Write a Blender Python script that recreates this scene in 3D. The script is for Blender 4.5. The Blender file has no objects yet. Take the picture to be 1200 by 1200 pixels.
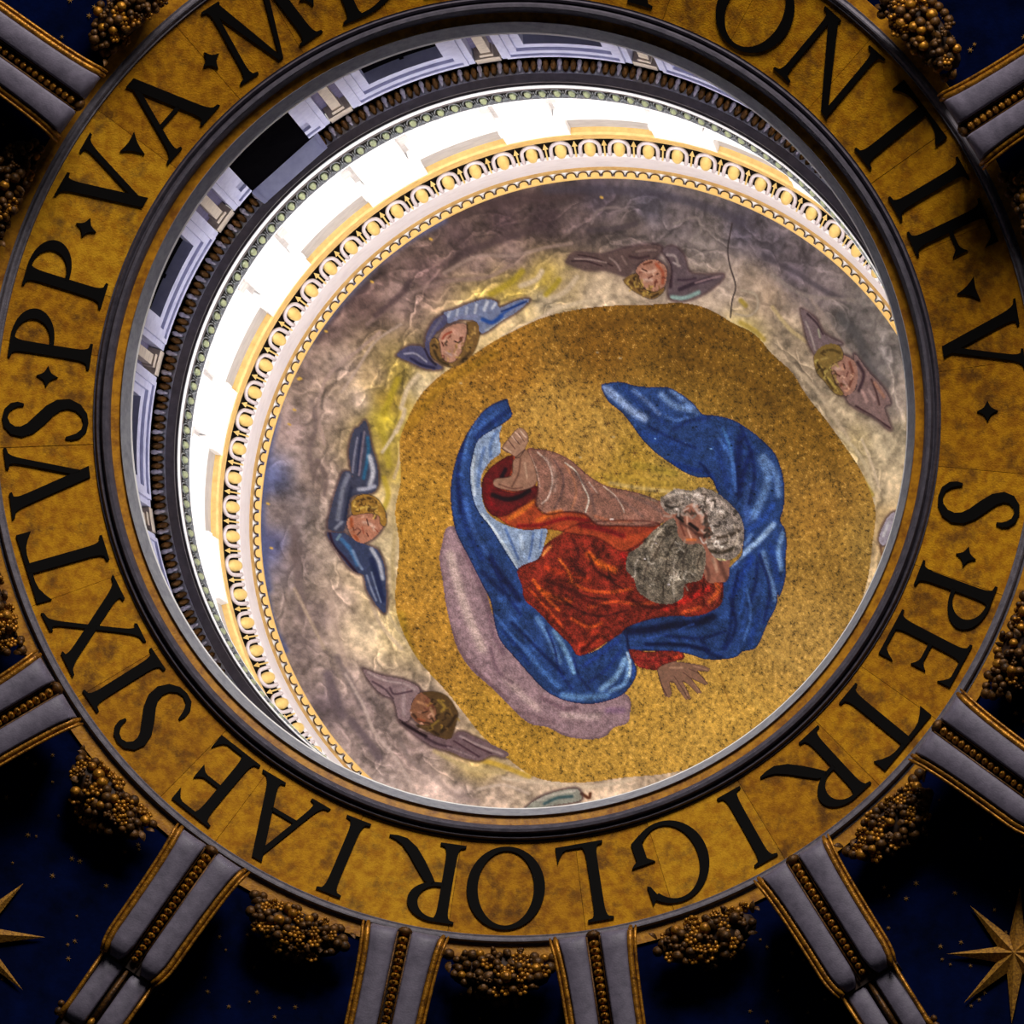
import bpy, bmesh, math, random
import numpy as np
from mathutils import Matrix, Vector

# ------------------------------------------------------------------ camera, world, light, exposure
SC = bpy.context.scene
COL = SC.collection
PI = math.pi
R_ = math.radians

def vec_basis(right, down, fwd):
    return Matrix(((right.x, -down.x, -fwd.x), (right.y, -down.y, -fwd.y), (right.z, -down.z, -fwd.z)))

CAM_POS = Vector((6.28744, 7.39873, 0.0))
CAM_AIM = Vector((-0.06127, 0.92788, 100.0))
cam_data = bpy.data.cameras.new('camera')
cam_data.sensor_width = 36.0
cam_data.sensor_fit = 'HORIZONTAL'
cam_data.lens = 350.89982
cam_data.clip_start = 1.0
cam_data.clip_end = 400.0
cam = bpy.data.objects.new('camera', cam_data)
COL.objects.link(cam)
fwd = (CAM_AIM - CAM_POS).normalized()
right = (Vector((1, 0, 0)) - fwd * fwd.x).normalized()
down = fwd.cross(right)
if down.y < 0:
    down = -down
cam.matrix_world = Matrix.Translation(CAM_POS) @ vec_basis(right, down, fwd).to_4x4()
SC.camera = cam

SC.view_settings.view_transform = 'Standard'
SC.view_settings.look = 'None'
SC.view_settings.gamma = 1.0
SC.view_settings.use_curve_mapping = False
SC.view_settings.exposure = 0.0

world = bpy.data.worlds.new('daylight')
world.use_nodes = True
SC.world = world
world.node_tree.nodes['Background'].inputs[0].default_value = (0.75, 0.8, 1.0, 1)
world.node_tree.nodes['Background'].inputs[1].default_value = 0.012

def area(name, loc, target, sx, sy, power, color):
    ld = bpy.data.lights.new(name, 'AREA')
    ld.shape = 'RECTANGLE'
    ld.size = sx
    ld.size_y = sy
    ld.energy = power
    ld.color = color
    o = bpy.data.objects.new(name, ld)
    o.location = loc
    d = Vector(target) - Vector(loc)
    o.rotation_euler = d.to_track_quat('-Z', 'Y').to_euler()
    COL.objects.link(o)
    return o

def pol(r, deg, z):
    return (r * math.cos(R_(deg)), r * math.sin(R_(deg)), z)

# daylight from the sunny drum window low in the big dome
KEY_AZ, KEY_EL = -77.0, 30.0
area('drum_window_daylight', (30 * math.cos(R_(KEY_EL)) * math.cos(R_(KEY_AZ)), 30 * math.cos(R_(KEY_EL)) * math.sin(R_(KEY_AZ)), 99.5 - 30 * math.sin(R_(KEY_EL))), (0, 0, 99.4), 11.0, 11.0, 9600, (1.0, 0.95, 0.88))
# floodlamps standing on the lantern cornice, shining up at the attic and the little dome
for k in range(16):
    a = 204.75 + 22.5 * k
    hid = math.cos(R_(a - 50))            # +1 on the side away from the viewer's bright wall
    L = area('cornice_floodlamp', pol(4.13, a, 107.3), pol(4.3, a + 180, 111.4), 0.9, 0.22, 52 + 22 * hid, (1.0, 0.975, 0.95))
    L.data.spread = R_(118)
# daylight through the lower lantern windows on the side that the oculus hides
for k in range(16):
    a = 204.75 + 22.5 * k
    if math.cos(R_(a - 50)) > 0.55:
        L = area('lantern_window_daylight', pol(4.22, a, 103.7), pol(3.0, a + 180, 108.6), 0.8, 1.5, 22, (0.88, 0.90, 1.0))
        L.data.spread = R_(100)

# ------------------------------------------------------------------ measured layout and the mosaic cartoon (metres in plan)
OPS = [
('s',None,(62,48,50),[(-3.147,-2.818),(-2.707,-3.178),(-2.119,-3.495),(-1.523,-3.752),(-0.931,-3.847),(-0.331,-3.92)],0.1601,('cloud',),0.7425000000000002,1),
('s',None,(60,47,50),[(-1.963,-3.102),(-1.562,-3.305),(-0.959,-3.508),(-0.648,-3.695)],0.1201,('cloud',),0.675,1),
('s',None,(58,45,48),[(-3.425,-2.147),(-3.127,-2.55),(-2.833,-2.808)],0.1001,('cloud',),0.675,1),
('s',None,(150,128,120),[(-3.381,-0.996),(-3.444,-1.382),(-3.31,-1.781),(-2.971,-2.096),(-2.726,-2.305)],0.05,('cloud',),0.7425000000000002,1),
('s',None,(165,146,136),[(-3.179,-1.599),(-2.98,-1.904),(-2.778,-2.206),(-2.483,-2.416)],0.04,('cloud',),0.675,1),
('s',None,(130,108,102),[(-2.862,-2.389),(-2.467,-2.7),(-1.975,-2.916),(-1.484,-2.984),(-1.18,-3.135)],0.06,('cloud',),0.675,1),
('s',None,(60,46,50),[(-2.763,-2.491),(-2.464,-2.746),(-2.36,-2.893)],0.0801,('cloud',),0.675,1),
('s',None,(140,120,112),[(-1.969,-3.009),(-1.568,-3.213),(-1.175,-3.227),(-0.772,-3.33),(-0.469,-3.38)],0.05,('cloud',),0.675,1),
('s',None,(112,100,98),[(-0.225,-3.592),(-0.146,-3.718),(0.038,-3.763),(0.207,-3.726)],0.04,('cloud',),0.81,1),
('s',None,(60,52,58),[(-0.26,-3.52),(0.043,-3.538),(0.299,-3.591)],0.0801,('cloud',),0.675,1),
('s',None,(58,54,66),[(-0.725,-3.939),(-0.128,-3.947),(0.473,-3.908),(1.074,-3.769),(1.575,-3.569)],0.1201,('cloud',),0.675,1),
('s',None,(120,110,106),[(0.756,-3.583),(1.015,-3.638),(1.079,-3.501),(0.971,-3.396)],0.04,('cloud',),0.675,1),
('s',None,(62,56,64),[(1.814,-3.196),(2.168,-3.01),(2.522,-2.782),(2.777,-2.65)],0.0801,('cloud',),0.7425000000000002,1),
('s',None,(128,118,112),[(1.909,-2.988),(2.263,-2.754),(2.623,-2.682),(2.88,-2.641)],0.06,('cloud',),0.675,1),
('s',None,(60,60,64),[(2.721,-2.488),(2.921,-2.237),(3.07,-1.892),(3.274,-1.683)],0.1401,('cloud',),0.54,1),
('s',None,(140,126,118),[(2.365,-2.701),(2.614,-2.355),(2.865,-2.003),(3.067,-1.7),(3.229,-1.396)],0.06,('cloud',),0.675,1),
('s',None,(40,32,34),[(1.451,-3.558),(1.387,-3.308),(1.4,-3.123),(1.463,-2.887),(1.417,-2.729),(1.391,-2.539)],0.022,('cloud',),0.95,1),
('s',None,(150,138,120),[(1.523,-2.838),(1.696,-2.784),(1.723,-2.641),(1.617,-2.55),(1.453,-2.575)],0.04,('cloud',),0.81,1),
('s',None,(140,122,40),[(1.519,-2.725),(1.579,-2.666)],0.0701,('cloud',),0.81,1),
('s',None,(178,160,138),[(-1.316,-2.322),(-0.91,-2.525),(-0.653,-2.673)],0.0701,('cloud',),0.945,1),
('s',None,(178,160,134),[(-1.093,-2.902),(-0.911,-2.973),(-0.836,-3.068)],0.0801,('cloud',),0.95,1),
('s',None,(178,160,134),[(-0.781,-2.747),(-0.576,-2.845),(-0.428,-3.008)],0.0801,('cloud',),0.95,1),
('s',None,(184,166,138),[(-0.704,-2.653),(-0.4,-2.723),(-0.196,-2.753)],0.0701,('cloud',),0.95,1),
('s',None,(146,128,38),[(-1.445,-2.798),(-1.19,-2.947),(-1.065,-3.063)],0.0901,('cloud',),0.95,1),
('s',None,(146,128,38),[(-0.798,-2.814),(-0.694,-2.91),(-0.64,-2.977)],0.0801,('cloud',),0.945,1),
('s',None,(186,168,140),[(-2.518,-1.465),(-2.435,-1.695),(-2.314,-1.848)],0.0701,('cloud',),0.945,1),
('s',None,(180,160,136),[(-2.283,-1.594),(-2.142,-1.758),(-2.022,-1.861)],0.0701,('cloud',),0.945,1),
('s',None,(180,162,136),[(-2.582,-1.185),(-2.502,-1.347),(-2.48,-1.447)],0.0701,('cloud',),0.95,1),
('s',None,(150,132,36),[(-2.713,-1.386),(-2.631,-1.587),(-2.548,-1.787)],0.1001,('cloud',),0.95,1),
('s',None,(160,130,24),[(-2.385,-1.383),(-2.285,-1.506),(-2.224,-1.597)],0.0901,('cloud',),0.95,1),
('s',None,(150,134,44),[(-2.764,-1.235),(-2.7,-1.04),(-2.665,-0.792)],0.1001,('cloud',),0.95,1),
('s',None,(186,170,140),[(-2.74,-0.938),(-2.642,-1.092),(-2.582,-1.195)],0.05,('cloud',),0.945,1),
('s',None,(176,156,120),[(-2.609,-0.644),(-2.549,-0.848),(-2.527,-1.048)],0.05,('cloud',),0.95,1),
('s',None,(162,142,40),[(-2.725,-0.639),(-2.678,-0.44),(-2.745,-0.235)],0.0801,('cloud',),0.81,1),
('s',None,(168,150,108),[(-2.6,-0.443),(-2.6,-0.038),(-2.626,0.37),(-2.591,0.778)],0.0701,('cloud',),0.945,1),
('s',None,(92,80,86),[(-3.304,1.742),(-3.216,1.997),(-3.128,2.231)],0.1501,('cloud',),0.95,1),
('s',None,(88,76,82),[(-3.013,2.298),(-2.81,2.549),(-2.684,2.731)],0.1201,('cloud',),0.8775000000000001,1),
('s',None,(100,88,90),[(-3.213,1.529),(-3.059,1.832),(-2.903,2.136)],0.1001,('cloud',),0.675,1),
('s',None,(176,158,150),[(-3.111,1.731),(-2.906,2.084),(-2.743,2.441),(-2.487,2.744),(-2.213,3.205)],0.05,('cloud',),0.81,1),
('s',None,(120,106,104),[(-2.454,2.534),(-2.345,2.738),(-2.144,2.888)],0.0701,('cloud',),0.675,1),
('s',None,(178,158,138),[(-2.909,0.69),(-2.756,1.094),(-2.507,1.393)],0.06,('cloud',),0.675,1),
('s',None,(98,84,84),[(-3.709,0.029),(-3.656,0.634),(-3.599,1.039)],0.1201,('cloud',),0.675,1),
('s',None,(160,140,128),[(-3.332,0.713),(-3.225,1.22),(-3.116,1.627)],0.0701,('cloud',),0.675,1),
('s',None,(98,84,82),[(-3.505,-1.473),(-3.469,-1.185),(-3.549,-0.883),(-3.48,-0.591)],0.0901,('cloud',),0.675,1),
('s',None,(88,74,72),[(-3.459,-0.792),(-3.368,-0.6),(-3.388,-0.398)],0.0701,('cloud',),0.675,1),
('s',None,(178,158,112),[(-2.065,2.625),(-1.665,2.823),(-1.27,2.868)],0.0801,('cloud',),0.81,1),
('s',None,(182,150,56),[(-2.121,2.502),(-1.772,2.669),(-1.374,2.765),(-0.97,2.915)],0.0801,('cloud',),0.945,1),
('s',None,(192,174,152),[(-1.266,2.941),(-0.767,2.997),(-0.264,3.034),(0.237,2.95)],0.06,('cloud',),0.945,1),
('s',None,(150,132,126),[(-2.148,2.836),(-1.837,3.141),(-1.539,3.238)],0.0801,('cloud',),0.675,1),
('s',None,(192,174,160),[(-1.551,3.082),(-1.261,3.024),(-0.958,3.124)],0.05,('cloud',),0.675,1),
('s',None,(172,152,130),[(-3.698,0.739),(-3.504,1.135),(-3.355,1.435)],0.05,('cloud',),0.675,1),
('s',None,(182,164,128),[(-2.914,0.383),(-2.814,0.685),(-2.663,0.987),(-2.411,1.39)],0.04,('cloud',),0.945,1),
('s',None,(172,154,110),[(1.898,-2.633),(2.098,-2.385),(2.301,-2.231)],0.06,('cloud',),0.81,1),
('s',None,(168,152,128),[(2.141,-1.95),(2.395,-1.693),(2.598,-1.389),(2.802,-1.081)],0.06,('cloud',),0.81,1),
('s',None,(176,162,132),[(2.699,-1.136),(2.904,-0.927),(3.058,-0.619),(3.109,-0.316)],0.05,('cloud',),0.945,1),
('s',None,(186,170,146),[(2.957,-1.072),(3.059,-0.818),(3.161,-0.513)],0.04,('cloud',),0.81,1),
('s',None,(150,128,40),[(2.955,-0.625),(3.078,-0.418)],0.0701,('cloud',),0.81,1),
('s',None,(150,130,52),[(1.512,-2.477),(1.685,-2.375),(1.786,-2.275)],0.0701,('cloud',),0.81,1),
('s',None,(72,80,118),[(-3.989,0.767),(-4.061,0.266),(-4.072,-0.234),(-4.023,-0.734),(-3.904,-1.235)],0.1501,('cloud',),0.95,1),
('s',None,(84,90,118),[(-3.9,-1.332),(-3.75,-1.732),(-3.506,-2.137),(-3.159,-2.592),(-2.759,-3.023)],0.1301,('cloud',),0.95,1),
('s',None,(80,82,112),[(-2.759,-3.023),(-2.361,-3.326),(-1.922,-3.579)],0.1101,('cloud',),0.95,1),
('s',None,(70,76,110),[(-4.006,0.768),(-3.913,1.17),(-3.766,1.486)],0.1001,('cloud',),0.945,1),
('s',None,(196,156,64),[(-3.955,0.275),(-3.941,0.279)],0.032,('cloud',),0.95,1),
('s',None,(196,156,64),[(-3.992,-0.244),(-3.979,-0.239)],0.032,('cloud',),0.95,1),
('s',None,(196,156,64),[(-3.755,-1.186),(-3.741,-1.181)],0.032,('cloud',),0.95,1),
('s',None,(196,156,64),[(-3.696,-1.357),(-3.682,-1.353)],0.032,('cloud',),0.95,1),
('s',None,(196,156,64),[(-3.317,-2.271),(-3.303,-2.267)],0.032,('cloud',),0.95,1),
('s',None,(196,156,64),[(-2.781,-2.859),(-2.767,-2.854)],0.032,('cloud',),0.95,1),
('s',None,(196,156,64),[(-2.093,-3.365),(-2.078,-3.361)],0.032,('cloud',),0.95,1),
('s',None,(196,156,64),[(-0.093,-3.869),(-0.077,-3.864)],0.032,('cloud',),0.95,1),
('s',None,(196,156,64),[(-3.636,-1.708),(-3.622,-1.704)],0.032,('cloud',),0.95,1),
('s',None,(196,156,64),[(-3.618,-1.72),(-3.604,-1.716)],0.032,('cloud',),0.95,1),
('p','gold','GOLD',[(-2.551,0.163),(-2.601,-0.241),(-2.531,-0.648),(-2.546,-1.047),(-2.444,-1.35),(-2.271,-1.654),(-2.021,-1.89),(-1.77,-2.046),(-1.467,-2.25),(-1.163,-2.413),(-0.808,-2.565),(-0.402,-2.656),(0.004,-2.696),(0.412,-2.703),(0.821,-2.716),(1.126,-2.642),(1.41,-2.481),(1.684,-2.336),(1.886,-2.106),(2.119,-1.892),(2.291,-1.62),(2.525,-1.324),(2.729,-1.036),(2.904,-0.778),(3.037,-0.5),(3.119,-0.214),(3.079,0.187),(2.999,0.691),(2.707,1.396),(2.156,2.205),(1.449,2.658),(0.741,2.858),(0.164,2.919),(-0.337,2.983),(-0.839,2.945),(-1.178,2.741),(-1.54,2.425),(-1.727,2.2),(-1.975,1.894),(-2.31,1.521),(-2.515,1.136),(-2.591,0.778)],0.0,None,1,1),
('s',None,(150,122,30),[(-2.519,0.981),(-2.411,1.39),(-2.207,1.694),(-1.9,2.048)],0.1201,('gold',),0.6,1),
('s',None,(205,165,80),[(-0.987,-1.494),(-0.841,-1.097)],0.0901,('gold',),0.35,1),
('s',None,(205,165,80),[(-0.632,-1.599),(-0.516,-1.201)],0.0801,('gold',),0.35,1),
('s',None,(208,170,86),[(-0.328,-1.601),(0.071,-0.901)],0.0801,('gold',),0.3,1),
('s',None,(200,160,76),[(0.247,1.765),(0.222,2.596)],0.1001,('gold',),0.3,1),
('s',None,(205,165,80),[(0.814,1.975),(1.136,2.498)],0.1001,('gold',),0.3,1),
('s',None,(120,84,24),[(1.248,1.669),(1.412,2.107)],0.03,('gold',),0.5,1),
('s',None,(212,176,90),[(1.423,1.671),(1.847,2.198)],0.0801,('gold',),0.3,1),
('s',None,(205,170,92),[(1.83,1.369),(2.456,1.8)],0.1001,('gold',),0.3,1),
('s',None,(110,84,26),[(-1.647,-0.679),(-1.727,-0.068)],0.0801,('gold',),0.35,1),
('s',None,(172,142,50),[(-0.236,-0.699),(0.172,-0.679),(0.582,-0.616),(0.787,-0.573)],0.1601,('gold',),0.7,1),
('s',None,(150,132,40),[(0.224,-0.85),(0.685,-0.746)],0.1201,('gold',),0.5,1),
('s',None,(206,186,140),[(-0.083,-0.638),(0.274,-0.577),(0.633,-0.534)],0.06,('gold',),0.5,1),
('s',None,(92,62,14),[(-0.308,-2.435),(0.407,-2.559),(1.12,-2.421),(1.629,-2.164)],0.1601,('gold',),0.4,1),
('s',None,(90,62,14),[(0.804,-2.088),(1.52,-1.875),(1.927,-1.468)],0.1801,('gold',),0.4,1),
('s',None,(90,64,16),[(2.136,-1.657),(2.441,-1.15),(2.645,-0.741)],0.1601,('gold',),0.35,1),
('s',None,(150,112,20),[(-2.426,-1.252),(-2.024,-1.763),(-1.422,-2.125)],0.1401,('gold',),0.5,1),
('s',None,(70,44,20),[(-1.132,-1.472),(-1.064,-1.473)],0.009,('gold',),0.75,1),
('s',None,(70,44,20),[(-1.114,-1.502),(-1.081,-1.443)],0.009,('gold',),0.75,1),
('s',None,(70,44,20),[(-1.08,-1.503),(-1.115,-1.442)],0.009,('gold',),0.75,1),
('s',None,(70,44,20),[(-0.66,-1.389),(-0.591,-1.39)],0.009,('gold',),0.75,1),
('s',None,(70,44,20),[(-0.642,-1.419),(-0.609,-1.36)],0.009,('gold',),0.75,1),
('s',None,(70,44,20),[(-0.608,-1.42),(-0.643,-1.359)],0.009,('gold',),0.75,1),
('s',None,(70,44,20),[(-0.409,-1.201),(-0.34,-1.202)],0.009,('gold',),0.75,1),
('s',None,(70,44,20),[(-0.391,-1.231),(-0.357,-1.172)],0.009,('gold',),0.75,1),
('s',None,(70,44,20),[(-0.357,-1.232),(-0.392,-1.171)],0.009,('gold',),0.75,1),
('s',None,(70,44,20),[(-0.704,-1.139),(-0.635,-1.139)],0.009,('gold',),0.75,1),
('s',None,(70,44,20),[(-0.686,-1.169),(-0.652,-1.109)],0.009,('gold',),0.75,1),
('s',None,(70,44,20),[(-0.652,-1.169),(-0.687,-1.109)],0.009,('gold',),0.75,1),
('s',None,(70,44,20),[(-0.955,-1.196),(-0.887,-1.197)],0.009,('gold',),0.75,1),
('s',None,(70,44,20),[(-0.938,-1.226),(-0.904,-1.166)],0.009,('gold',),0.75,1),
('s',None,(70,44,20),[(-0.903,-1.226),(-0.938,-1.166)],0.009,('gold',),0.75,1),
('s',None,(70,44,20),[(-0.143,-1.332),(-0.074,-1.333)],0.009,('gold',),0.75,1),
('s',None,(70,44,20),[(-0.125,-1.362),(-0.091,-1.303)],0.009,('gold',),0.75,1),
('s',None,(70,44,20),[(-0.091,-1.362),(-0.126,-1.303)],0.009,('gold',),0.75,1),
('s',None,(70,44,20),[(0.141,-1.182),(0.211,-1.182)],0.009,('gold',),0.75,1),
('s',None,(70,44,20),[(0.159,-1.212),(0.193,-1.152)],0.009,('gold',),0.75,1),
('s',None,(70,44,20),[(0.193,-1.212),(0.158,-1.152)],0.009,('gold',),0.75,1),
('s',None,(70,44,20),[(-0.105,-1.062),(-0.036,-1.062)],0.009,('gold',),0.75,1),
('s',None,(70,44,20),[(-0.088,-1.092),(-0.053,-1.032)],0.009,('gold',),0.75,1),
('s',None,(70,44,20),[(-0.053,-1.092),(-0.088,-1.032)],0.009,('gold',),0.75,1),
('s',None,(70,44,20),[(0.18,-0.991),(0.25,-0.991)],0.009,('gold',),0.75,1),
('s',None,(70,44,20),[(0.198,-1.021),(0.232,-0.961)],0.009,('gold',),0.75,1),
('s',None,(70,44,20),[(0.233,-1.021),(0.197,-0.961)],0.009,('gold',),0.75,1),
('s',None,(70,44,20),[(-0.33,-0.91),(-0.261,-0.911)],0.009,('gold',),0.75,1),
('s',None,(70,44,20),[(-0.313,-0.941),(-0.279,-0.88)],0.009,('gold',),0.75,1),
('s',None,(70,44,20),[(-0.278,-0.941),(-0.313,-0.88)],0.009,('gold',),0.75,1),
('s',None,(70,44,20),[(-0.046,-0.75),(0.023,-0.75)],0.009,('gold',),0.75,1),
('s',None,(70,44,20),[(-0.029,-0.78),(0.006,-0.719)],0.009,('gold',),0.75,1),
('s',None,(70,44,20),[(0.006,-0.78),(-0.029,-0.719)],0.009,('gold',),0.75,1),
('s',None,(70,44,20),[(0.343,-0.799),(0.412,-0.799)],0.009,('gold',),0.75,1),
('s',None,(70,44,20),[(0.36,-0.829),(0.395,-0.769)],0.009,('gold',),0.75,1),
('s',None,(70,44,20),[(0.395,-0.829),(0.36,-0.769)],0.009,('gold',),0.75,1),
('s',None,(70,44,20),[(0.199,-0.638),(0.268,-0.638)],0.009,('gold',),0.75,1),
('s',None,(70,44,20),[(0.216,-0.668),(0.251,-0.607)],0.009,('gold',),0.75,1),
('s',None,(70,44,20),[(0.251,-0.668),(0.216,-0.608)],0.009,('gold',),0.75,1),
('s',None,(70,44,20),[(0.444,-0.546),(0.514,-0.545)],0.009,('gold',),0.75,1),
('s',None,(70,44,20),[(0.462,-0.576),(0.496,-0.515)],0.009,('gold',),0.75,1),
('s',None,(70,44,20),[(0.496,-0.576),(0.461,-0.515)],0.009,('gold',),0.75,1),
('s',None,(70,44,20),[(-1.128,-1.69),(-1.059,-1.692)],0.009,('gold',),0.75,1),
('s',None,(70,44,20),[(-1.11,-1.72),(-1.077,-1.662)],0.009,('gold',),0.75,1),
('s',None,(70,44,20),[(-1.076,-1.721),(-1.111,-1.661)],0.009,('gold',),0.75,1),
('s',None,(70,44,20),[(-0.323,-1.551),(-0.254,-1.551)],0.009,('gold',),0.75,1),
('s',None,(70,44,20),[(-0.305,-1.581),(-0.271,-1.522)],0.009,('gold',),0.75,1),
('s',None,(70,44,20),[(-0.271,-1.581),(-0.306,-1.521)],0.009,('gold',),0.75,1),
('s',None,(70,44,20),[(-0.388,-1.858),(-0.319,-1.858)],0.009,('gold',),0.75,1),
('s',None,(70,44,20),[(-0.37,-1.887),(-0.337,-1.828)],0.009,('gold',),0.75,1),
('s',None,(70,44,20),[(-0.336,-1.888),(-0.372,-1.828)],0.009,('gold',),0.75,1),
('s',None,(70,44,20),[(-0.946,-1.723),(-0.878,-1.724)],0.009,('gold',),0.75,1),
('s',None,(70,44,20),[(-0.929,-1.753),(-0.896,-1.694)],0.009,('gold',),0.75,1),
('s',None,(70,44,20),[(-0.894,-1.754),(-0.93,-1.694)],0.009,('gold',),0.75,1),
('s',None,(70,44,20),[(-2.048,-0.293),(-1.981,-0.295)],0.009,('gold',),0.75,1),
('s',None,(70,44,20),[(-2.031,-0.324),(-1.998,-0.264)],0.009,('gold',),0.75,1),
('s',None,(70,44,20),[(-1.998,-0.325),(-2.031,-0.263)],0.009,('gold',),0.75,1),
('s',None,(70,44,20),[(-2.195,-0.135),(-2.128,-0.138)],0.009,('gold',),0.75,1),
('s',None,(70,44,20),[(-2.179,-0.166),(-2.145,-0.107)],0.009,('gold',),0.75,1),
('s',None,(70,44,20),[(-2.145,-0.168),(-2.178,-0.105)],0.009,('gold',),0.75,1),
('s',None,(70,44,20),[(-0.052,-1.898),(0.017,-1.898)],0.009,('gold',),0.75,1),
('s',None,(70,44,20),[(-0.034,-1.928),(-0.001,-1.869)],0.009,('gold',),0.75,1),
('s',None,(70,44,20),[(0.001,-1.928),(-0.035,-1.869)],0.009,('gold',),0.75,1),
('s',None,(70,44,20),[(-0.261,-1.601),(-0.192,-1.601)],0.009,('gold',),0.75,1),
('s',None,(70,44,20),[(-0.243,-1.631),(-0.21,-1.571)],0.009,('gold',),0.75,1),
('s',None,(70,44,20),[(-0.209,-1.631),(-0.244,-1.571)],0.009,('gold',),0.75,1),
('s',None,(70,44,20),[(-0.22,-0.699),(-0.15,-0.699)],0.009,('gold',),0.75,1),
('s',None,(70,44,20),[(-0.202,-0.729),(-0.168,-0.669)],0.009,('gold',),0.75,1),
('s',None,(70,44,20),[(-0.168,-0.729),(-0.203,-0.668)],0.009,('gold',),0.75,1),
('s',None,(70,44,20),[(-1.265,-1.826),(-1.197,-1.827)],0.009,('gold',),0.75,1),
('s',None,(70,44,20),[(-1.247,-1.855),(-1.214,-1.797)],0.009,('gold',),0.75,1),
('s',None,(70,44,20),[(-1.213,-1.856),(-1.248,-1.796)],0.009,('gold',),0.75,1),
('s',None,(70,44,20),[(-0.581,-1.827),(-0.512,-1.827)],0.009,('gold',),0.75,1),
('s',None,(70,44,20),[(-0.563,-1.856),(-0.53,-1.798)],0.009,('gold',),0.75,1),
('s',None,(70,44,20),[(-0.529,-1.857),(-0.565,-1.797)],0.009,('gold',),0.75,1),
('s',None,(170,165,150),[(-1.837,-1.779),(-1.818,-1.78)],0.022,('gold',),0.7,1),
('s',None,(170,165,150),[(-0.225,-2.163),(-0.205,-2.163)],0.022,('gold',),0.7,1),
('s',None,(170,165,150),[(0.048,-2.095),(0.068,-2.095)],0.022,('gold',),0.7,1),
('s',None,(170,165,150),[(-0.049,-1.182),(-0.028,-1.182)],0.022,('gold',),0.7,1),
('s',None,(170,165,150),[(-0.448,-0.94),(-0.428,-0.94)],0.022,('gold',),0.7,1),
('p','seat',(150,124,132),[(-1.92,-0.088),(-2.019,-0.06),(-2.067,0.146),(-2.091,0.3),(-2.051,0.554),(-2.009,0.836),(-1.929,1.168),(-1.849,1.399),(-1.694,1.628),(-1.465,1.831),(-1.207,2.086),(-1.001,2.265),(-0.774,2.314),(-0.569,2.417),(-0.315,2.454),(-0.114,2.427),(0.008,2.31),(0.159,2.258),(0.192,2.102),(0.175,1.946),(0.046,1.894),(-0.307,1.973),(-0.816,1.821),(-1.177,1.437),(-1.436,1.028),(-1.593,0.517),(-1.846,0.063)],0.0,None,1,1),
('s',None,(209,186,178),[(-1.968,0.245),(-1.865,0.626),(-1.735,1.009),(-1.578,1.367)],0.1401,('seat',),0.8,1),
('s',None,(202,178,173),[(-1.294,1.724),(-1.088,1.928),(-0.907,2.082)],0.1101,('seat',),0.7,1),
('s',None,(196,173,171),[(-0.604,2.157),(-0.351,2.181),(-0.199,2.18)],0.1001,('seat',),0.8,1),
('s',None,(108,82,95),[(-1.82,0.19),(-1.668,0.493),(-1.539,0.824),(-1.458,1.158),(-1.328,1.414)],0.0701,('seat',),0.7,1),
('s',None,(108,82,95),[(-1.478,1.365),(-1.397,1.622),(-1.218,1.775)],0.06,('seat',),0.6,1),
('s',None,(100,74,85),[(-1.929,1.168),(-1.798,1.449),(-1.568,1.703),(-1.261,1.983)],0.06,('seat',),0.6,1),
('s',None,(118,90,121),[(-0.075,2.102),(0.103,2.102)],0.1001,('seat',),0.7,1),
('s',None,(118,92,100),[(-1.156,2.111),(-0.954,2.186),(-0.7,2.262)],0.0801,('seat',),0.5,1),
('s',None,(98,72,85),[(-0.862,1.952),(-0.606,2.079),(-0.455,2.065)],0.0701,('seat',),0.6,1),
('p','lining',(136,158,190),[(-1.378,-1.307),(-1.393,-1.187),(-1.382,-0.987),(-1.496,-0.884),(-1.597,-0.73),(-1.61,-0.579),(-1.586,-0.377),(-1.499,-0.226),(-1.298,-0.116),(-1.072,-0.069),(-0.845,-0.097),(-0.87,0.095),(-0.919,0.249),(-1.045,0.353),(-1.17,0.432),(-1.296,0.255),(-1.398,0.078),(-1.523,-0.124),(-1.66,-0.299),(-1.735,-0.499),(-1.758,-0.726),(-1.732,-0.903),(-1.654,-1.156)],0.0,None,1,1),
('s',None,(86,116,171),[(-1.417,-1.237),(-1.494,-1.085),(-1.495,-0.934)],0.05,('lining',),0.8,1),
('s',None,(78,108,166),[(-1.569,-1.033),(-1.621,-0.83),(-1.647,-0.578)],0.05,('lining',),0.7,1),
('s',None,(201,215,226),[(-1.682,-0.929),(-1.709,-0.727),(-1.685,-0.475)],0.04,('lining',),0.8,1),
('s',None,(198,212,223),[(-1.598,-0.249),(-1.448,-0.049),(-1.297,0.178),(-1.195,0.355)],0.04,('lining',),0.8,1),
('s',None,(68,98,158),[(-1.323,-0.077),(-1.247,0.1),(-1.171,0.278)],0.04,('lining',),0.8,1),
('s',None,(63,93,156),[(-0.997,-0.031),(-1.021,0.148),(-1.045,0.276)],0.04,('lining',),0.7,1),
('s',None,(188,204,223),[(-1.147,-0.004),(-1.122,0.149)],0.06,('lining',),0.6,1),
('s',None,(68,95,151),[(-0.896,-0.058),(-0.92,0.146)],0.03,('lining',),0.7,1),
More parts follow.
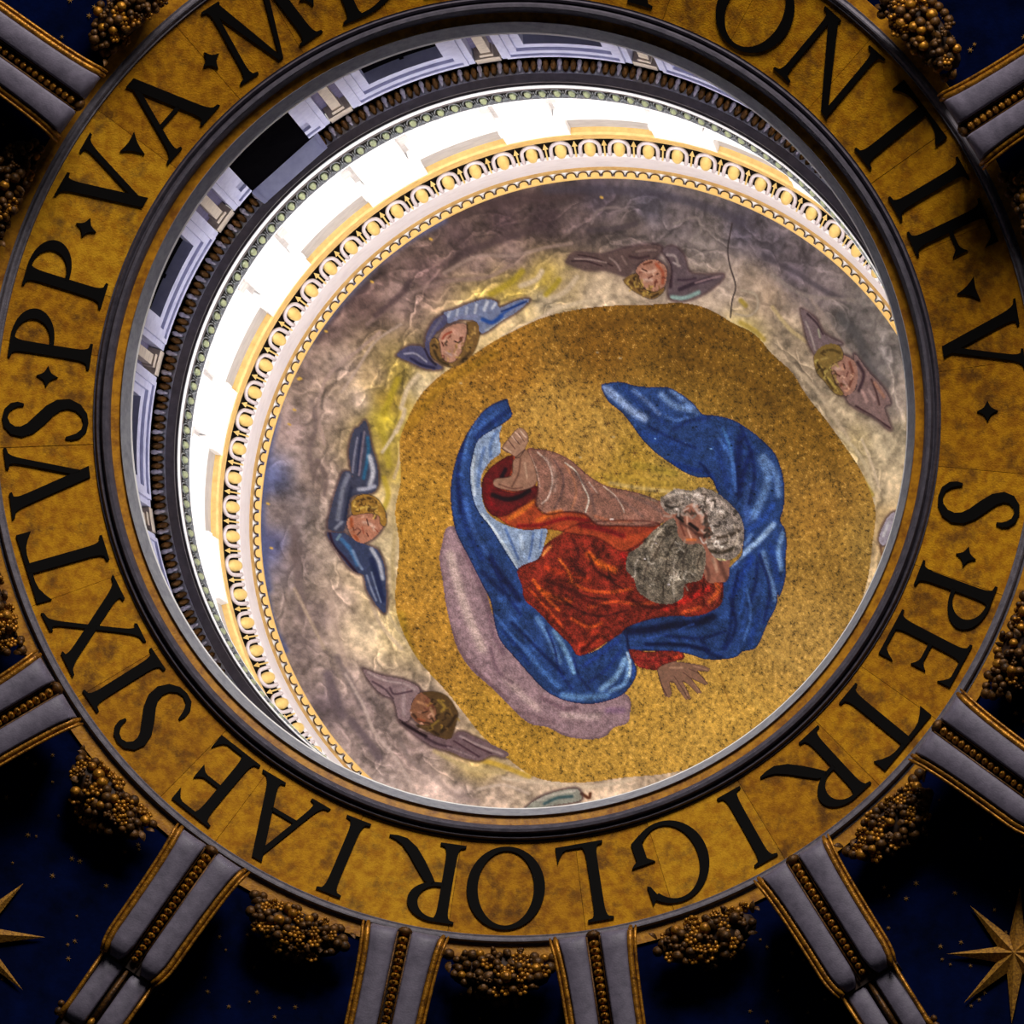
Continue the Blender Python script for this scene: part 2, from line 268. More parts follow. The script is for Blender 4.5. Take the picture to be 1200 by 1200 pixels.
('p','mantle',(34,60,112),[(-1.31,-1.612),(-1.524,-1.508),(-1.702,-1.304),(-1.842,-1.05),(-1.931,-0.771),(-1.965,-0.518),(-1.95,-0.265),(-1.895,-0.013),(-1.77,0.239),(-1.656,0.467),(-1.593,0.594),(-1.49,0.797),(-1.435,1.08),(-1.356,1.285),(-1.176,1.489),(-0.995,1.694),(-0.814,1.873),(-0.584,1.988),(-0.305,2.025),(-0.078,1.985),(0.098,1.907),(0.221,1.752),(0.256,1.609),(0.189,1.454),(0.147,1.299),(0.118,1.092),(0.055,1.118),(-0.07,1.247),(-0.246,1.377),(-0.447,1.429),(-0.525,1.326),(-0.655,1.147),(-0.784,0.993),(-0.938,0.866),(-1.09,0.739),(-1.105,0.611),(-1.17,0.406),(-1.17,0.419),(-1.271,0.267),(-1.373,0.103),(-1.498,-0.099),(-1.636,-0.274),(-1.71,-0.475),(-1.733,-0.727),(-1.707,-0.904),(-1.63,-1.131),(-1.378,-1.3),(-1.239,-1.415),(-1.274,-1.551)],0.0,None,1,1),
('p','mantle',(34,60,112),[(-0.18,-1.775),(-0.095,-1.812),(0.058,-1.824),(0.235,-1.779),(0.439,-1.761),(0.619,-1.759),(0.771,-1.683),(0.924,-1.569),(1.038,-1.438),(1.205,-1.419),(1.41,-1.36),(1.615,-1.23),(1.769,-1.101),(1.91,-0.946),(1.986,-0.743),(2.019,-0.541),(2.011,-0.339),(1.967,-0.163),(2.024,-0.06),(2.045,0.119),(2.03,0.296),(2.039,0.45),(2.002,0.654),(1.951,0.755),(1.938,0.703),(1.926,0.857),(1.825,1.06),(1.75,1.239),(1.675,1.366),(1.521,1.402),(1.445,1.465),(1.265,1.493),(1.06,1.485),(0.905,1.432),(0.699,1.391),(0.443,1.377),(0.161,1.363),(0.134,1.247),(0.106,1.105),(0.36,1.002),(0.641,0.952),(0.949,0.955),(1.153,0.88),(1.242,0.74),(1.253,0.535),(1.33,0.51),(1.355,0.383),(1.483,0.257),(1.508,0.156),(1.521,-0.022),(1.495,-0.176),(1.443,-0.278),(1.353,-0.369),(1.25,-0.447),(1.199,-0.536),(1.122,-0.689),(0.993,-0.691),(0.813,-0.757),(0.634,-0.873),(0.456,-1.0),(0.303,-1.151),(0.177,-1.327),(0.052,-1.477),(-0.099,-1.601)],0.0,None,1,1),
('s',None,(57,93,161),[(-1.413,-1.461),(-1.615,-1.281),(-1.768,-1.027),(-1.833,-0.724)],0.0901,('mantle',),0.7,1),
('s',None,(18,34,86),[(-1.263,-1.489),(-1.465,-1.335),(-1.667,-1.155)],0.0701,('mantle',),0.7,1),
('s',None,(18,36,93),[(-1.871,-0.571),(-1.834,-0.269),(-1.747,0.009),(-1.596,0.286)],0.0901,('mantle',),0.6,1),
('s',None,(65,101,171),[(-1.797,-0.422),(-1.722,-0.119),(-1.572,0.158),(-1.42,0.385)],0.0701,('mantle',),0.6,1),
('s',None,(10,15,52),[(-1.496,0.284),(-1.369,0.487),(-1.242,0.638),(-1.165,0.766)],0.1001,('mantle',),0.85,1),
('s',None,(13,21,62),[(-1.594,0.44),(-1.468,0.566),(-1.342,0.692)],0.0801,('mantle',),0.7,1),
('s',None,(60,101,174),[(-1.391,0.744),(-1.237,0.999),(-1.108,1.152),(-0.928,1.382)],0.1001,('mantle',),0.75,1),
('s',None,(99,140,195),[(-0.936,0.995),(-0.78,1.251),(-0.673,1.509)],0.0901,('mantle',),0.8,1),
('s',None,(114,156,197),[(-0.731,1.147),(-0.6,1.379),(-0.493,1.637)],0.0801,('mantle',),0.8,1),
('s',None,(23,41,101),[(-0.833,1.097),(-0.727,1.354),(-0.67,1.612),(-0.513,1.845)],0.04,('mantle',),0.9,1),
('s',None,(21,36,93),[(-0.497,1.456),(-0.442,1.663),(-0.31,1.843)],0.04,('mantle',),0.8,1),
('s',None,(104,148,197),[(-0.611,1.923),(-0.358,1.947),(-0.105,1.92)],0.1001,('mantle',),0.7,1),
('s',None,(73,117,184),[(-1.079,1.358),(-0.872,1.614),(-0.665,1.82)],0.0801,('mantle',),0.7,1),
('s',None,(15,34,91),[(-1.334,1.155),(-1.154,1.359),(-1.024,1.564)],0.06,('mantle',),0.6,1),
('s',None,(28,52,122),[(-0.368,1.558),(-0.169,1.402),(0.032,1.247)],0.0801,('mantle',),0.8,1),
('s',None,(23,44,112),[(-0.312,1.766),(-0.113,1.609),(0.06,1.376)],0.05,('mantle',),0.7,1),
('s',None,(125,166,210),[(-0.158,1.843),(0.016,1.687),(0.113,1.48)],0.0901,('mantle',),0.85,1),
('s',None,(114,156,208),[(-0.056,1.868),(0.119,1.765),(0.164,1.506)],0.0701,('mantle',),0.9,1),
('s',None,(184,210,234),[(0.137,1.402),(0.178,1.557),(0.168,1.687)],0.04,('mantle',),0.8,1),
('s',None,(41,73,148),[(0.228,1.506),(0.215,1.713)],0.04,('mantle',),0.9,1),
('s',None,(148,174,221),[(-0.097,-1.725),(0.029,-1.626),(0.18,-1.489),(0.332,-1.401)],0.1201,('mantle',),0.95,1),
('s',None,(135,161,213),[(-0.147,-1.762),(-0.022,-1.651)],0.0901,('mantle',),0.8,1),
('s',None,(101,130,190),[(0.209,-1.725),(0.36,-1.6),(0.512,-1.45)],0.0701,('mantle',),0.8,1),
('s',None,(28,52,112),[(0.082,-1.762),(0.232,-1.601),(0.409,-1.451),(0.587,-1.337)],0.06,('mantle',),0.8,1),
('s',None,(119,153,208),[(0.54,-1.673),(0.692,-1.547),(0.897,-1.495)],0.1001,('mantle',),0.85,1),
('s',None,(114,148,205),[(0.669,-1.721),(0.821,-1.595),(0.974,-1.469)],0.0901,('mantle',),0.7,1),
('s',None,(75,109,171),[(0.588,-1.424),(0.716,-1.373),(0.948,-1.419)],0.05,('mantle',),0.7,1),
('s',None,(28,60,132),[(0.278,-1.227),(0.585,-1.099),(0.84,-0.971)],0.1401,('mantle',),0.6,1),
('s',None,(18,44,117),[(0.66,-0.872),(0.891,-0.794),(1.096,-0.74),(1.199,-0.587)],0.0801,('mantle',),0.8,1),
('s',None,(10,26,75),[(0.994,-0.868),(1.071,-0.791),(1.122,-0.689)],0.05,('mantle',),0.9,1),
('s',None,(21,39,96),[(0.689,-1.273),(0.896,-1.37),(1.101,-1.392)],0.0701,('mantle',),0.7,1),
('s',None,(60,104,161),[(1.28,-1.263),(1.356,-1.062),(1.393,-0.835),(1.405,-0.583)],0.05,('mantle',),0.8,1),
('s',None,(10,21,67),[(1.486,-1.159),(1.458,-0.884),(1.444,-0.632),(1.469,-0.48)],0.1201,('mantle',),0.8,1),
('s',None,(10,23,75),[(1.613,-0.98),(1.535,-0.781),(1.482,-0.581)],0.0901,('mantle',),0.8,1),
('s',None,(18,39,101),[(1.202,-1.115),(1.251,-0.863),(1.328,-0.584)],0.1001,('mantle',),0.5,1),
('s',None,(99,135,190),[(1.742,-0.901),(1.818,-0.673),(1.74,-0.423),(1.637,-0.223)],0.1301,('mantle',),0.85,1),
('s',None,(109,145,200),[(1.768,-0.926),(1.909,-0.721),(1.947,-0.468)],0.1001,('mantle',),0.7,1),
('s',None,(67,101,174),[(1.611,-0.578),(1.559,-0.352),(1.585,-0.174)],0.1201,('mantle',),0.7,1),
('s',None,(36,73,156),[(1.869,-0.344),(1.74,-0.17),(1.611,-0.071)],0.1001,('mantle',),0.7,1),
('s',None,(145,177,221),[(1.882,-0.115),(1.715,0.059),(1.535,0.207),(1.355,0.357)],0.0901,('mantle',),0.9,1),
('s',None,(93,130,195),[(1.611,0.005),(1.534,0.105)],0.0701,('mantle',),0.8,1),
('s',None,(109,145,195),[(1.998,-0.01),(1.947,0.192),(1.974,0.423)],0.0801,('mantle',),0.85,1),
('s',None,(99,132,182),[(1.762,0.213),(1.82,0.444),(1.886,0.651),(1.913,0.779)],0.0801,('mantle',),0.8,1),
('s',None,(28,57,132),[(1.844,0.138),(1.896,0.344),(1.949,0.55)],0.0801,('mantle',),0.7,1),
('s',None,(18,47,125),[(1.612,0.286),(1.51,0.488),(1.409,0.666)],0.1201,('mantle',),0.7,1),
('s',None,(8,23,75),[(1.458,0.436),(1.409,0.691),(1.386,0.948)],0.05,('mantle',),0.8,1),
('s',None,(8,23,75),[(1.69,0.339),(1.666,0.594),(1.591,0.849)],0.06,('mantle',),0.7,1),
('s',None,(41,80,156),[(1.561,0.412),(1.538,0.668),(1.489,0.924)],0.06,('mantle',),0.7,1),
('s',None,(47,86,156),[(1.794,0.495),(1.77,0.75),(1.695,0.954)],0.06,('mantle',),0.6,1),
('s',None,(5,8,34),[(0.157,1.143),(0.413,1.118),(0.694,1.068),(0.95,1.045),(1.155,0.97)],0.1301,('mantle',),0.85,1),
('s',None,(41,70,135),[(0.159,1.247),(0.414,1.222),(0.695,1.146),(0.924,1.058)],0.035,('mantle',),0.8,1),
('s',None,(36,62,127),[(0.186,1.337),(0.467,1.325),(0.696,1.249),(0.952,1.2)],0.03,('mantle',),0.8,1),
('s',None,(5,10,41),[(0.364,1.299),(0.697,1.301),(0.903,1.328),(1.109,1.382)],0.0701,('mantle',),0.8,1),
('s',None,(8,21,67),[(1.386,0.922),(1.363,1.154),(1.289,1.359)],0.06,('mantle',),0.7,1),
('s',None,(41,75,148),[(1.565,0.874),(1.517,1.105),(1.442,1.31)],0.06,('mantle',),0.6,1),
('s',None,(8,18,62),[(1.03,1.252),(1.11,1.408),(1.265,1.462)],0.0801,('mantle',),0.6,1),
('s',None,(21,47,112),[(1.72,0.903),(1.671,1.108),(1.597,1.313)],0.0801,('mantle',),0.6,1),
('s',None,(4,4,10),[(0.481,-1.55),(0.493,-1.549)],0.022,('mantle',),0.9,1),
('s',None,(4,4,10),[(0.95,-1.295),(0.963,-1.294)],0.022,('mantle',),0.9,1),
('s',None,(4,4,10),[(0.608,-0.968),(0.621,-0.968)],0.022,('mantle',),0.9,1),
('s',None,(4,4,10),[(0.909,-1.285),(0.921,-1.285)],0.022,('mantle',),0.9,1),
('s',None,(4,4,10),[(1.37,-1.066),(1.383,-1.066)],0.022,('mantle',),0.9,1),
('s',None,(4,4,10),[(1.646,-0.486),(1.658,-0.486)],0.022,('mantle',),0.9,1),
('s',None,(4,4,10),[(1.863,-0.521),(1.875,-0.52)],0.022,('mantle',),0.9,1),
('s',None,(4,4,10),[(1.461,-0.813),(1.474,-0.813)],0.022,('mantle',),0.9,1),
('s',None,(4,4,10),[(-1.653,0.134),(-1.641,0.134)],0.022,('mantle',),0.9,1),
('s',None,(4,4,10),[(-1.721,0.289),(-1.709,0.289)],0.022,('mantle',),0.9,1),
('s',None,(4,4,10),[(-1.277,0.721),(-1.265,0.721)],0.022,('mantle',),0.9,1),
('s',None,(4,4,10),[(-1.394,0.899),(-1.383,0.898)],0.022,('mantle',),0.9,1),
('s',None,(4,4,10),[(-1.238,1.216),(-1.226,1.216)],0.022,('mantle',),0.9,1),
('s',None,(4,4,10),[(-0.164,1.433),(-0.152,1.433)],0.022,('mantle',),0.9,1),
('s',None,(4,4,10),[(-0.054,0.669),(-0.042,0.669)],0.022,('mantle',),0.9,1),
('s',None,(4,4,10),[(1.434,0.723),(1.446,0.723)],0.022,('mantle',),0.9,1),
('s',None,(4,4,10),[(1.639,0.522),(1.651,0.522)],0.022,('mantle',),0.9,1),
('s',None,(4,4,10),[(-1.604,-0.153),(-1.592,-0.153)],0.022,('mantle',),0.9,1),
('s',None,(145,190,250),[(0.456,-1.161),(0.468,-1.16)],0.016,('mantle',),0.9,1),
('s',None,(145,190,250),[(0.815,-1.107),(0.827,-1.106)],0.016,('mantle',),0.9,1),
('s',None,(145,190,250),[(1.123,-1.031),(1.135,-1.031)],0.016,('mantle',),0.9,1),
('p','robe',(108,33,22),[(-1.175,0.391),(-0.945,0.275),(-0.865,0.12),(-0.724,-0.004),(-0.562,-0.108),(-0.339,-0.17),(0.171,-0.191),(0.53,-0.138),(0.787,0.119),(1.097,0.276),(1.232,0.411),(1.274,0.586),(1.255,0.74),(1.154,0.893),(0.949,0.963),(0.641,0.96),(0.355,1.01),(0.131,1.092),(0.051,1.174),(-0.1,1.268),(-0.271,1.382),(-0.452,1.435),(-0.546,1.301),(-0.732,1.127),(-0.917,0.922),(-1.09,0.77),(-1.122,0.616)],0.0,None,1,1),
('p','robe',(122,44,32),[(1.123,0.328),(1.2,0.355),(1.266,0.484),(1.279,0.587),(1.268,0.792),(1.154,0.893),(1.05,0.789),(1.047,0.532)],0.0,None,1,1),
('p','robe',(116,36,28),[(0.161,1.363),(0.366,1.39),(0.596,1.378),(0.802,1.405),(0.816,1.483),(0.701,1.508),(0.548,1.559),(0.498,1.61),(0.345,1.597),(0.242,1.544)],0.0,None,1,1),
('s',None,(209,99,27),[(-0.337,0.218),(-0.184,0.341),(-0.03,0.402)],0.1001,('robe',),0.85,1),
('s',None,(196,86,22),[(-0.921,0.634),(-0.738,0.735),(-0.555,0.785)],0.0701,('robe',),0.7,1),
('s',None,(191,83,27),[(-0.558,0.548),(-0.333,0.649),(-0.079,0.669),(0.176,0.628)],0.05,('robe',),0.7,1),
('s',None,(58,16,14),[(-0.521,0.035),(-0.459,0.198),(-0.499,0.342),(-0.396,0.444)],0.06,('robe',),0.8,1),
('s',None,(45,13,14),[(-0.687,0.734),(-0.432,0.897),(-0.177,0.958),(0.128,0.885)],0.04,('robe',),0.7,1),
('s',None,(63,18,14),[(-0.237,-0.038),(0.019,0.033),(0.275,0.115)],0.06,('robe',),0.7,1),
('s',None,(173,57,24),[(-0.843,0.376),(-0.64,0.446),(-0.335,0.526)],0.0801,('robe',),0.6,1),
('s',None,(76,23,16),[(-0.634,0.94),(-0.429,1.042),(-0.225,1.092)],0.05,('robe',),0.7,1),
('s',None,(196,83,32),[(-0.331,0.855),(-0.026,0.782),(0.28,0.814),(0.587,0.753)],0.05,('robe',),0.6,1),
('s',None,(157,49,24),[(-0.326,1.144),(-0.172,1.226),(-0.425,1.3)],0.0801,('robe',),0.6,1),
('s',None,(74,21,16),[(-0.754,0.993),(-0.63,1.146),(-0.475,1.3)],0.05,('robe',),0.7,1),
('s',None,(162,23,24),[(0.071,0.217),(0.174,0.423),(0.381,0.629)],0.0901,('robe',),0.7,1),
('s',None,(196,34,27),[(0.588,0.856),(0.895,0.735),(1.099,0.635)],0.1001,('robe',),0.7,1),
('s',None,(214,99,40),[(1.181,0.534),(1.223,0.658),(1.122,0.79)],0.0701,('robe',),0.8,1),
('s',None,(206,88,37),[(0.999,0.86),(0.794,0.92)],0.06,('robe',),0.7,1),
('s',None,(227,146,71),[(-0.794,0.119),(-0.884,0.223)],0.05,('robe',),0.7,1),
('s',None,(214,185,71),[(-0.845,0.059),(-0.744,-0.004),(-0.643,-0.066)],0.05,('robe',),0.8,1),
('s',None,(92,29,19),[(-0.993,0.45),(-0.841,0.571),(-0.738,0.735)],0.04,('robe',),0.7,1),
('s',None,(199,78,27),[(-1.042,0.635),(-0.837,0.859),(-0.631,1.095)],0.04,('robe',),0.7,1),
('s',None,(87,16,19),[(0.24,1.48),(0.42,1.506),(0.649,1.481)],0.04,('robe',),0.6,1),
('s',None,(196,70,32),[(0.7,1.456),(0.777,1.444)],0.05,('robe',),0.6,1),
('s',None,(53,21,16),[(-0.557,0.63),(-0.332,0.732),(-0.108,0.752)],0.035,('robe',),0.8,1),
('s',None,(45,16,14),[(-0.112,0.371),(-0.07,0.525),(0.074,0.628)],0.03,('robe',),0.7,1),
('p','sleeve',(150,60,30),[(-0.946,-0.515),(-0.959,-0.363),(-0.846,-0.263),(-0.618,-0.291),(-0.39,-0.267),(-0.237,-0.14),(0.018,-0.128),(0.274,-0.127),(0.504,-0.151),(0.428,-0.037),(0.172,0.141),(0.019,0.166),(-0.236,0.013),(-0.542,-0.036),(-0.845,-0.084),(-1.072,-0.069),(-1.273,-0.116),(-1.424,-0.215),(-1.499,-0.252),(-1.586,-0.402),(-1.602,-0.629),(-1.522,-0.783),(-1.396,-0.886),(-1.27,-0.952),(-1.145,-0.967),(-1.045,-0.868),(-0.996,-0.692)],0.0,None,1,1),
('p','sleeve',(138,98,84),[(-1.069,-1.031),(-0.918,-1.033),(-0.741,-0.998),(-0.54,-0.899),(-0.338,-0.724),(-0.109,-0.598),(0.146,-0.547),(0.402,-0.47),(0.607,-0.367),(0.658,-0.265),(0.504,-0.139),(0.274,-0.114),(0.018,-0.128),(-0.237,-0.14),(-0.39,-0.267),(-0.618,-0.291),(-0.846,-0.263),(-0.972,-0.388),(-0.946,-0.541),(-0.958,-0.692),(-1.02,-0.868)],0.0,None,1,1),
('p','sleeve',(88,18,20),[(-1.602,-0.629),(-1.522,-0.783),(-1.396,-0.886),(-1.27,-0.952),(-1.233,-0.89),(-1.297,-0.687),(-1.423,-0.583),(-1.248,-0.51),(-1.072,-0.564),(-0.946,-0.591),(-0.997,-0.439),(-1.173,-0.334),(-1.349,-0.229),(-1.499,-0.252),(-1.586,-0.402)],0.01,None,1,1),
('s',None,(4,4,14),[(-1.473,-0.481),(-1.323,-0.433),(-1.173,-0.461),(-1.047,-0.539)],0.0701,('sleeve',),0.85,1),
('s',None,(4,4,19),[(-1.322,-0.787),(-1.372,-0.685),(-1.398,-0.583)],0.06,('sleeve',),0.8,1),
('s',None,(108,13,19),[(-1.523,-0.581),(-1.523,-0.429),(-1.424,-0.304)],0.06,('sleeve',),0.8,1),
('s',None,(215,117,37),[(-1.273,-0.205),(-1.148,-0.284),(-0.997,-0.413)],0.0701,('sleeve',),0.85,1),
('s',None,(209,106,32),[(-0.947,-0.185),(-0.795,-0.263),(-0.669,-0.29)],0.0701,('sleeve',),0.8,1),
('s',None,(113,15,19),[(-1.173,-0.118),(-0.896,-0.135),(-0.618,-0.214),(-0.339,-0.191)],0.06,('sleeve',),0.9,1),
('s',None,(100,13,19),[(-0.44,-0.139),(-0.186,-0.089),(0.069,-0.013)],0.0901,('sleeve',),0.9,1),
('s',None,(126,44,30),[(0.018,-0.064),(0.223,-0.064),(0.427,-0.088)],0.0801,('sleeve',),0.7,1),
('s',None,(196,177,165),[(-0.943,-0.995),(-0.818,-0.871),(-0.769,-0.67),(-0.82,-0.466),(-0.896,-0.389)],0.026,('sleeve',),0.9,1),
('s',None,(222,221,206),[(-0.616,-0.873),(-0.49,-0.773),(-0.389,-0.571),(-0.339,-0.445),(-0.377,-0.292)],0.022,('sleeve',),0.9,1),
('s',None,(176,151,136),[(-1.044,-0.968),(-0.97,-0.818),(-0.921,-0.592)],0.025,('sleeve',),0.8,1),
('s',None,(209,195,180),[(-0.16,-0.598),(-0.033,-0.496),(0.056,-0.369),(0.082,-0.293)],0.022,('sleeve',),0.8,1),
('s',None,(196,179,167),[(-0.338,-0.648),(-0.237,-0.521)],0.02,('sleeve',),0.7,1),
('s',None,(90,67,66),[(-0.742,-0.897),(-0.642,-0.696),(-0.668,-0.493),(-0.745,-0.34)],0.04,('sleeve',),0.7,1),
('s',None,(98,75,71),[(-0.49,-0.748),(-0.338,-0.546),(-0.263,-0.293)],0.05,('sleeve',),0.7,1),
('s',None,(100,78,74),[(-0.084,-0.496),(0.146,-0.369),(0.299,-0.242)],0.05,('sleeve',),0.6,1),
('s',None,(183,122,89),[(-0.616,-0.848),(-0.516,-0.672),(-0.491,-0.495),(-0.542,-0.317)],0.04,('sleeve',),0.7,1),
('s',None,(111,88,84),[(0.146,-0.496),(0.376,-0.394),(0.53,-0.291)],0.06,('sleeve',),0.6,1),
('s',None,(163,135,123),[(-0.843,-0.921),(-0.743,-0.746),(-0.744,-0.543)],0.06,('sleeve',),0.6,1),
('s',None,(92,86,76),[(0.274,-0.496),(0.479,-0.419)],0.04,('sleeve',),0.7,1),
('s',None,(173,101,69),[(-0.262,-0.242),(-0.084,-0.191),(0.171,-0.178)],0.05,('sleeve',),0.6,1),
('s',None,(247,250,250),[(-0.079,-0.204),(-0.048,-0.207)],0.022,('sleeve',),0.9,1),
('p','hand_left',(150,112,92),[(-1.132,-0.992),(-1.233,-0.89),(-1.26,-0.713),(-1.447,-0.671),(-1.453,-0.582),(-1.273,-0.535),(-1.148,-0.538),(-0.996,-0.591),(-0.951,-0.692),(-0.995,-0.868),(-1.069,-1.018)],0.0,None,1,1),
('p','hand_left',(158,122,100),[(-1.369,-1.037),(-1.273,-1.165),(-1.166,-1.279),(-1.079,-1.244),(-1.047,-1.144),(-1.094,-1.03),(-1.17,-0.928),(-1.258,-0.965)],0.0,None,1,1),
('s',None,(209,179,159),[(-1.248,-1.185),(-1.181,-1.112)],0.022,('hand_left',),0.9,1),
('s',None,(215,184,164),[(-1.204,-1.229),(-1.13,-1.155)],0.022,('hand_left',),0.9,1),
('s',None,(209,182,162),[(-1.141,-1.242),(-1.08,-1.168)],0.022,('hand_left',),0.9,1),
('s',None,(66,39,37),[(-1.281,-1.127),(-1.207,-1.028)],0.012,('hand_left',),0.95,1),
('s',None,(66,39,37),[(-1.223,-1.166),(-1.149,-1.08)],0.012,('hand_left',),0.95,1),
('s',None,(66,39,37),[(-1.167,-1.217),(-1.098,-1.118)],0.011,('hand_left',),0.9,1),
('s',None,(202,174,151),[(-1.332,-1.038),(-1.257,-0.99)],0.024,('hand_left',),0.8,1),
('s',None,(92,60,47),[(-1.145,-0.916),(-1.172,-0.739),(-1.248,-0.586)],0.03,('hand_left',),0.8,1),
('s',None,(191,158,133),[(-1.095,-0.867),(-1.071,-0.691)],0.03,('hand_left',),0.8,1),
('s',None,(98,62,50),[(-1.398,-0.609),(-1.248,-0.561),(-1.122,-0.576)],0.025,('hand_left',),0.8,1),
('p','hand_right',(132,98,80),[(0.498,1.61),(0.548,1.559),(0.701,1.508),(0.829,1.522),(0.932,1.536),(1.061,1.563),(1.139,1.603),(1.114,1.641),(0.985,1.627),(1.064,1.718),(1.122,1.784),(1.079,1.801),(0.962,1.743),(0.91,1.717),(1.016,1.847),(1.048,1.899),(0.992,1.904),(0.861,1.781),(0.809,1.755),(0.889,1.898),(0.916,1.963),(0.852,1.975),(0.76,1.858),(0.707,1.767),(0.655,1.766),(0.684,1.896),(0.66,1.948),(0.596,1.935),(0.568,1.844),(0.527,1.74)],0.0,None,1,0),
('s',None,(184,144,116),[(0.651,1.585),(0.805,1.586)],0.03,('hand_right',),0.8,1),
('s',None,(69,43,38),[(0.512,1.662),(0.567,1.818),(0.621,1.922)],0.016,('hand_right',),0.9,1),
('s',None,(74,48,41),[(0.705,1.689),(0.811,1.845),(0.877,1.95)],0.012,('hand_right',),0.9,1),
('s',None,(74,48,41),[(0.806,1.638),(0.937,1.743),(1.029,1.873)],0.012,('hand_right',),0.9,1),
('s',None,(80,53,43),[(0.882,1.6),(1.012,1.666),(1.096,1.77)],0.012,('hand_right',),0.8,1),
('s',None,(178,139,113),[(0.808,1.742),(0.869,1.924)],0.016,('hand_right',),0.8,1),
('s',None,(178,139,113),[(0.91,1.704),(1.004,1.868)],0.016,('hand_right',),0.8,1),
('s',None,(178,139,113),[(0.933,1.567),(1.101,1.615)],0.015,('hand_right',),0.7,1),
('p','face',(146,96,78),[(0.581,-0.291),(0.71,-0.442),(0.993,-0.489),(1.198,-0.435),(1.25,-0.18),(1.302,0.024),(1.354,0.178),(1.355,0.357),(1.33,0.536),(1.202,0.56),(1.073,0.532),(0.994,0.224),(0.891,0.222),(0.71,0.118),(0.607,-0.01),(0.556,-0.164)],0.0,None,1,1),
('p','beard',(104,96,84),[(0.684,-0.214),(0.53,-0.138),(0.376,-0.012),(0.275,0.115),(0.134,0.217),(0.11,0.397),(0.2,0.5),(0.253,0.654),(0.382,0.757),(0.511,0.809),(0.665,0.81),(0.792,0.734),(0.816,0.58),(0.996,0.531),(1.046,0.429),(1.071,0.225),(1.006,0.096),(0.839,0.094),(0.736,-0.009)],0.0,None,1,1),
('p','hair',(132,122,114),[(0.581,-0.494),(0.71,-0.564),(0.89,-0.541),(1.018,-0.577),(1.199,-0.511),(1.353,-0.382),(1.469,-0.252),(1.528,-0.073),(1.508,0.13),(1.432,0.256),(1.251,0.304),(1.122,0.2),(1.07,0.071),(1.147,-0.004),(1.095,-0.158),(1.07,-0.26),(0.941,-0.388),(0.838,-0.364),(0.761,-0.289),(0.632,-0.265),(0.543,-0.342),(0.517,-0.444)],0.0,None,1,1),
('s',None,(73,44,36),[(1.095,-0.234),(1.199,-0.029),(1.251,0.176)],0.0801,('face',),0.6,1),
('s',None,(211,168,148),[(0.889,-0.389),(0.992,-0.312),(1.031,-0.159)],0.06,('face',),0.8,1),
('s',None,(221,174,150),[(0.838,-0.237),(0.851,-0.084),(0.89,0.018)],0.03,('face',),0.8,1),
('s',None,(5,4,5),[(0.722,-0.239),(0.787,-0.174)],0.045,('face',),0.9,1),
('s',None,(8,5,7),[(0.877,-0.148),(0.967,-0.07)],0.045,('face',),0.9,1),
('s',None,(65,31,23),[(0.941,-0.032),(1.031,-0.006)],0.04,('face',),0.8,1),
('s',None,(211,114,54),[(0.839,0.043),(0.941,0.044)],0.04,('face',),0.85,1),
('s',None,(198,96,41),[(1.096,0.097),(1.173,0.073)],0.035,('face',),0.85,1),
('s',None,(29,18,18),[(0.864,-0.148),(0.967,-0.083)],0.04,('face',),0.9,1),
('s',None,(29,15,15),[(1.044,0.02),(1.096,-0.056)],0.035,('face',),0.9,1),
('s',None,(99,49,36),[(0.761,-0.136),(0.813,-0.008)],0.03,('face',),0.8,1),
('s',None,(36,31,28),[(0.735,-0.264),(0.787,-0.213)],0.04,('face',),0.8,1),
('s',None,(151,124,106),[(1.148,0.277),(1.201,0.406)],0.05,('face',),0.7,1),
('s',None,(163,155,143),[(0.581,-0.138),(0.456,0.014),(0.403,0.167)],0.026,('beard',),0.75,1),
('s',None,(54,46,39),[(0.658,-0.086),(0.52,0.091),(0.455,0.27)],0.026,('beard',),0.75,1),
('s',None,(135,127,112),[(0.53,-0.088),(0.379,0.065),(0.301,0.218)],0.026,('beard',),0.75,1),
('s',None,(44,36,29),[(0.71,0.016),(0.611,0.22),(0.584,0.424)],0.026,('beard',),0.75,1),
('s',None,(163,155,143),[(0.762,0.093),(0.688,0.31),(0.687,0.528)],0.026,('beard',),0.75,1),
('s',None,(54,46,39),[(0.454,0.219),(0.355,0.372),(0.328,0.526)],0.026,('beard',),0.75,1),
('s',None,(135,127,112),[(0.532,0.322),(0.446,0.501),(0.432,0.68)],0.026,('beard',),0.75,1),
('s',None,(44,36,29),[(0.635,0.399),(0.562,0.565),(0.561,0.733)],0.026,('beard',),0.75,1),
('s',None,(163,155,143),[(0.738,0.426),(0.678,0.579),(0.689,0.733)],0.026,('beard',),0.75,1),
('s',None,(54,46,39),[(0.839,0.171),(0.791,0.324),(0.815,0.478)],0.026,('beard',),0.75,1),
('s',None,(135,127,112),[(0.942,0.146),(0.907,0.287),(0.943,0.428)],0.026,('beard',),0.75,1),
('s',None,(44,36,29),[(1.019,0.198),(0.971,0.339),(0.995,0.48)],0.026,('beard',),0.75,1),
('s',None,(163,155,143),[(0.275,0.243),(0.214,0.346),(0.225,0.448)],0.026,('beard',),0.75,1),
('s',None,(197,192,208),[(0.459,0.078),(0.474,0.078)],0.02,('beard',),0.9,1),
('s',None,(197,192,208),[(0.332,0.269),(0.347,0.269)],0.02,('beard',),0.9,1),
('s',None,(197,192,208),[(0.616,0.579),(0.631,0.579)],0.02,('beard',),0.9,1),
('s',None,(207,194,186),[(0.941,-0.49),(1.121,-0.411),(1.276,-0.256),(1.327,-0.128)],0.0801,('hair',),0.85,1),
('s',None,(184,168,158),[(1.147,-0.461),(1.327,-0.331),(1.43,-0.177)],0.0701,('hair',),0.7,1),
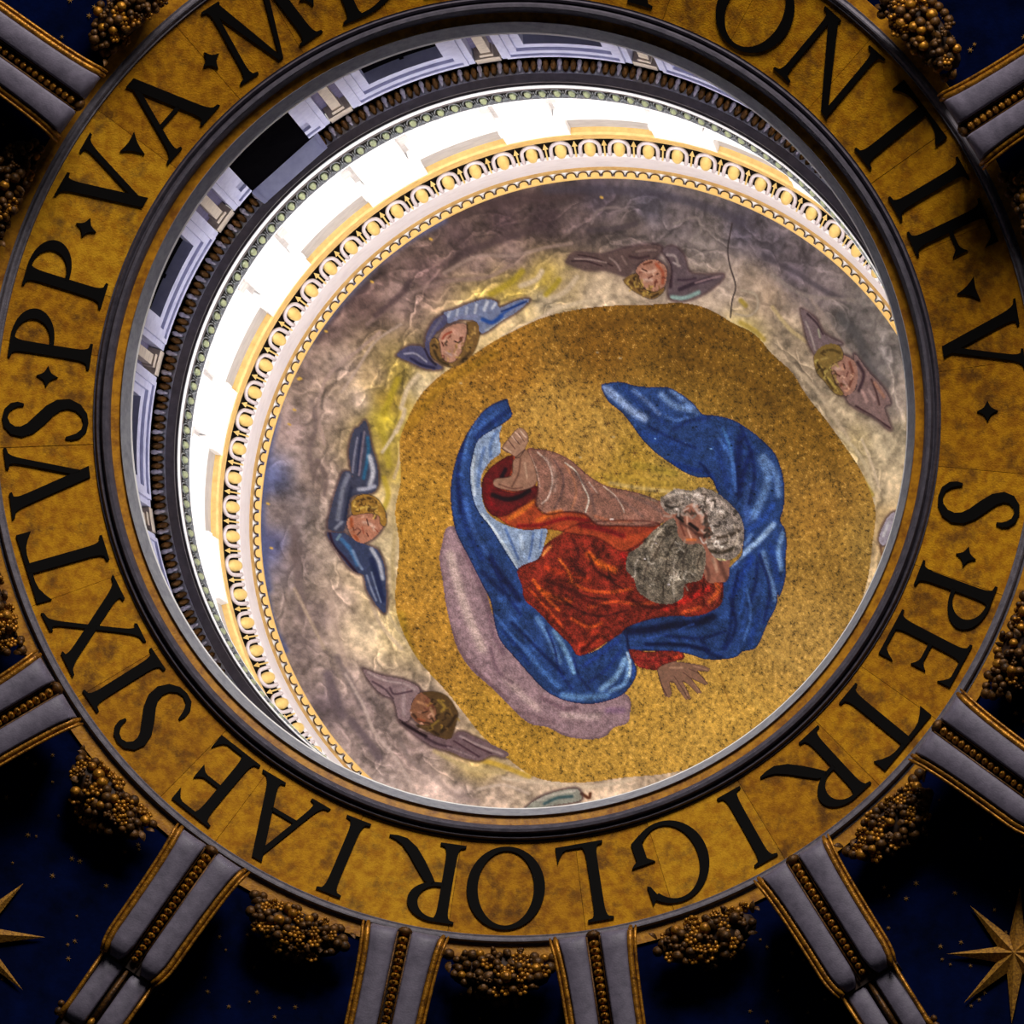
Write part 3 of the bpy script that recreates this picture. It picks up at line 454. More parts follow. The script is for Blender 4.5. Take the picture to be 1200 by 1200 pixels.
('s',None,(38,31,20),[(1.096,0.174),(1.251,0.202),(1.405,0.154)],0.06,('hair',),0.85,1),
('s',None,(43,33,23),[(1.199,0.022),(1.353,-0.0),(1.456,-0.049)],0.05,('hair',),0.8,1),
('s',None,(165,153,140),[(1.302,-0.078),(1.353,0.025),(1.328,0.127)],0.03,('hair',),0.8,1),
('s',None,(176,163,147),[(1.405,-0.127),(1.456,0.027),(1.405,0.179)],0.03,('hair',),0.8,1),
('s',None,(35,28,23),[(0.581,-0.367),(0.684,-0.341),(0.787,-0.39)],0.04,('hair',),0.85,1),
('s',None,(191,179,166),[(0.607,-0.468),(0.735,-0.518),(0.89,-0.503)],0.04,('hair',),0.8,1),
('s',None,(202,171,160),[(0.915,-0.414),(0.992,-0.362),(1.095,-0.259)],0.06,('hair',),0.7,1),
('s',None,(194,184,121),[(1.2,0.278),(1.303,0.292)],0.025,('hair',),0.8,1),
('s',None,(56,46,36),[(1.225,0.125),(1.328,0.076)],0.03,('hair',),0.8,1),
('p','wing1a',(58,62,84),[(-3.075,-0.613),(-3.107,-0.83),(-3.104,-0.994),(-3.049,-1.179),(-2.996,-1.219),(-2.925,-1.296),(-2.892,-1.189),(-2.861,-1.009),(-2.802,-0.793),(-2.787,-0.574),(-2.849,-0.46),(-2.989,-0.434),(-3.093,-0.391),(-3.128,-0.241),(-3.154,-0.054),(-3.197,0.023),(-3.317,0.012),(-3.351,-0.042),(-3.318,-0.229),(-3.283,-0.379),(-3.23,-0.548),(-3.178,-0.679),(-3.091,-0.685)],0.0,None,1,1),
('p','wing1b',(52,62,94),[(-3.36,0.052),(-3.248,0.044),(-3.162,0.039),(-3.04,0.125),(-2.9,0.174),(-2.794,0.225),(-2.722,0.39),(-2.702,0.595),(-2.691,0.952),(-2.784,0.9),(-2.856,0.79),(-2.91,0.698),(-2.948,0.531),(-3.018,0.507),(-3.106,0.446),(-3.264,0.231)],0.0,None,1,1),
('p','cherub1',(176,120,96),[(-3.128,-0.13),(-3.024,-0.219),(-2.867,-0.237),(-2.726,-0.225),(-2.735,-0.076),(-2.822,0.058),(-2.953,0.143),(-3.058,0.108),(-3.128,-0.019)],0.0,None,1,1),
('p','hair1',(150,112,44),[(-3.093,-0.317),(-3.024,-0.404),(-2.901,-0.429),(-2.796,-0.379),(-2.717,-0.244),(-2.708,-0.078),(-2.761,-0.094),(-2.779,-0.186),(-2.867,-0.218),(-2.989,-0.203),(-3.076,-0.188)],0.0,None,1,1),
('s',None,(133,132,151),[(-3.074,-0.686),(-3.054,-0.87),(-3.016,-1.091)],0.03,('wing1a','wing1b'),0.85,1),
('s',None,(128,116,130),[(-3.005,-0.653),(-2.976,-0.875),(-2.936,-1.168)],0.03,('wing1a','wing1b'),0.85,1),
('s',None,(26,33,65),[(-3.022,-0.689),(-3.002,-0.91),(-2.971,-1.148)],0.025,('wing1a','wing1b'),0.8,1),
('s',None,(34,101,143),[(-2.953,-0.62),(-2.897,-0.916),(-2.903,-1.098)],0.05,('wing1a','wing1b'),0.8,1),
('s',None,(203,205,216),[(-2.883,-0.55),(-2.847,-0.699),(-2.88,-0.88)],0.0701,('wing1a','wing1b'),0.9,1),
('s',None,(177,181,198),[(-3.006,-0.488),(-2.919,-0.502),(-2.831,-0.534)],0.06,('wing1a','wing1b'),0.9,1),
('s',None,(128,132,149),[(-3.126,-0.646),(-3.179,-0.496),(-3.214,-0.309),(-3.24,-0.123)],0.0701,('wing1a','wing1b'),0.8,1),
('s',None,(26,30,52),[(-3.093,-0.501),(-3.128,-0.315),(-3.163,-0.128)],0.05,('wing1a','wing1b'),0.7,1),
('s',None,(151,155,169),[(-3.266,-0.01),(-3.197,-0.089)],0.05,('wing1a','wing1b'),0.7,1),
('s',None,(39,15,32),[(-3.334,0.031),(-3.281,0.195),(-3.159,0.337),(-3.018,0.516)],0.04,('wing1a','wing1b'),0.9,1),
('s',None,(60,116,169),[(-3.196,0.116),(-3.091,0.24),(-3.02,0.404)],0.06,('wing1a','wing1b'),0.8,1),
('s',None,(128,147,180),[(-3.074,0.239),(-3.02,0.367),(-2.967,0.457)],0.04,('wing1a','wing1b'),0.8,1),
('s',None,(198,202,214),[(-2.865,0.209),(-2.775,0.373),(-2.737,0.559)],0.06,('wing1a','wing1b'),0.85,1),
('s',None,(19,28,65),[(-2.863,0.34),(-2.79,0.561),(-2.733,0.822)],0.0801,('wing1a','wing1b'),0.8,1),
('s',None,(141,150,175),[(-2.913,0.53),(-2.858,0.696),(-2.803,0.825)],0.03,('wing1a','wing1b'),0.8,1),
('s',None,(125,137,164),[(-2.862,0.49),(-2.806,0.675),(-2.75,0.842)],0.025,('wing1a','wing1b'),0.8,1),
('s',None,(117,145,156),[(-3.248,0.119),(-3.214,0.061)],0.04,('wing1a','wing1b'),0.8,1),
('s',None,(142,65,28),[(-3.093,-0.132),(-3.076,0.016),(-3.023,0.106)],0.05,('cherub1',),0.8,1),
('s',None,(207,172,153),[(-2.954,-0.102),(-2.884,-0.088),(-2.831,-0.034)],0.05,('cherub1',),0.8,1),
('s',None,(38,8,7),[(-2.919,-0.141),(-2.902,-0.068)],0.016,('cherub1',),0.9,1),
('s',None,(38,8,7),[(-3.023,0.05),(-2.989,0.011)],0.018,('cherub1',),0.9,1),
('s',None,(64,16,10),[(-2.919,0.026),(-2.901,0.062)],0.016,('cherub1',),0.9,1),
('s',None,(129,42,23),[(-2.831,-0.034),(-2.796,0.001)],0.016,('cherub1',),0.8,1),
('s',None,(155,73,49),[(-2.971,-0.046),(-2.954,0.028)],0.02,('cherub1',),0.8,1),
('s',None,(215,182,90),[(-3.024,-0.247),(-2.919,-0.29),(-2.814,-0.258)],0.035,('hair1',),0.85,1),
('s',None,(53,34,18),[(-3.024,-0.339),(-2.902,-0.392),(-2.796,-0.333)],0.04,('hair1',),0.8,1),
('s',None,(202,161,77),[(-2.779,-0.223),(-2.744,-0.15)],0.03,('hair1',),0.8,1),
('p','wing2a',(110,120,152),[(-1.996,-2.568),(-1.869,-2.612),(-1.704,-2.685),(-1.503,-2.745),(-1.378,-2.714),(-1.344,-2.654),(-1.14,-2.738),(-0.994,-2.751),(-1.146,-2.616),(-1.332,-2.505),(-1.519,-2.376),(-1.591,-2.374),(-1.623,-2.487),(-1.802,-2.507),(-1.948,-2.457)],0.0,None,1,1),
('p','wing2b',(72,72,104),[(-2.549,-2.065),(-2.421,-2.169),(-2.297,-2.185),(-2.227,-2.171),(-2.203,-2.313),(-2.107,-2.476),(-1.979,-2.552),(-1.965,-2.456),(-2.114,-2.317),(-2.174,-2.155),(-2.143,-2.033),(-2.038,-1.957),(-2.111,-1.923),(-2.253,-1.938),(-2.41,-2.002)],0.0,None,1,1),
('p','cherub2',(172,128,108),[(-2.062,-2.284),(-1.986,-2.394),(-1.858,-2.452),(-1.733,-2.439),(-1.719,-2.334),(-1.779,-2.172),(-1.82,-2.028),(-1.929,-1.988),(-2.035,-2.055),(-2.067,-2.16)],0.0,None,1,1),
('p','hair2',(112,84,44),[(-1.732,-2.474),(-1.623,-2.478),(-1.591,-2.374),(-1.633,-2.213),(-1.71,-2.086),(-1.821,-1.992),(-1.948,-1.961),(-2.055,-2.001),(-2.159,-2.085),(-2.171,-2.226),(-2.116,-2.282),(-2.064,-2.231),(-2.035,-2.055),(-1.929,-2.006),(-1.836,-2.081),(-1.778,-2.208),(-1.737,-2.351)],0.0,None,1,1),
('s',None,(175,182,198),[(-1.944,-2.536),(-1.924,-2.589)],0.04,('wing2a','wing2b'),0.85,1),
('s',None,(175,182,198),[(-1.855,-2.522),(-1.833,-2.61)],0.04,('wing2a','wing2b'),0.85,1),
('s',None,(175,182,198),[(-1.747,-2.544),(-1.724,-2.641)],0.04,('wing2a','wing2b'),0.85,1),
('s',None,(185,190,201),[(-1.637,-2.583),(-1.614,-2.68)],0.04,('wing2a','wing2b'),0.85,1),
('s',None,(190,195,206),[(-1.527,-2.622),(-1.487,-2.711)],0.05,('wing2a','wing2b'),0.85,1),
('s',None,(190,195,206),[(-1.435,-2.643),(-1.397,-2.696)],0.04,('wing2a','wing2b'),0.85,1),
('s',None,(19,62,139),[(-1.549,-2.516),(-1.442,-2.484),(-1.33,-2.558)],0.06,('wing2a','wing2b'),0.9,1),
('s',None,(34,75,149),[(-1.348,-2.558),(-1.217,-2.649),(-1.068,-2.723)],0.04,('wing2a','wing2b'),0.8,1),
('s',None,(6,34,97),[(-1.328,-2.611),(-1.18,-2.667),(-1.031,-2.732)],0.025,('wing2a','wing2b'),0.8,1),
('s',None,(175,182,185),[(-1.518,-2.394),(-1.389,-2.46),(-1.295,-2.524)],0.04,('wing2a','wing2b'),0.7,1),
('s',None,(162,159,175),[(-2.46,-2.087),(-2.336,-2.094),(-2.215,-2.011)],0.03,('wing2a','wing2b'),0.8,1),
('s',None,(24,21,53),[(-2.391,-2.038),(-2.27,-1.973),(-2.128,-1.944)],0.04,('wing2a','wing2b'),0.8,1),
('s',None,(110,104,120),[(-2.016,-2.515),(-2.111,-2.388),(-2.179,-2.261)],0.04,('wing2a','wing2b'),0.7,1),
('s',None,(26,16,32),[(-2.228,-2.153),(-2.178,-2.049),(-2.109,-1.981)],0.035,('wing2a','wing2b'),0.8,1),
('s',None,(123,125,162),[(-1.874,-2.513),(-1.729,-2.545),(-1.62,-2.549)],0.04,('wing2a','wing2b'),0.7,1),
('s',None,(143,52,32),[(-2.027,-2.268),(-1.989,-2.323),(-1.916,-2.361)],0.03,('cherub2',),0.8,1),
('s',None,(203,156,136),[(-1.88,-2.363),(-1.81,-2.313),(-1.832,-2.206)],0.06,('cherub2',),0.8,1),
('s',None,(26,5,4),[(-1.884,-2.257),(-1.849,-2.241)],0.02,('cherub2',),0.9,1),
('s',None,(52,13,6),[(-2.012,-2.198),(-2.028,-2.233)],0.02,('cherub2',),0.9,1),
('s',None,(182,156,147),[(-1.979,-2.129),(-1.926,-2.095)],0.04,('cherub2',),0.8,1),
('s',None,(104,39,19),[(-1.955,-2.289),(-1.927,-2.317)],0.02,('cherub2',),0.8,1),
('s',None,(49,32,15),[(-1.733,-2.439),(-1.737,-2.333)],0.04,('hair2',),0.85,1),
('s',None,(187,151,90),[(-1.644,-2.425),(-1.646,-2.354)],0.03,('hair2',),0.8,1),
('s',None,(161,125,59),[(-1.744,-2.156),(-1.686,-2.247)],0.04,('hair2',),0.8,1),
('s',None,(41,32,18),[(-2.121,-2.14),(-2.071,-2.036),(-1.948,-1.978)],0.04,('hair2',),0.8,1),
('s',None,(57,42,23),[(-1.82,-2.028),(-1.708,-2.139)],0.04,('hair2',),0.7,1),
('p','wing3a',(88,70,68),[(-0.534,-3.177),(-0.437,-3.268),(-0.124,-3.253),(0.101,-3.307),(0.364,-3.356),(0.587,-3.336),(0.507,-3.218),(0.356,-3.186),(0.241,-3.118),(0.163,-3.033),(-0.076,-3.102),(-0.316,-3.101)],0.0,None,1,1),
('p','wing3b',(92,78,84),[(0.604,-3.301),(0.736,-3.333),(0.845,-3.246),(0.912,-3.056),(1.098,-3.017),(1.32,-3.01),(1.206,-2.893),(0.977,-2.778),(0.788,-2.743),(0.667,-2.784),(0.662,-2.906),(0.698,-3.112)],0.0,None,1,1),
('p','cherub3',(164,118,98),[(0.277,-3.084),(0.355,-3.169),(0.506,-3.201),(0.633,-3.113),(0.637,-2.993),(0.586,-2.872),(0.472,-2.839),(0.344,-2.91),(0.292,-3.014)],0.0,None,1,1),
('p','hair3',(118,90,46),[(0.123,-2.981),(0.275,-3.049),(0.318,-2.945),(0.38,-2.866),(0.491,-2.839),(0.605,-2.889),(0.565,-2.82),(0.451,-2.769),(0.304,-2.823),(0.194,-2.894)],0.0,None,1,1),
('s',None,(46,28,34),[(-0.478,-3.186),(-0.312,-3.187),(-0.13,-3.136)],0.025,('wing3a','wing3b'),0.85,1),
('s',None,(49,31,36),[(-0.401,-3.255),(-0.2,-3.222),(0.0,-3.136)],0.025,('wing3a','wing3b'),0.85,1),
('s',None,(147,129,125),[(-0.44,-3.212),(-0.256,-3.205),(-0.072,-3.171)],0.025,('wing3a','wing3b'),0.8,1),
('s',None,(142,124,120),[(-0.033,-3.222),(0.039,-3.171),(0.091,-3.085)],0.03,('wing3a','wing3b'),0.8,1),
('s',None,(129,109,104),[(0.116,-3.239),(0.168,-3.153)],0.03,('wing3a','wing3b'),0.8,1),
('s',None,(51,33,39),[(0.209,-3.238),(0.32,-3.22),(0.433,-3.236)],0.04,('wing3a','wing3b'),0.8,1),
('s',None,(134,114,109),[(0.286,-3.289),(0.399,-3.305),(0.529,-3.303)],0.03,('wing3a','wing3b'),0.7,1),
('s',None,(41,25,34),[(0.506,-3.201),(0.619,-3.233),(0.689,-3.112),(0.681,-2.906)],0.06,('wing3a','wing3b'),0.85,1),
('s',None,(155,142,140),[(0.657,-3.25),(0.75,-3.231),(0.783,-3.128)],0.04,('wing3a','wing3b'),0.85,1),
('s',None,(168,155,153),[(0.728,-3.163),(0.802,-3.127)],0.03,('wing3a','wing3b'),0.85,1),
('s',None,(38,25,39),[(0.792,-2.869),(0.982,-2.934),(1.172,-2.98)],0.06,('wing3a','wing3b'),0.85,1),
('s',None,(145,122,125),[(0.982,-2.934),(1.134,-2.973),(1.285,-3.002)],0.03,('wing3a','wing3b'),0.8,1),
('s',None,(140,176,169),[(0.695,-2.783),(0.845,-2.772),(1.016,-2.829)],0.06,('wing3a','wing3b'),0.9,1),
('s',None,(51,36,49),[(0.777,-2.973),(0.889,-2.971),(0.984,-2.986)],0.04,('wing3a','wing3b'),0.8,1),
('s',None,(168,187,177),[(-0.078,-3.05),(0.051,-3.033)],0.05,('wing3a','wing3b'),0.6,1),
('s',None,(145,66,40),[(0.522,-3.149),(0.593,-3.063),(0.589,-2.942)],0.05,('cherub3',),0.8,1),
('s',None,(205,167,147),[(0.351,-3.083),(0.425,-3.065),(0.501,-3.081)],0.05,('cherub3',),0.8,1),
('s',None,(47,14,9),[(0.352,-3.1),(0.407,-3.074)],0.02,('cherub3',),0.9,1),
('s',None,(47,14,9),[(0.498,-3.029),(0.536,-3.046)],0.02,('cherub3',),0.9,1),
('s',None,(190,159,144),[(0.366,-2.979),(0.459,-2.978)],0.05,('cherub3',),0.8,1),
('s',None,(67,24,14),[(0.422,-2.996),(0.47,-3.021)],0.02,('cherub3',),0.8,1),
('s',None,(75,32,17),[(0.373,-3.151),(0.467,-3.176)],0.03,('cherub3',),0.8,1),
('s',None,(60,24,12),[(0.309,-2.962),(0.344,-2.91)],0.022,('cherub3',),0.8,1),
('s',None,(67,29,17),[(0.515,-2.977),(0.494,-2.908)],0.022,('cherub3',),0.8,1),
('s',None,(55,32,17),[(0.197,-2.963),(0.306,-2.876)],0.04,('hair3',),0.8,1),
('s',None,(172,144,66),[(0.342,-2.84),(0.453,-2.813)],0.035,('hair3',),0.8,1),
('s',None,(37,22,12),[(0.452,-2.787),(0.528,-2.821)],0.03,('hair3',),0.8,1),
('p','wing4a',(112,96,100),[(2.246,-2.592),(2.414,-2.478),(2.504,-2.316),(2.616,-2.239),(2.729,-2.179),(2.634,-2.168),(2.482,-2.16),(2.423,-2.058),(2.331,-2.204),(2.279,-2.399)],0.0,None,1,1),
('p','wing4b',(124,102,100),[(2.878,-2.045),(3.045,-1.839),(3.231,-1.63),(3.305,-1.464),(3.229,-1.417),(3.308,-1.16),(3.114,-1.319),(2.888,-1.442),(2.776,-1.565),(2.91,-1.69)],0.0,None,1,1),
('p','cherub4',(150,112,98),[(2.573,-1.96),(2.669,-2.043),(2.783,-2.035),(2.895,-1.939),(2.911,-1.761),(2.852,-1.623),(2.738,-1.595),(2.626,-1.726)],0.0,None,1,1),
('p','hair4',(120,98,48),[(2.385,-2.042),(2.482,-2.16),(2.634,-2.185),(2.727,-2.109),(2.726,-2.004),(2.592,-1.942),(2.627,-1.762),(2.738,-1.612),(2.644,-1.618),(2.513,-1.768),(2.42,-1.88)],0.0,None,1,1),
('s',None,(49,33,42),[(2.32,-2.536),(2.431,-2.425),(2.504,-2.299)],0.03,('wing4a','wing4b'),0.85,1),
('s',None,(161,150,146),[(2.299,-2.451),(2.353,-2.308),(2.406,-2.129)],0.03,('wing4a','wing4b'),0.8,1),
('s',None,(161,166,141),[(2.448,-2.354),(2.465,-2.266)],0.03,('wing4a','wing4b'),0.8,1),
('s',None,(44,28,37),[(2.914,-1.955),(2.988,-1.809),(2.928,-1.636)],0.05,('wing4a','wing4b'),0.85,1),
('s',None,(60,36,37),[(3.082,-1.748),(3.136,-1.602),(3.172,-1.457)],0.03,('wing4a','wing4b'),0.85,1),
('s',None,(184,150,144),[(2.966,-1.633),(3.021,-1.504)],0.05,('wing4a','wing4b'),0.8,1),
('s',None,(44,23,29),[(2.888,-1.46),(3.076,-1.339),(3.302,-1.179)],0.03,('wing4a','wing4b'),0.85,1),
('s',None,(161,116,92),[(3.119,-1.71),(3.23,-1.542)],0.05,('wing4a','wing4b'),0.7,1),
('s',None,(174,145,141),[(3.042,-1.645),(3.116,-1.515)],0.04,('wing4a','wing4b'),0.8,1),
('s',None,(98,52,40),[(2.82,-1.962),(2.855,-1.818),(2.796,-1.662)],0.04,('cherub4',),0.8,1),
('s',None,(196,166,152),[(2.648,-1.903),(2.724,-1.898)],0.05,('cherub4',),0.8,1),
('s',None,(59,26,25),[(2.744,-1.95),(2.762,-1.895)],0.02,('cherub4',),0.9,1),
('s',None,(66,31,27),[(2.647,-1.85),(2.703,-1.811)],0.02,('cherub4',),0.9,1),
('s',None,(85,41,35),[(2.779,-1.806),(2.799,-1.857)],0.02,('cherub4',),0.8,1),
('s',None,(183,148,139),[(2.74,-1.755),(2.778,-1.699)],0.03,('cherub4',),0.7,1),
('s',None,(65,51,22),[(2.481,-2.09),(2.595,-2.118),(2.708,-2.075)],0.04,('hair4',),0.8,1),
('s',None,(172,155,76),[(2.552,-1.802),(2.645,-1.689)],0.04,('hair4',),0.8,1),
('s',None,(62,46,19),[(2.422,-1.987),(2.496,-1.858),(2.607,-1.674)],0.035,('hair4',),0.8,1),
('s',None,(166,144,84),[(2.479,-2.019),(2.555,-2.032)],0.03,('hair4',),0.8,1),
('p','wing5a',(136,114,118),[(-2.921,1.659),(-2.727,1.726),(-2.462,1.773),(-2.28,1.881),(-2.362,2.036),(-2.378,2.246),(-2.491,2.26),(-2.565,2.024),(-2.699,1.953),(-2.827,1.826)],0.0,None,1,1),
('p','wing5b',(112,90,96),[(-2.472,2.288),(-2.347,2.321),(-2.255,2.395),(-2.076,2.446),(-1.914,2.48),(-1.794,2.382),(-1.61,2.454),(-1.24,2.619),(-1.273,2.686),(-1.419,2.66),(-1.56,2.73),(-1.741,2.696),(-1.887,2.632),(-2.068,2.58),(-2.251,2.471)],0.0,None,1,1),
('p','cherub5',(128,86,62),[(-2.375,2.131),(-2.312,1.958),(-2.208,1.917),(-2.097,2.008),(-2.053,2.198),(-2.083,2.313),(-2.224,2.317),(-2.334,2.245)],0.0,None,1,1),
('p','hair5',(82,60,32),[(-2.243,1.918),(-2.101,1.904),(-1.956,1.966),(-1.841,2.135),(-1.837,2.23),(-1.897,2.461),(-2.004,2.463),(-2.15,2.391),(-2.295,2.32),(-2.154,2.315),(-2.069,2.236),(-2.094,2.065),(-2.17,1.972)],0.0,None,1,1),
('s',None,(182,163,162),[(-2.867,1.694),(-2.689,1.782),(-2.495,1.812)],0.03,('wing5a','wing5b'),0.85,1),
('s',None,(68,49,58),[(-2.81,1.806),(-2.667,1.895),(-2.574,2.005)],0.03,('wing5a','wing5b'),0.85,1),
('s',None,(167,147,149),[(-2.457,1.887),(-2.45,2.039),(-2.442,2.191)],0.06,('wing5a','wing5b'),0.85,1),
('s',None,(68,46,58),[(-2.615,1.874),(-2.559,1.948),(-2.368,1.903)],0.03,('wing5a','wing5b'),0.8,1),
('s',None,(177,158,157),[(-2.46,1.811),(-2.333,1.883)],0.04,('wing5a','wing5b'),0.7,1),
('s',None,(19,4,11),[(-2.491,2.269),(-2.345,2.359),(-2.182,2.45)],0.05,('wing5a','wing5b'),0.9,1),
('s',None,(55,36,47),[(-2.181,2.469),(-2.035,2.541),(-1.891,2.575)],0.04,('wing5a','wing5b'),0.8,1),
('s',None,(167,147,146),[(-1.791,2.439),(-1.606,2.53),(-1.293,2.648)],0.04,('wing5a','wing5b'),0.85,1),
('s',None,(63,38,50),[(-1.859,2.498),(-1.711,2.59),(-1.562,2.682)],0.025,('wing5a','wing5b'),0.85,1),
('s',None,(65,41,50),[(-1.753,2.476),(-1.586,2.568),(-1.42,2.641)],0.025,('wing5a','wing5b'),0.85,1),
('s',None,(154,134,138),[(-1.926,2.576),(-1.78,2.63),(-1.616,2.693)],0.03,('wing5a','wing5b'),0.7,1),
('s',None,(52,31,20),[(-2.337,2.187),(-2.263,2.261),(-2.137,2.295)],0.04,('cherub5',),0.85,1),
('s',None,(180,132,95),[(-2.291,2.033),(-2.201,2.069)],0.04,('cherub5',),0.8,1),
('s',None,(39,21,15),[(-2.232,2.165),(-2.18,2.144)],0.02,('cherub5',),0.9,1),
('s',None,(156,83,51),[(-2.281,2.243),(-2.21,2.26)],0.04,('cherub5',),0.7,1),
('s',None,(182,143,111),[(-2.146,2.105),(-2.106,2.199)],0.04,('cherub5',),0.8,1),
('s',None,(149,122,47),[(-2.061,2.007),(-1.987,2.082),(-2.02,2.14)],0.045,('hair5',),0.85,1),
('s',None,(40,26,13),[(-2.008,2.387),(-1.922,2.309),(-1.856,2.192)],0.05,('hair5',),0.85,1),
('s',None,(144,119,42),[(-2.118,2.314),(-2.05,2.255)],0.035,('hair5',),0.8,1),
('s',None,(35,21,13),[(-2.152,2.353),(-2.041,2.426)],0.04,('hair5',),0.8,1),
('s',None,(121,93,42),[(-1.932,2.099),(-1.892,2.193)],0.03,('hair5',),0.7,1),
('p','wing6a',(148,150,138),[(-0.98,3.298),(-0.855,3.192),(-0.661,3.103),(-0.43,3.058),(-0.352,3.118),(-0.372,3.205),(-0.651,3.26),(-0.88,3.314)],0.0,None,1,1),
('s',None,(38,74,83),[(-0.769,3.244),(-0.624,3.173),(-0.458,3.154)],0.05,('wing6a','cloud'),0.8,1),
('s',None,(197,191,179),[(-0.853,3.21),(-0.659,3.129),(-0.429,3.084)],0.04,('wing6a','cloud'),0.8,1),
('s',None,(64,22,4),[(-0.343,3.118),(-0.257,3.17),(-0.243,3.118)],0.05,('wing6a','cloud'),0.9,1),
('p','wing7a',(158,152,168),[(3.161,0.107),(3.195,-0.008),(3.264,-0.138),(3.35,-0.2),(3.384,-0.13),(3.333,0.0),(3.247,0.163),(3.196,0.177)],0.0,None,1,1),
('s',None,(199,201,204),[(3.213,0.077),(3.281,-0.087)],0.04,('wing7a',),0.8,1),
('s',None,(90,60,40),[(3.178,0.193),(3.196,0.295)],0.04,('gold','cloud'),0.8,1),
('s',None,(13,26,75),[(-1.759,-1.277),(-1.843,-0.975),(-1.885,-0.672),(-1.847,-0.268)],0.06,('mantle',),0.75,1),
('s',None,(80,119,187),[(-1.638,-1.38),(-1.741,-1.178),(-1.793,-0.976)],0.04,('mantle',),0.75,1),
('s',None,(15,28,80),[(-1.497,0.233),(-1.342,0.64),(-1.137,0.946)],0.05,('mantle',),0.75,1),
('s',None,(10,21,67),[(-1.236,1.05),(-0.928,1.356),(-0.619,1.664)],0.06,('mantle',),0.75,1),
('s',None,(65,106,179),[(-1.437,0.951),(-1.233,1.205),(-0.976,1.46)],0.05,('mantle',),0.75,1),
('s',None,(15,31,86),[(0.382,-1.301),(0.688,-1.148),(0.944,-1.045)],0.05,('mantle',),0.75,1),
('s',None,(13,26,78),[(1.492,-1.283),(1.613,-0.98),(1.653,-0.678),(1.59,-0.376)],0.06,('mantle',),0.75,1),
('s',None,(65,104,174),[(1.202,-1.19),(1.386,-0.886),(1.425,-0.532)],0.05,('mantle',),0.75,1),
('s',None,(15,28,83),[(1.715,0.237),(1.842,0.649),(1.774,1.059)],0.05,('mantle',),0.75,1),
('s',None,(10,21,67),[(1.368,0.742),(1.434,1.103),(1.315,1.36)],0.06,('mantle',),0.75,1),
('s',None,(67,106,174),[(1.563,0.643),(1.618,0.952),(1.539,1.26)],0.04,('mantle',),0.75,1),
('s',None,(13,26,78),[(0.593,1.197),(1.004,1.231),(1.311,1.153)],0.05,('mantle',),0.75,1),
('s',None,(58,13,11),[(-0.841,0.53),(-0.587,0.63),(-0.332,0.783),(-0.076,0.855)],0.06,('robe',),0.75,1),
('s',None,(209,94,29),[(-0.992,0.532),(-0.839,0.736),(-0.685,0.889)],0.05,('robe',),0.75,1),
('s',None,(45,10,9),[(-0.337,0.218),(-0.234,0.423),(-0.029,0.525)],0.05,('robe',),0.75,1),
('s',None,(53,13,11),[(0.126,0.731),(0.383,0.855),(0.69,0.816)],0.06,('robe',),0.75,1),
('s',None,(196,81,27),[(-0.532,0.991),(-0.327,1.093),(-0.175,1.04)],0.05,('robe',),0.75,1),
('s',None,(50,10,11),[(-0.224,1.196),(-0.323,1.299),(-0.403,1.372)],0.06,('robe',),0.75,1),
('s',None,(76,16,16),[(0.789,0.324),(0.944,0.53),(0.895,0.735)],0.0701,('robe',),0.75,1),
('s',None,(214,104,35),[(-0.692,0.272),(-0.59,0.404),(-0.538,0.527)],0.04,('robe',),0.75,1),
('s',None,(45,10,11),[(0.121,0.115),(0.224,0.269),(0.195,0.443)],0.04,('robe',),0.75,1),
('s',None,(75,46,39),[(1.226,0.278),(1.278,0.433),(1.33,0.536)],0.0701,('face',),0.7,1),
('s',None,(81,49,41),[(0.994,0.224),(1.098,0.43),(1.099,0.532)],0.05,('face',),0.7,1),
('s',None,(198,153,127),[(1.174,0.277),(1.201,0.431)],0.04,('face',),0.7,1),
('s',None,(60,36,31),[(0.761,-0.162),(0.89,-0.084),(0.993,0.019)],0.05,('face',),0.7,1),
('s',None,(206,198,190),[(0.812,-0.257),(0.795,-0.3),(0.858,-0.336)],0.023,None,0.712967929032337,1),
('s',None,(70,60,52),[(1.479,0.038),(1.507,0.061),(1.477,0.109)],0.0297,None,0.5856910407608704,1),
('s',None,(48,40,34),[(1.235,-0.162),(1.227,-0.115),(1.149,-0.119)],0.0255,None,0.8290014470009216,1),
('s',None,(196,186,178),[(1.184,-0.346),(1.218,-0.309),(1.168,-0.248)],0.0264,None,0.6254184092286563,1),
('s',None,(70,60,52),[(1.228,-0.246),(1.265,-0.255),(1.289,-0.199)],0.0259,None,0.8889948710182658,1),
('s',None,(70,60,52),[(1.487,-0.091),(1.477,-0.06),(1.425,-0.069)],0.0404,None,0.6423341786324896,1),
('s',None,(164,152,142),[(1.158,0.124),(1.2,0.126),(1.209,0.191)],0.0237,None,0.6743729750549893,1),
('s',None,(196,186,178),[(1.183,0.02),(1.141,0.024),(1.122,-0.041)],0.0273,None,0.8786541317254524,1),
('s',None,(206,198,190),[(1.043,-0.142),(1.05,-0.174),(1.103,-0.169)],0.0386,None,0.708487788709659,1),
('s',None,(48,40,34),[(1.412,-0.298),(1.434,-0.278),(1.407,-0.24)],0.029,None,0.6741776217702693,1),
('s',None,(164,152,142),[(0.961,-0.319),(0.923,-0.344),(0.952,-0.408)],0.0389,None,0.5628210529799896,1),
('s',None,(164,152,142),[(0.958,-0.431),(0.94,-0.411),(0.903,-0.434)],0.0402,None,0.7408004129843837,1),
('s',None,(164,152,142),[(1.163,0.021),(1.175,-0.018),(1.239,-0.007)],0.0416,None,0.6065353125486157,1),
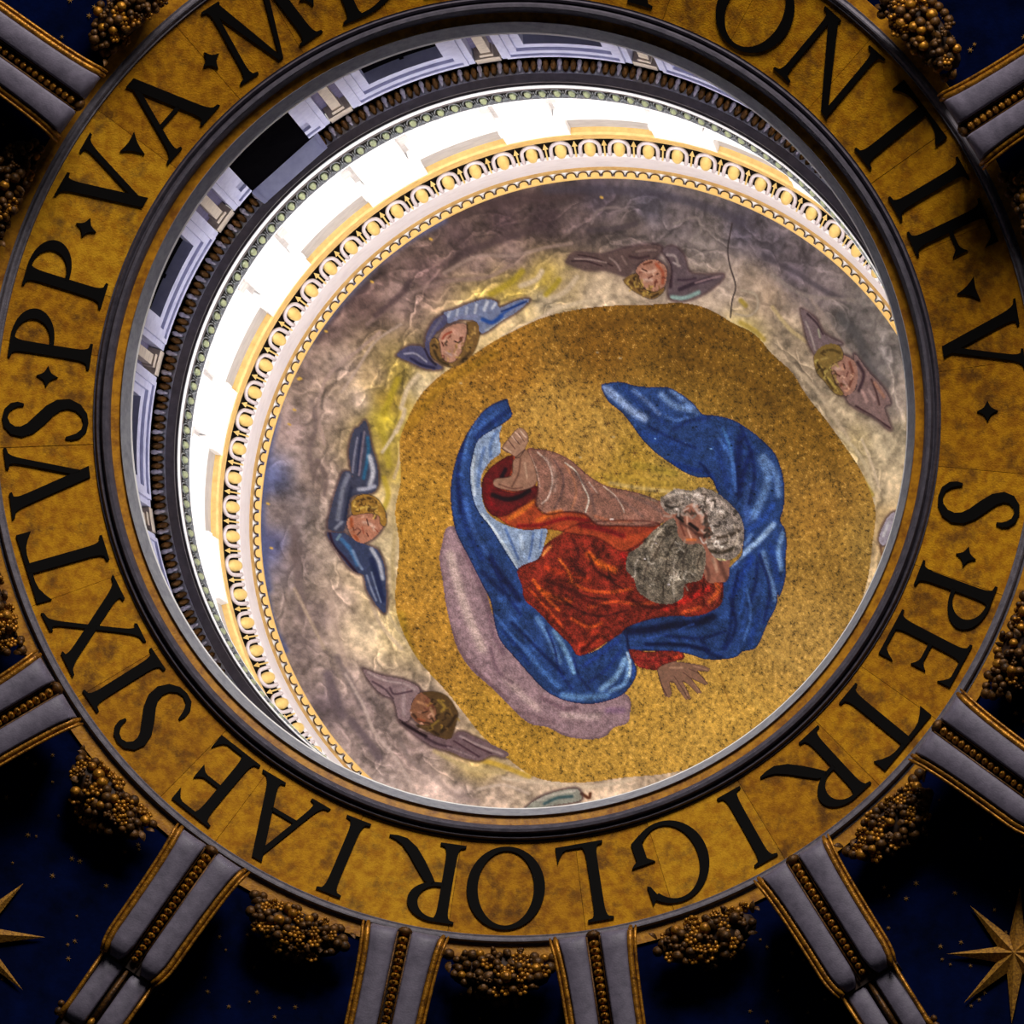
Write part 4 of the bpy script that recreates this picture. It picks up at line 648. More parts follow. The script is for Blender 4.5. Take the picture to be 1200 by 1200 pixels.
('s',None,(206,198,190),[(0.816,-0.462),(0.837,-0.472),(0.86,-0.442)],0.029,None,0.6375731003245919,1),
('s',None,(48,40,34),[(0.885,-0.273),(0.905,-0.284),(0.929,-0.255)],0.0288,None,0.6224709618516276,1),
('s',None,(48,40,34),[(0.747,-0.255),(0.753,-0.28),(0.795,-0.276)],0.0296,None,0.5705697163615887,1),
('s',None,(206,198,190),[(1.09,-0.122),(1.137,-0.121),(1.149,-0.049)],0.0311,None,0.7208556494943326,1),
('s',None,(48,40,34),[(1.104,-0.001),(1.082,0.014),(1.052,-0.018)],0.0382,None,0.7361131495679585,1),
('s',None,(164,152,142),[(1.277,-0.273),(1.263,-0.252),(1.226,-0.268)],0.0323,None,0.7418351855396136,1),
('s',None,(196,186,178),[(0.924,-0.355),(0.931,-0.396),(0.998,-0.396)],0.037,None,0.6772011171710492,1),
('s',None,(164,152,142),[(0.726,-0.369),(0.731,-0.41),(0.798,-0.412)],0.0408,None,0.6690256862148065,1),
('s',None,(164,152,142),[(1.131,-0.247),(1.102,-0.256),(1.109,-0.303)],0.0313,None,0.8358378836894199,1),
('s',None,(48,40,34),[(0.769,-0.322),(0.764,-0.29),(0.712,-0.29)],0.0291,None,0.845007855522376,1),
('s',None,(70,60,52),[(1.069,-0.256),(1.031,-0.261),(1.029,-0.32)],0.0262,None,0.6767101215428382,1),
('s',None,(206,198,190),[(1.031,-0.248),(1.014,-0.278),(1.058,-0.31)],0.0374,None,0.7532958550807782,1),
('s',None,(164,152,142),[(0.814,-0.353),(0.769,-0.368),(0.783,-0.441)],0.0363,None,0.5596677055095107,1),
('s',None,(70,60,52),[(1.311,-0.284),(1.329,-0.244),(1.271,-0.206)],0.0345,None,0.5646515968834157,1),
('s',None,(70,60,52),[(0.998,-0.286),(1.018,-0.302),(1.049,-0.274)],0.0317,None,0.7419122592544567,1),
('s',None,(70,60,52),[(1.08,-0.145),(1.05,-0.171),(1.082,-0.224)],0.0362,None,0.6809038221853317,1),
('s',None,(206,198,190),[(1.063,-0.055),(1.04,-0.041),(1.013,-0.072)],0.0296,None,0.5626217387056092,1),
('s',None,(164,152,142),[(0.83,-0.256),(0.78,-0.26),(0.774,-0.337)],0.0408,None,0.8364826999247514,1),
('s',None,(70,60,52),[(1.095,-0.119),(1.059,-0.128),(1.064,-0.184)],0.0339,None,0.7473506984633278,1),
('s',None,(196,186,178),[(1.381,-0.122),(1.352,-0.085),(1.285,-0.121)],0.0298,None,0.6641147602203057,1),
('s',None,(48,40,34),[(0.81,-0.266),(0.837,-0.293),(0.887,-0.256)],0.0307,None,0.6292175525627551,1),
('s',None,(70,60,52),[(1.276,0.168),(1.241,0.199),(1.183,0.151)],0.0339,None,0.6409386289071975,1),
('s',None,(48,40,34),[(1.205,0.058),(1.184,0.103),(1.107,0.08)],0.0403,None,0.6001519960681163,1),
('s',None,(70,60,52),[(0.72,-0.424),(0.69,-0.414),(0.666,-0.457)],0.0383,None,0.5546211538322554,1),
('s',None,(48,40,34),[(0.928,-0.268),(0.904,-0.264),(0.892,-0.3)],0.0276,None,0.6041679796018429,1),
('s',None,(206,198,190),[(1.276,0.124),(1.235,0.13),(1.215,0.068)],0.0393,None,0.8632509715211589,1),
('s',None,(164,152,142),[(0.863,-0.379),(0.831,-0.386),(0.834,-0.437)],0.0365,None,0.5593155411073406,1),
('s',None,(164,152,142),[(1.089,0.081),(1.069,0.068),(1.084,0.033)],0.033,None,0.7900065099507617,1),
('s',None,(48,40,34),[(1.128,-0.419),(1.172,-0.414),(1.177,-0.344)],0.0338,None,0.7911560684283333,1),
('s',None,(70,60,52),[(0.579,-0.389),(0.599,-0.419),(0.652,-0.395)],0.0397,None,0.7127796321400124,1),
('s',None,(48,40,34),[(1.004,-0.308),(1.011,-0.347),(1.074,-0.344)],0.0399,None,0.5999394622289188,1),
('s',None,(48,40,34),[(0.984,-0.339),(1.022,-0.345),(1.041,-0.288)],0.0337,None,0.8341380642130518,1),
('s',None,(196,186,178),[(1.009,-0.38),(1.031,-0.367),(1.016,-0.331)],0.0288,None,0.700267663915009,1),
('s',None,(70,60,52),[(1.021,-0.499),(1.065,-0.484),(1.054,-0.413)],0.0342,None,0.8385222936666441,1),
('s',None,(70,60,52),[(1.071,-0.333),(1.058,-0.287),(0.981,-0.296)],0.0259,None,0.6148501220708913,1),
('s',None,(196,186,178),[(1.166,-0.286),(1.126,-0.301),(1.139,-0.365)],0.0278,None,0.7498861659418009,1),
('s',None,(164,152,142),[(1.141,-0.501),(1.164,-0.474),(1.129,-0.433)],0.0356,None,0.7213053213160703,1),
('s',None,(70,60,52),[(1.053,-0.064),(1.093,-0.049),(1.08,0.016)],0.0333,None,0.7872815033573317,1),
('s',None,(206,198,190),[(1.188,0.124),(1.166,0.103),(1.193,0.064)],0.0269,None,0.8414127756856569,1),
('s',None,(48,40,34),[(1.138,-0.049),(1.141,-0.016),(1.09,-0.003)],0.0259,None,0.7996537082384672,1),
('s',None,(206,198,190),[(0.693,-0.329),(0.738,-0.318),(0.733,-0.244)],0.0338,None,0.6335047832611818,1),
('s',None,(48,40,34),[(1.056,-0.216),(1.063,-0.239),(1.101,-0.233)],0.0234,None,0.6027803717599572,1),
('s',None,(48,40,34),[(1.064,-0.177),(1.102,-0.143),(1.059,-0.078)],0.0382,None,0.5989178280943732,1),
('s',None,(164,152,142),[(0.652,-0.286),(0.64,-0.239),(0.563,-0.247)],0.0377,None,0.6823486100714571,1),
('s',None,(206,198,190),[(1.08,0.066),(1.037,0.085),(0.997,0.022)],0.0231,None,0.8975749131339823,1),
('s',None,(70,60,52),[(1.294,-0.168),(1.314,-0.154),(1.297,-0.121)],0.0262,None,0.7215102017763265,1),
('s',None,(206,198,190),[(1.007,-0.287),(0.979,-0.273),(0.95,-0.314)],0.0401,None,0.6631404672782922,1),
('s',None,(48,40,34),[(1.053,-0.205),(1.071,-0.176),(1.031,-0.142)],0.0391,None,0.7143810261282315,1),
('s',None,(70,60,52),[(0.933,-0.281),(0.95,-0.254),(0.912,-0.223)],0.0231,None,0.8637253777029621,1),
('s',None,(48,40,34),[(1.053,-0.064),(1.092,-0.08),(1.127,-0.023)],0.0315,None,0.8808915309949912,1),
('s',None,(70,60,52),[(1.094,-0.374),(1.065,-0.366),(1.045,-0.408)],0.0231,None,0.8001824383342684,1),
('s',None,(164,152,142),[(0.938,-0.244),(0.897,-0.215),(0.841,-0.272)],0.0355,None,0.6145666753039728,1),
('s',None,(70,60,52),[(1.092,0.085),(1.086,0.058),(1.127,0.044)],0.0258,None,0.6230691215333986,1),
('s',None,(196,186,178),[(0.913,-0.411),(0.936,-0.415),(0.947,-0.38)],0.0311,None,0.7884645372149279,1),
('s',None,(164,152,142),[(1.247,-0.325),(1.284,-0.327),(1.298,-0.27)],0.0405,None,0.8007876081386687,1),
('s',None,(70,60,52),[(1.327,-0.019),(1.35,-0.028),(1.37,0.005)],0.0348,None,0.7240963119198502,1),
('s',None,(196,186,178),[(0.757,-0.521),(0.719,-0.508),(0.688,-0.564)],0.0407,None,0.6180740197210406,1),
('s',None,(150,142,128),[(0.717,0.247),(0.723,0.301),(0.64,0.322)],0.0196,None,0.8948079010282151,1),
('s',None,(176,170,158),[(0.211,0.446),(0.217,0.472),(0.179,0.487)],0.0238,None,0.6981132227927276,1),
('s',None,(48,42,34),[(0.708,0.418),(0.757,0.422),(0.764,0.5)],0.0321,None,0.8998887794344927,1),
('s',None,(48,42,34),[(0.71,0.218),(0.752,0.244),(0.722,0.316)],0.0231,None,0.5954347341348664,1),
('s',None,(64,56,46),[(0.39,0.115),(0.406,0.063),(0.493,0.076)],0.0225,None,0.7224310960263821,1),
('s',None,(150,142,128),[(0.464,0.47),(0.456,0.506),(0.397,0.502)],0.0193,None,0.8193099316945323,1),
('s',None,(64,56,46),[(0.834,0.477),(0.87,0.45),(0.923,0.5)],0.0272,None,0.704763910548501,1),
('s',None,(48,42,34),[(0.578,-0.046),(0.572,0.004),(0.492,0.007)],0.027,None,0.6624473361155027,1),
('s',None,(150,142,128),[(0.572,0.552),(0.556,0.521),(0.6,0.49)],0.0267,None,0.8086358651148435,1),
('s',None,(124,116,100),[(0.623,0.184),(0.648,0.211),(0.612,0.257)],0.033,None,0.7642006062404681,1),
('s',None,(64,56,46),[(0.504,0.47),(0.515,0.505),(0.463,0.53)],0.0273,None,0.8394230600976025,1),
('s',None,(48,42,34),[(0.344,0.202),(0.323,0.18),(0.353,0.143)],0.0306,None,0.5913709828013157,1),
('s',None,(150,142,128),[(0.651,0.526),(0.625,0.509),(0.646,0.465)],0.0302,None,0.8777036946729221,1),
('s',None,(48,42,34),[(0.717,0.159),(0.747,0.16),(0.754,0.206)],0.0289,None,0.6226450569354258,1),
('s',None,(48,42,34),[(0.653,-0.035),(0.601,-0.03),(0.579,-0.11)],0.0255,None,0.6204643893760864,1),
('s',None,(124,116,100),[(0.355,0.473),(0.359,0.423),(0.438,0.419)],0.0237,None,0.6368837262316123,1),
('s',None,(48,42,34),[(0.509,0.122),(0.541,0.162),(0.486,0.221)],0.0242,None,0.5828192361395406,1),
('s',None,(124,116,100),[(0.784,0.527),(0.81,0.508),(0.846,0.544)],0.0257,None,0.7145511362857505,1),
('s',None,(176,170,158),[(0.748,0.077),(0.73,0.095),(0.697,0.07)],0.0277,None,0.7673300017763589,1),
('s',None,(176,170,158),[(0.767,0.523),(0.735,0.496),(0.768,0.44)],0.0256,None,0.7961714378872041,1),
('s',None,(176,170,158),[(0.85,0.524),(0.801,0.498),(0.83,0.417)],0.0287,None,0.7378514763066091,1),
('s',None,(124,116,100),[(0.888,0.448),(0.869,0.411),(0.924,0.374)],0.0227,None,0.5595683569501647,1),
('s',None,(150,142,128),[(0.785,0.61),(0.821,0.596),(0.852,0.649)],0.0225,None,0.80062362054022,1),
('s',None,(124,116,100),[(0.528,0.233),(0.562,0.225),(0.584,0.276)],0.0289,None,0.8433891126980317,1),
('s',None,(176,170,158),[(0.738,0.171),(0.765,0.151),(0.803,0.188)],0.0248,None,0.889173486463994,1),
('s',None,(176,170,158),[(0.831,0.521),(0.799,0.515),(0.8,0.464)],0.0232,None,0.6634758769580469,1),
('s',None,(124,116,100),[(0.766,0.027),(0.766,0.055),(0.721,0.062)],0.023,None,0.6436820240990122,1),
('s',None,(64,56,46),[(0.482,0.254),(0.448,0.217),(0.497,0.157)],0.0285,None,0.7494721747790457,1),
('s',None,(64,56,46),[(0.692,0.161),(0.655,0.18),(0.616,0.126)],0.0229,None,0.6482620304789292,1),
('s',None,(176,170,158),[(0.624,0.468),(0.656,0.497),(0.62,0.554)],0.027,None,0.7018401773020558,1),
('s',None,(150,142,128),[(0.703,0.654),(0.685,0.609),(0.75,0.57)],0.0331,None,0.5981977555313851,1),
('s',None,(64,56,46),[(0.72,0.222),(0.747,0.186),(0.811,0.219)],0.0322,None,0.7653503421265763,1),
('s',None,(124,116,100),[(0.705,0.287),(0.691,0.262),(0.727,0.234)],0.0206,None,0.7655062486689217,1),
('s',None,(64,56,46),[(0.364,0.245),(0.343,0.29),(0.268,0.266)],0.0293,None,0.8734286452992155,1),
('s',None,(150,142,128),[(0.7,-0.124),(0.724,-0.107),(0.702,-0.067)],0.0213,None,0.6634617073912412,1),
('s',None,(48,42,34),[(0.259,0.42),(0.257,0.392),(0.301,0.383)],0.0329,None,0.7130995387681848,1),
('s',None,(48,42,34),[(0.646,-0.039),(0.613,-0.006),(0.553,-0.05)],0.0242,None,0.6699097374883304,1),
('s',None,(48,42,34),[(0.339,0.064),(0.333,0.039),(0.371,0.023)],0.0338,None,0.8128273469065176,1),
('s',None,(150,142,128),[(0.411,0.504),(0.401,0.543),(0.337,0.537)],0.0272,None,0.6535893942627,1),
('s',None,(64,56,46),[(0.655,0.462),(0.625,0.475),(0.597,0.432)],0.0224,None,0.8020097447610012,1),
('s',None,(176,170,158),[(0.448,0.319),(0.393,0.327),(0.366,0.242)],0.0314,None,0.8494195906584654,1),
('s',None,(64,56,46),[(0.427,0.509),(0.436,0.485),(0.476,0.495)],0.0238,None,0.5557427544702089,1),
('s',None,(64,56,46),[(0.459,0.772),(0.478,0.752),(0.515,0.776)],0.0212,None,0.8312168769905344,1),
('s',None,(48,42,34),[(0.603,0.18),(0.594,0.234),(0.506,0.231)],0.0261,None,0.5685484108031067,1),
('s',None,(176,170,158),[(0.822,0.468),(0.856,0.426),(0.931,0.471)],0.0281,None,0.5626183478195877,1),
('s',None,(48,42,34),[(0.615,-0.073),(0.634,-0.12),(0.713,-0.1)],0.0325,None,0.6824887711943477,1),
('s',None,(150,142,128),[(0.452,0.396),(0.459,0.359),(0.52,0.361)],0.0337,None,0.62584400316889,1),
('s',None,(150,142,128),[(0.744,0.404),(0.727,0.423),(0.692,0.401)],0.0302,None,0.8153142866505896,1),
('s',None,(64,56,46),[(0.476,0.158),(0.518,0.127),(0.579,0.186)],0.0283,None,0.8115739441655706,1),
('s',None,(124,116,100),[(0.885,0.174),(0.907,0.199),(0.874,0.238)],0.0329,None,0.5608850095795989,1),
('s',None,(124,116,100),[(0.469,0.387),(0.5,0.421),(0.456,0.478)],0.0303,None,0.6031925931783358,1),
('s',None,(150,142,128),[(0.835,0.114),(0.803,0.102),(0.814,0.049)],0.0283,None,0.681246089236857,1),
('s',None,(176,170,158),[(0.741,0.51),(0.692,0.528),(0.651,0.455)],0.0204,None,0.5561331342225865,1),
('s',None,(150,142,128),[(0.59,0.168),(0.543,0.174),(0.522,0.101)],0.0185,None,0.6239628270015016,1),
('s',None,(176,170,158),[(0.4,0.6),(0.407,0.574),(0.45,0.579)],0.0219,None,0.7922869554528668,1),
('s',None,(150,142,128),[(0.741,0.525),(0.714,0.536),(0.691,0.496)],0.0327,None,0.6796583846140605,1),
('s',None,(48,42,34),[(0.847,0.173),(0.816,0.152),(0.841,0.098)],0.0229,None,0.6083255917340985,1),
('s',None,(150,142,128),[(0.516,0.265),(0.527,0.308),(0.461,0.335)],0.0326,None,0.654723660171768,1),
('s',None,(150,142,128),[(0.711,0.184),(0.685,0.191),(0.666,0.151)],0.027,None,0.6225773416339604,1),
('s',None,(124,116,100),[(0.961,0.406),(1.0,0.442),(0.955,0.511)],0.0333,None,0.6421557224191466,1),
('s',None,(222,187,96),[(-2.823,-0.219),(-2.809,-0.206),(-2.827,-0.179)],0.028,('hair1','cherub1','cloud'),0.686014209003543,1),
('s',None,(222,187,96),[(-3.044,-0.281),(-3.068,-0.296),(-3.049,-0.342)],0.0275,('hair1','cherub1','cloud'),0.7479694166644174,1),
('s',None,(64,41,20),[(-2.846,-0.208),(-2.819,-0.201),(-2.824,-0.153)],0.0287,('hair1','cherub1','cloud'),0.7773573712551497,1),
('s',None,(176,135,59),[(-2.941,-0.29),(-2.945,-0.315),(-2.908,-0.331)],0.0272,('hair1','cherub1','cloud'),0.7377448676687288,1),
('s',None,(176,135,59),[(-2.926,-0.386),(-2.939,-0.394),(-2.929,-0.417)],0.0254,('hair1','cherub1','cloud'),0.7771055961666921,1),
('s',None,(222,187,96),[(-2.905,-0.237),(-2.923,-0.26),(-2.892,-0.297)],0.0245,('hair1','cherub1','cloud'),0.6568566347697982,1),
('s',None,(64,41,20),[(-2.864,-0.236),(-2.863,-0.261),(-2.826,-0.266)],0.0255,('hair1','cherub1','cloud'),0.6043974364518879,1),
('s',None,(222,187,96),[(-2.805,-0.251),(-2.822,-0.265),(-2.804,-0.298)],0.0237,('hair1','cherub1','cloud'),0.5776909543124206,1),
('s',None,(64,41,20),[(-2.81,-0.176),(-2.824,-0.164),(-2.845,-0.183)],0.0209,('hair1','cherub1','cloud'),0.7257594217099493,1),
('s',None,(176,135,59),[(-2.919,-0.236),(-2.941,-0.224),(-2.962,-0.257)],0.0266,('hair1','cherub1','cloud'),0.8650647128064037,1),
('s',None,(64,41,20),[(-2.888,-0.236),(-2.906,-0.242),(-2.901,-0.273)],0.0228,('hair1','cherub1','cloud'),0.5877388195591235,1),
('s',None,(176,135,59),[(-2.733,-0.182),(-2.756,-0.184),(-2.758,-0.222)],0.0282,('hair1','cherub1','cloud'),0.8846750466875012,1),
('s',None,(64,41,20),[(-2.902,-0.307),(-2.878,-0.291),(-2.898,-0.245)],0.0314,('hair1','cherub1','cloud'),0.7538663440390898,1),
('s',None,(64,41,20),[(-2.986,-0.338),(-2.977,-0.32),(-3.002,-0.299)],0.0198,('hair1','cherub1','cloud'),0.8502270617727878,1),
('s',None,(64,41,20),[(-2.932,-0.326),(-2.948,-0.297),(-2.994,-0.314)],0.0192,('hair1','cherub1','cloud'),0.6554996950486092,1),
('s',None,(64,41,20),[(-2.888,-0.307),(-2.891,-0.339),(-2.843,-0.353)],0.0198,('hair1','cherub1','cloud'),0.6956517504535492,1),
('s',None,(176,135,59),[(-2.769,-0.319),(-2.793,-0.325),(-2.789,-0.367)],0.0262,('hair1','cherub1','cloud'),0.8766114248094048,1),
('s',None,(176,135,59),[(-2.911,-0.304),(-2.909,-0.321),(-2.883,-0.324)],0.0197,('hair1','cherub1','cloud'),0.7791439059788647,1),
('s',None,(64,41,20),[(-3.001,-0.255),(-3.004,-0.23),(-3.041,-0.227)],0.0188,('hair1','cherub1','cloud'),0.8586753687272266,1),
('s',None,(176,135,59),[(-2.868,-0.366),(-2.85,-0.377),(-2.831,-0.352)],0.0265,('hair1','cherub1','cloud'),0.598817242735261,1),
('s',None,(176,135,59),[(-2.994,-0.353),(-3.002,-0.329),(-3.039,-0.335)],0.0281,('hair1','cherub1','cloud'),0.6395296491641425,1),
('s',None,(176,135,59),[(-2.857,-0.313),(-2.884,-0.306),(-2.898,-0.348)],0.0197,('hair1','cherub1','cloud'),0.7585846205871742,1),
('s',None,(222,187,96),[(-2.849,-0.217),(-2.824,-0.198),(-2.847,-0.15)],0.0221,('hair1','cherub1','cloud'),0.77490322017228,1),
('s',None,(64,41,20),[(-2.835,-0.216),(-2.847,-0.242),(-2.811,-0.271)],0.0199,('hair1','cherub1','cloud'),0.7531333778780596,1),
('s',None,(215,179,158),[(-2.823,-0.009),(-2.843,-0.014),(-2.839,-0.047)],0.0278,('cherub1',),0.667764613793525,1),
('s',None,(90,44,33),[(-3.04,-0.009),(-3.022,-0.029),(-2.99,-0.006)],0.0255,('cherub1',),0.5702547241518671,1),
('s',None,(215,179,158),[(-2.83,-0.062),(-2.852,-0.047),(-2.879,-0.079)],0.021,('cherub1',),0.6181369007748303,1),
('s',None,(186,140,116),[(-3.12,-0.127),(-3.129,-0.103),(-3.166,-0.11)],0.0209,('cherub1',),0.8376101318239026,1),
('s',None,(186,140,116),[(-3.053,0.038),(-3.075,0.039),(-3.079,0.002)],0.0282,('cherub1',),0.5549730521124467,1),
('s',None,(90,44,33),[(-3.047,-0.007),(-3.065,-0.003),(-3.073,-0.033)],0.0174,('cherub1',),0.737331870203654,1),
('s',None,(186,140,116),[(-3.089,-0.025),(-3.082,-0.012),(-3.1,0.004)],0.0202,('cherub1',),0.8401923227294803,1),
('s',None,(215,179,158),[(-2.957,-0.184),(-2.955,-0.167),(-2.979,-0.158)],0.0198,('cherub1',),0.6325565446428438,1),
('s',None,(186,140,116),[(-2.919,-0.171),(-2.934,-0.163),(-2.948,-0.186)],0.0182,('cherub1',),0.745151361889118,1),
('s',None,(174,138,72),[(-1.809,-2.181),(-1.79,-2.197),(-1.762,-2.173)],0.0205,('hair2','cherub2','cloud'),0.5698918507414946,1),
('s',None,(36,26,15),[(-1.814,-2.298),(-1.8,-2.272),(-1.84,-2.242)],0.0257,('hair2','cherub2','cloud'),0.7326219515956471,1),
('s',None,(122,94,49),[(-1.701,-2.412),(-1.718,-2.425),(-1.697,-2.457)],0.0278,('hair2','cherub2','cloud'),0.8006039732539371,1),
('s',None,(174,138,72),[(-1.944,-1.981),(-1.926,-1.983),(-1.921,-1.955)],0.0291,('hair2','cherub2','cloud'),0.6203400458026491,1),
('s',None,(174,138,72),[(-1.94,-2.142),(-1.952,-2.133),(-1.969,-2.149)],0.0229,('hair2','cherub2','cloud'),0.8050758816676613,1),
('s',None,(174,138,72),[(-1.974,-2.061),(-1.958,-2.048),(-1.978,-2.019)],0.0216,('hair2','cherub2','cloud'),0.6909172614293766,1),
('s',None,(174,138,72),[(-1.829,-2.102),(-1.834,-2.078),(-1.872,-2.077)],0.029,('hair2','cherub2','cloud'),0.851100388120682,1),
('s',None,(36,26,15),[(-2.141,-2.192),(-2.115,-2.207),(-2.088,-2.174)],0.0311,('hair2','cherub2','cloud'),0.8649074538081121,1),
('s',None,(174,138,72),[(-1.845,-2.18),(-1.868,-2.192),(-1.852,-2.233)],0.0212,('hair2','cherub2','cloud'),0.7367155942281084,1),
('s',None,(174,138,72),[(-1.876,-2.119),(-1.892,-2.131),(-1.875,-2.16)],0.028,('hair2','cherub2','cloud'),0.6137418627918546,1),
('s',None,(36,26,15),[(-1.792,-2.026),(-1.793,-2.053),(-1.75,-2.063)],0.0332,('hair2','cherub2','cloud'),0.8419033580602608,1),
('s',None,(174,138,72),[(-2.061,-2.24),(-2.082,-2.237),(-2.089,-2.269)],0.0295,('hair2','cherub2','cloud'),0.679377102590673,1),
('s',None,(122,94,49),[(-1.803,-2.226),(-1.787,-2.24),(-1.763,-2.22)],0.0247,('hair2','cherub2','cloud'),0.6876248262768727,1),
('s',None,(122,94,49),[(-1.853,-2.189),(-1.87,-2.186),(-1.876,-2.211)],0.0193,('hair2','cherub2','cloud'),0.7379392081456218,1),
('s',None,(36,26,15),[(-2.016,-2.053),(-2.023,-2.038),(-2.047,-2.044)],0.0246,('hair2','cherub2','cloud'),0.6622400922524877,1),
('s',None,(174,138,72),[(-1.678,-2.383),(-1.661,-2.367),(-1.685,-2.336)],0.0301,('hair2','cherub2','cloud'),0.8548457020566136,1),
('s',None,(174,138,72),[(-1.698,-2.3),(-1.72,-2.295),(-1.731,-2.328)],0.0248,('hair2','cherub2','cloud'),0.7656207442829814,1),
('s',None,(122,94,49),[(-1.722,-2.205),(-1.7,-2.226),(-1.664,-2.199)],0.0229,('hair2','cherub2','cloud'),0.875897579131933,1),
('s',None,(36,26,15),[(-1.979,-2.208),(-1.994,-2.223),(-1.972,-2.252)],0.0318,('hair2','cherub2','cloud'),0.6746674261140481,1),
('s',None,(122,94,49),[(-1.811,-2.174),(-1.798,-2.19),(-1.77,-2.174)],0.0333,('hair2','cherub2','cloud'),0.7951325998090369,1),
('s',None,(122,94,49),[(-1.627,-2.397),(-1.636,-2.376),(-1.672,-2.382)],0.0264,('hair2','cherub2','cloud'),0.729662616382554,1),
('s',None,(122,94,49),[(-1.709,-2.22),(-1.734,-2.212),(-1.751,-2.248)],0.0296,('hair2','cherub2','cloud'),0.876940222451184,1),
('s',None,(36,26,15),[(-1.743,-2.191),(-1.728,-2.205),(-1.703,-2.187)],0.0248,('hair2','cherub2','cloud'),0.8788996249933598,1),
('s',None,(174,138,72),[(-1.744,-2.188),(-1.745,-2.203),(-1.721,-2.21)],0.0274,('hair2','cherub2','cloud'),0.7949350820245779,1),
('s',None,(187,138,113),[(-1.949,-2.25),(-1.96,-2.261),(-1.943,-2.283)],0.0202,('cherub2',),0.7017254129781906,1),
('s',None,(91,42,30),[(-1.814,-2.27),(-1.821,-2.288),(-1.793,-2.304)],0.0289,('cherub2',),0.7667900227898439,1),
('s',None,(216,177,154),[(-1.99,-2.275),(-2.0,-2.256),(-2.032,-2.264)],0.0231,('cherub2',),0.6456797948455165,1),
('s',None,(91,42,30),[(-1.822,-2.045),(-1.841,-2.029),(-1.87,-2.053)],0.0187,('cherub2',),0.8116140375294891,1),
('s',None,(187,138,113),[(-1.968,-2.173),(-1.961,-2.157),(-1.984,-2.139)],0.0226,('cherub2',),0.639378284798445,1),
('s',None,(91,42,30),[(-2.055,-2.183),(-2.069,-2.184),(-2.069,-2.206)],0.0173,('cherub2',),0.8364217241685188,1),
('s',None,(216,177,154),[(-1.867,-2.099),(-1.884,-2.107),(-1.872,-2.137)],0.028,('cherub2',),0.6572488016242523,1),
('s',None,(216,177,154),[(-1.845,-2.176),(-1.838,-2.187),(-1.82,-2.179)],0.024,('cherub2',),0.6456737322091589,1),
('s',None,(91,42,30),[(-2.033,-2.086),(-2.016,-2.088),(-2.011,-2.061)],0.02,('cherub2',),0.7096169997447607,1),
('s',None,(177,149,72),[(0.255,-3.003),(0.276,-2.987),(0.252,-2.951)],0.0221,('hair3','cherub3','cloud'),0.5728609168680452,1),
('s',None,(42,27,14),[(0.313,-2.962),(0.286,-2.978),(0.306,-3.021)],0.0304,('hair3','cherub3','cloud'),0.6392514675392363,1),
('s',None,(42,27,14),[(0.368,-2.886),(0.353,-2.874),(0.33,-2.894)],0.0313,('hair3','cherub3','cloud'),0.818493006055451,1),
('s',None,(115,84,40),[(0.331,-2.823),(0.328,-2.85),(0.372,-2.861)],0.0216,('hair3','cherub3','cloud'),0.7827977743045942,1),
('s',None,(177,149,72),[(0.347,-2.925),(0.345,-2.903),(0.308,-2.9)],0.0298,('hair3','cherub3','cloud'),0.8735234945010697,1),
('s',None,(115,84,40),[(0.584,-2.865),(0.553,-2.863),(0.543,-2.907)],0.0182,('hair3','cherub3','cloud'),0.8812287935076066,1),
('s',None,(115,84,40),[(0.317,-2.87),(0.297,-2.892),(0.33,-2.927)],0.0228,('hair3','cherub3','cloud'),0.6023398100583838,1),
('s',None,(177,149,72),[(0.308,-2.941),(0.33,-2.954),(0.355,-2.925)],0.0218,('hair3','cherub3','cloud'),0.6218469469547976,1),
('s',None,(177,149,72),[(0.202,-2.91),(0.22,-2.889),(0.188,-2.857)],0.0201,('hair3','cherub3','cloud'),0.7572002207136034,1),
('s',None,(177,149,72),[(0.18,-2.932),(0.162,-2.951),(0.19,-2.983)],0.0275,('hair3','cherub3','cloud'),0.7564351280258265,1),
('s',None,(115,84,40),[(0.266,-2.874),(0.25,-2.892),(0.278,-2.92)],0.0337,('hair3','cherub3','cloud'),0.5550239991824497,1),
('s',None,(42,27,14),[(0.256,-2.98),(0.245,-2.997),(0.27,-3.018)],0.0313,('hair3','cherub3','cloud'),0.8481830586519798,1),
('s',None,(177,149,72),[(0.293,-2.91),(0.268,-2.902),(0.25,-2.935)],0.0298,('hair3','cherub3','cloud'),0.7637280223900929,1),
('s',None,(115,84,40),[(0.329,-2.948),(0.311,-2.953),(0.316,-2.981)],0.0207,('hair3','cherub3','cloud'),0.6900656401319634,1),
('s',None,(177,149,72),[(0.437,-2.865),(0.429,-2.888),(0.467,-2.907)],0.0276,('hair3','cherub3','cloud'),0.8801890786616762,1),
('s',None,(177,149,72),[(0.434,-2.848),(0.41,-2.846),(0.401,-2.88)],0.0246,('hair3','cherub3','cloud'),0.8620415020906764,1),
('s',None,(115,84,40),[(0.353,-2.868),(0.376,-2.869),(0.383,-2.837)],0.0189,('hair3','cherub3','cloud'),0.7267898929870831,1),
('s',None,(115,84,40),[(0.491,-2.863),(0.473,-2.845),(0.438,-2.867)],0.0288,('hair3','cherub3','cloud'),0.6069186350249719,1),
('s',None,(115,84,40),[(0.46,-2.807),(0.455,-2.825),(0.483,-2.837)],0.0305,('hair3','cherub3','cloud'),0.781065220172305,1),
('s',None,(115,84,40),[(0.457,-2.883),(0.432,-2.883),(0.426,-2.919)],0.021,('hair3','cherub3','cloud'),0.8339660064417853,1),
('s',None,(42,27,14),[(0.337,-2.848),(0.307,-2.861),(0.322,-2.909)],0.0293,('hair3','cherub3','cloud'),0.6271335008346974,1),
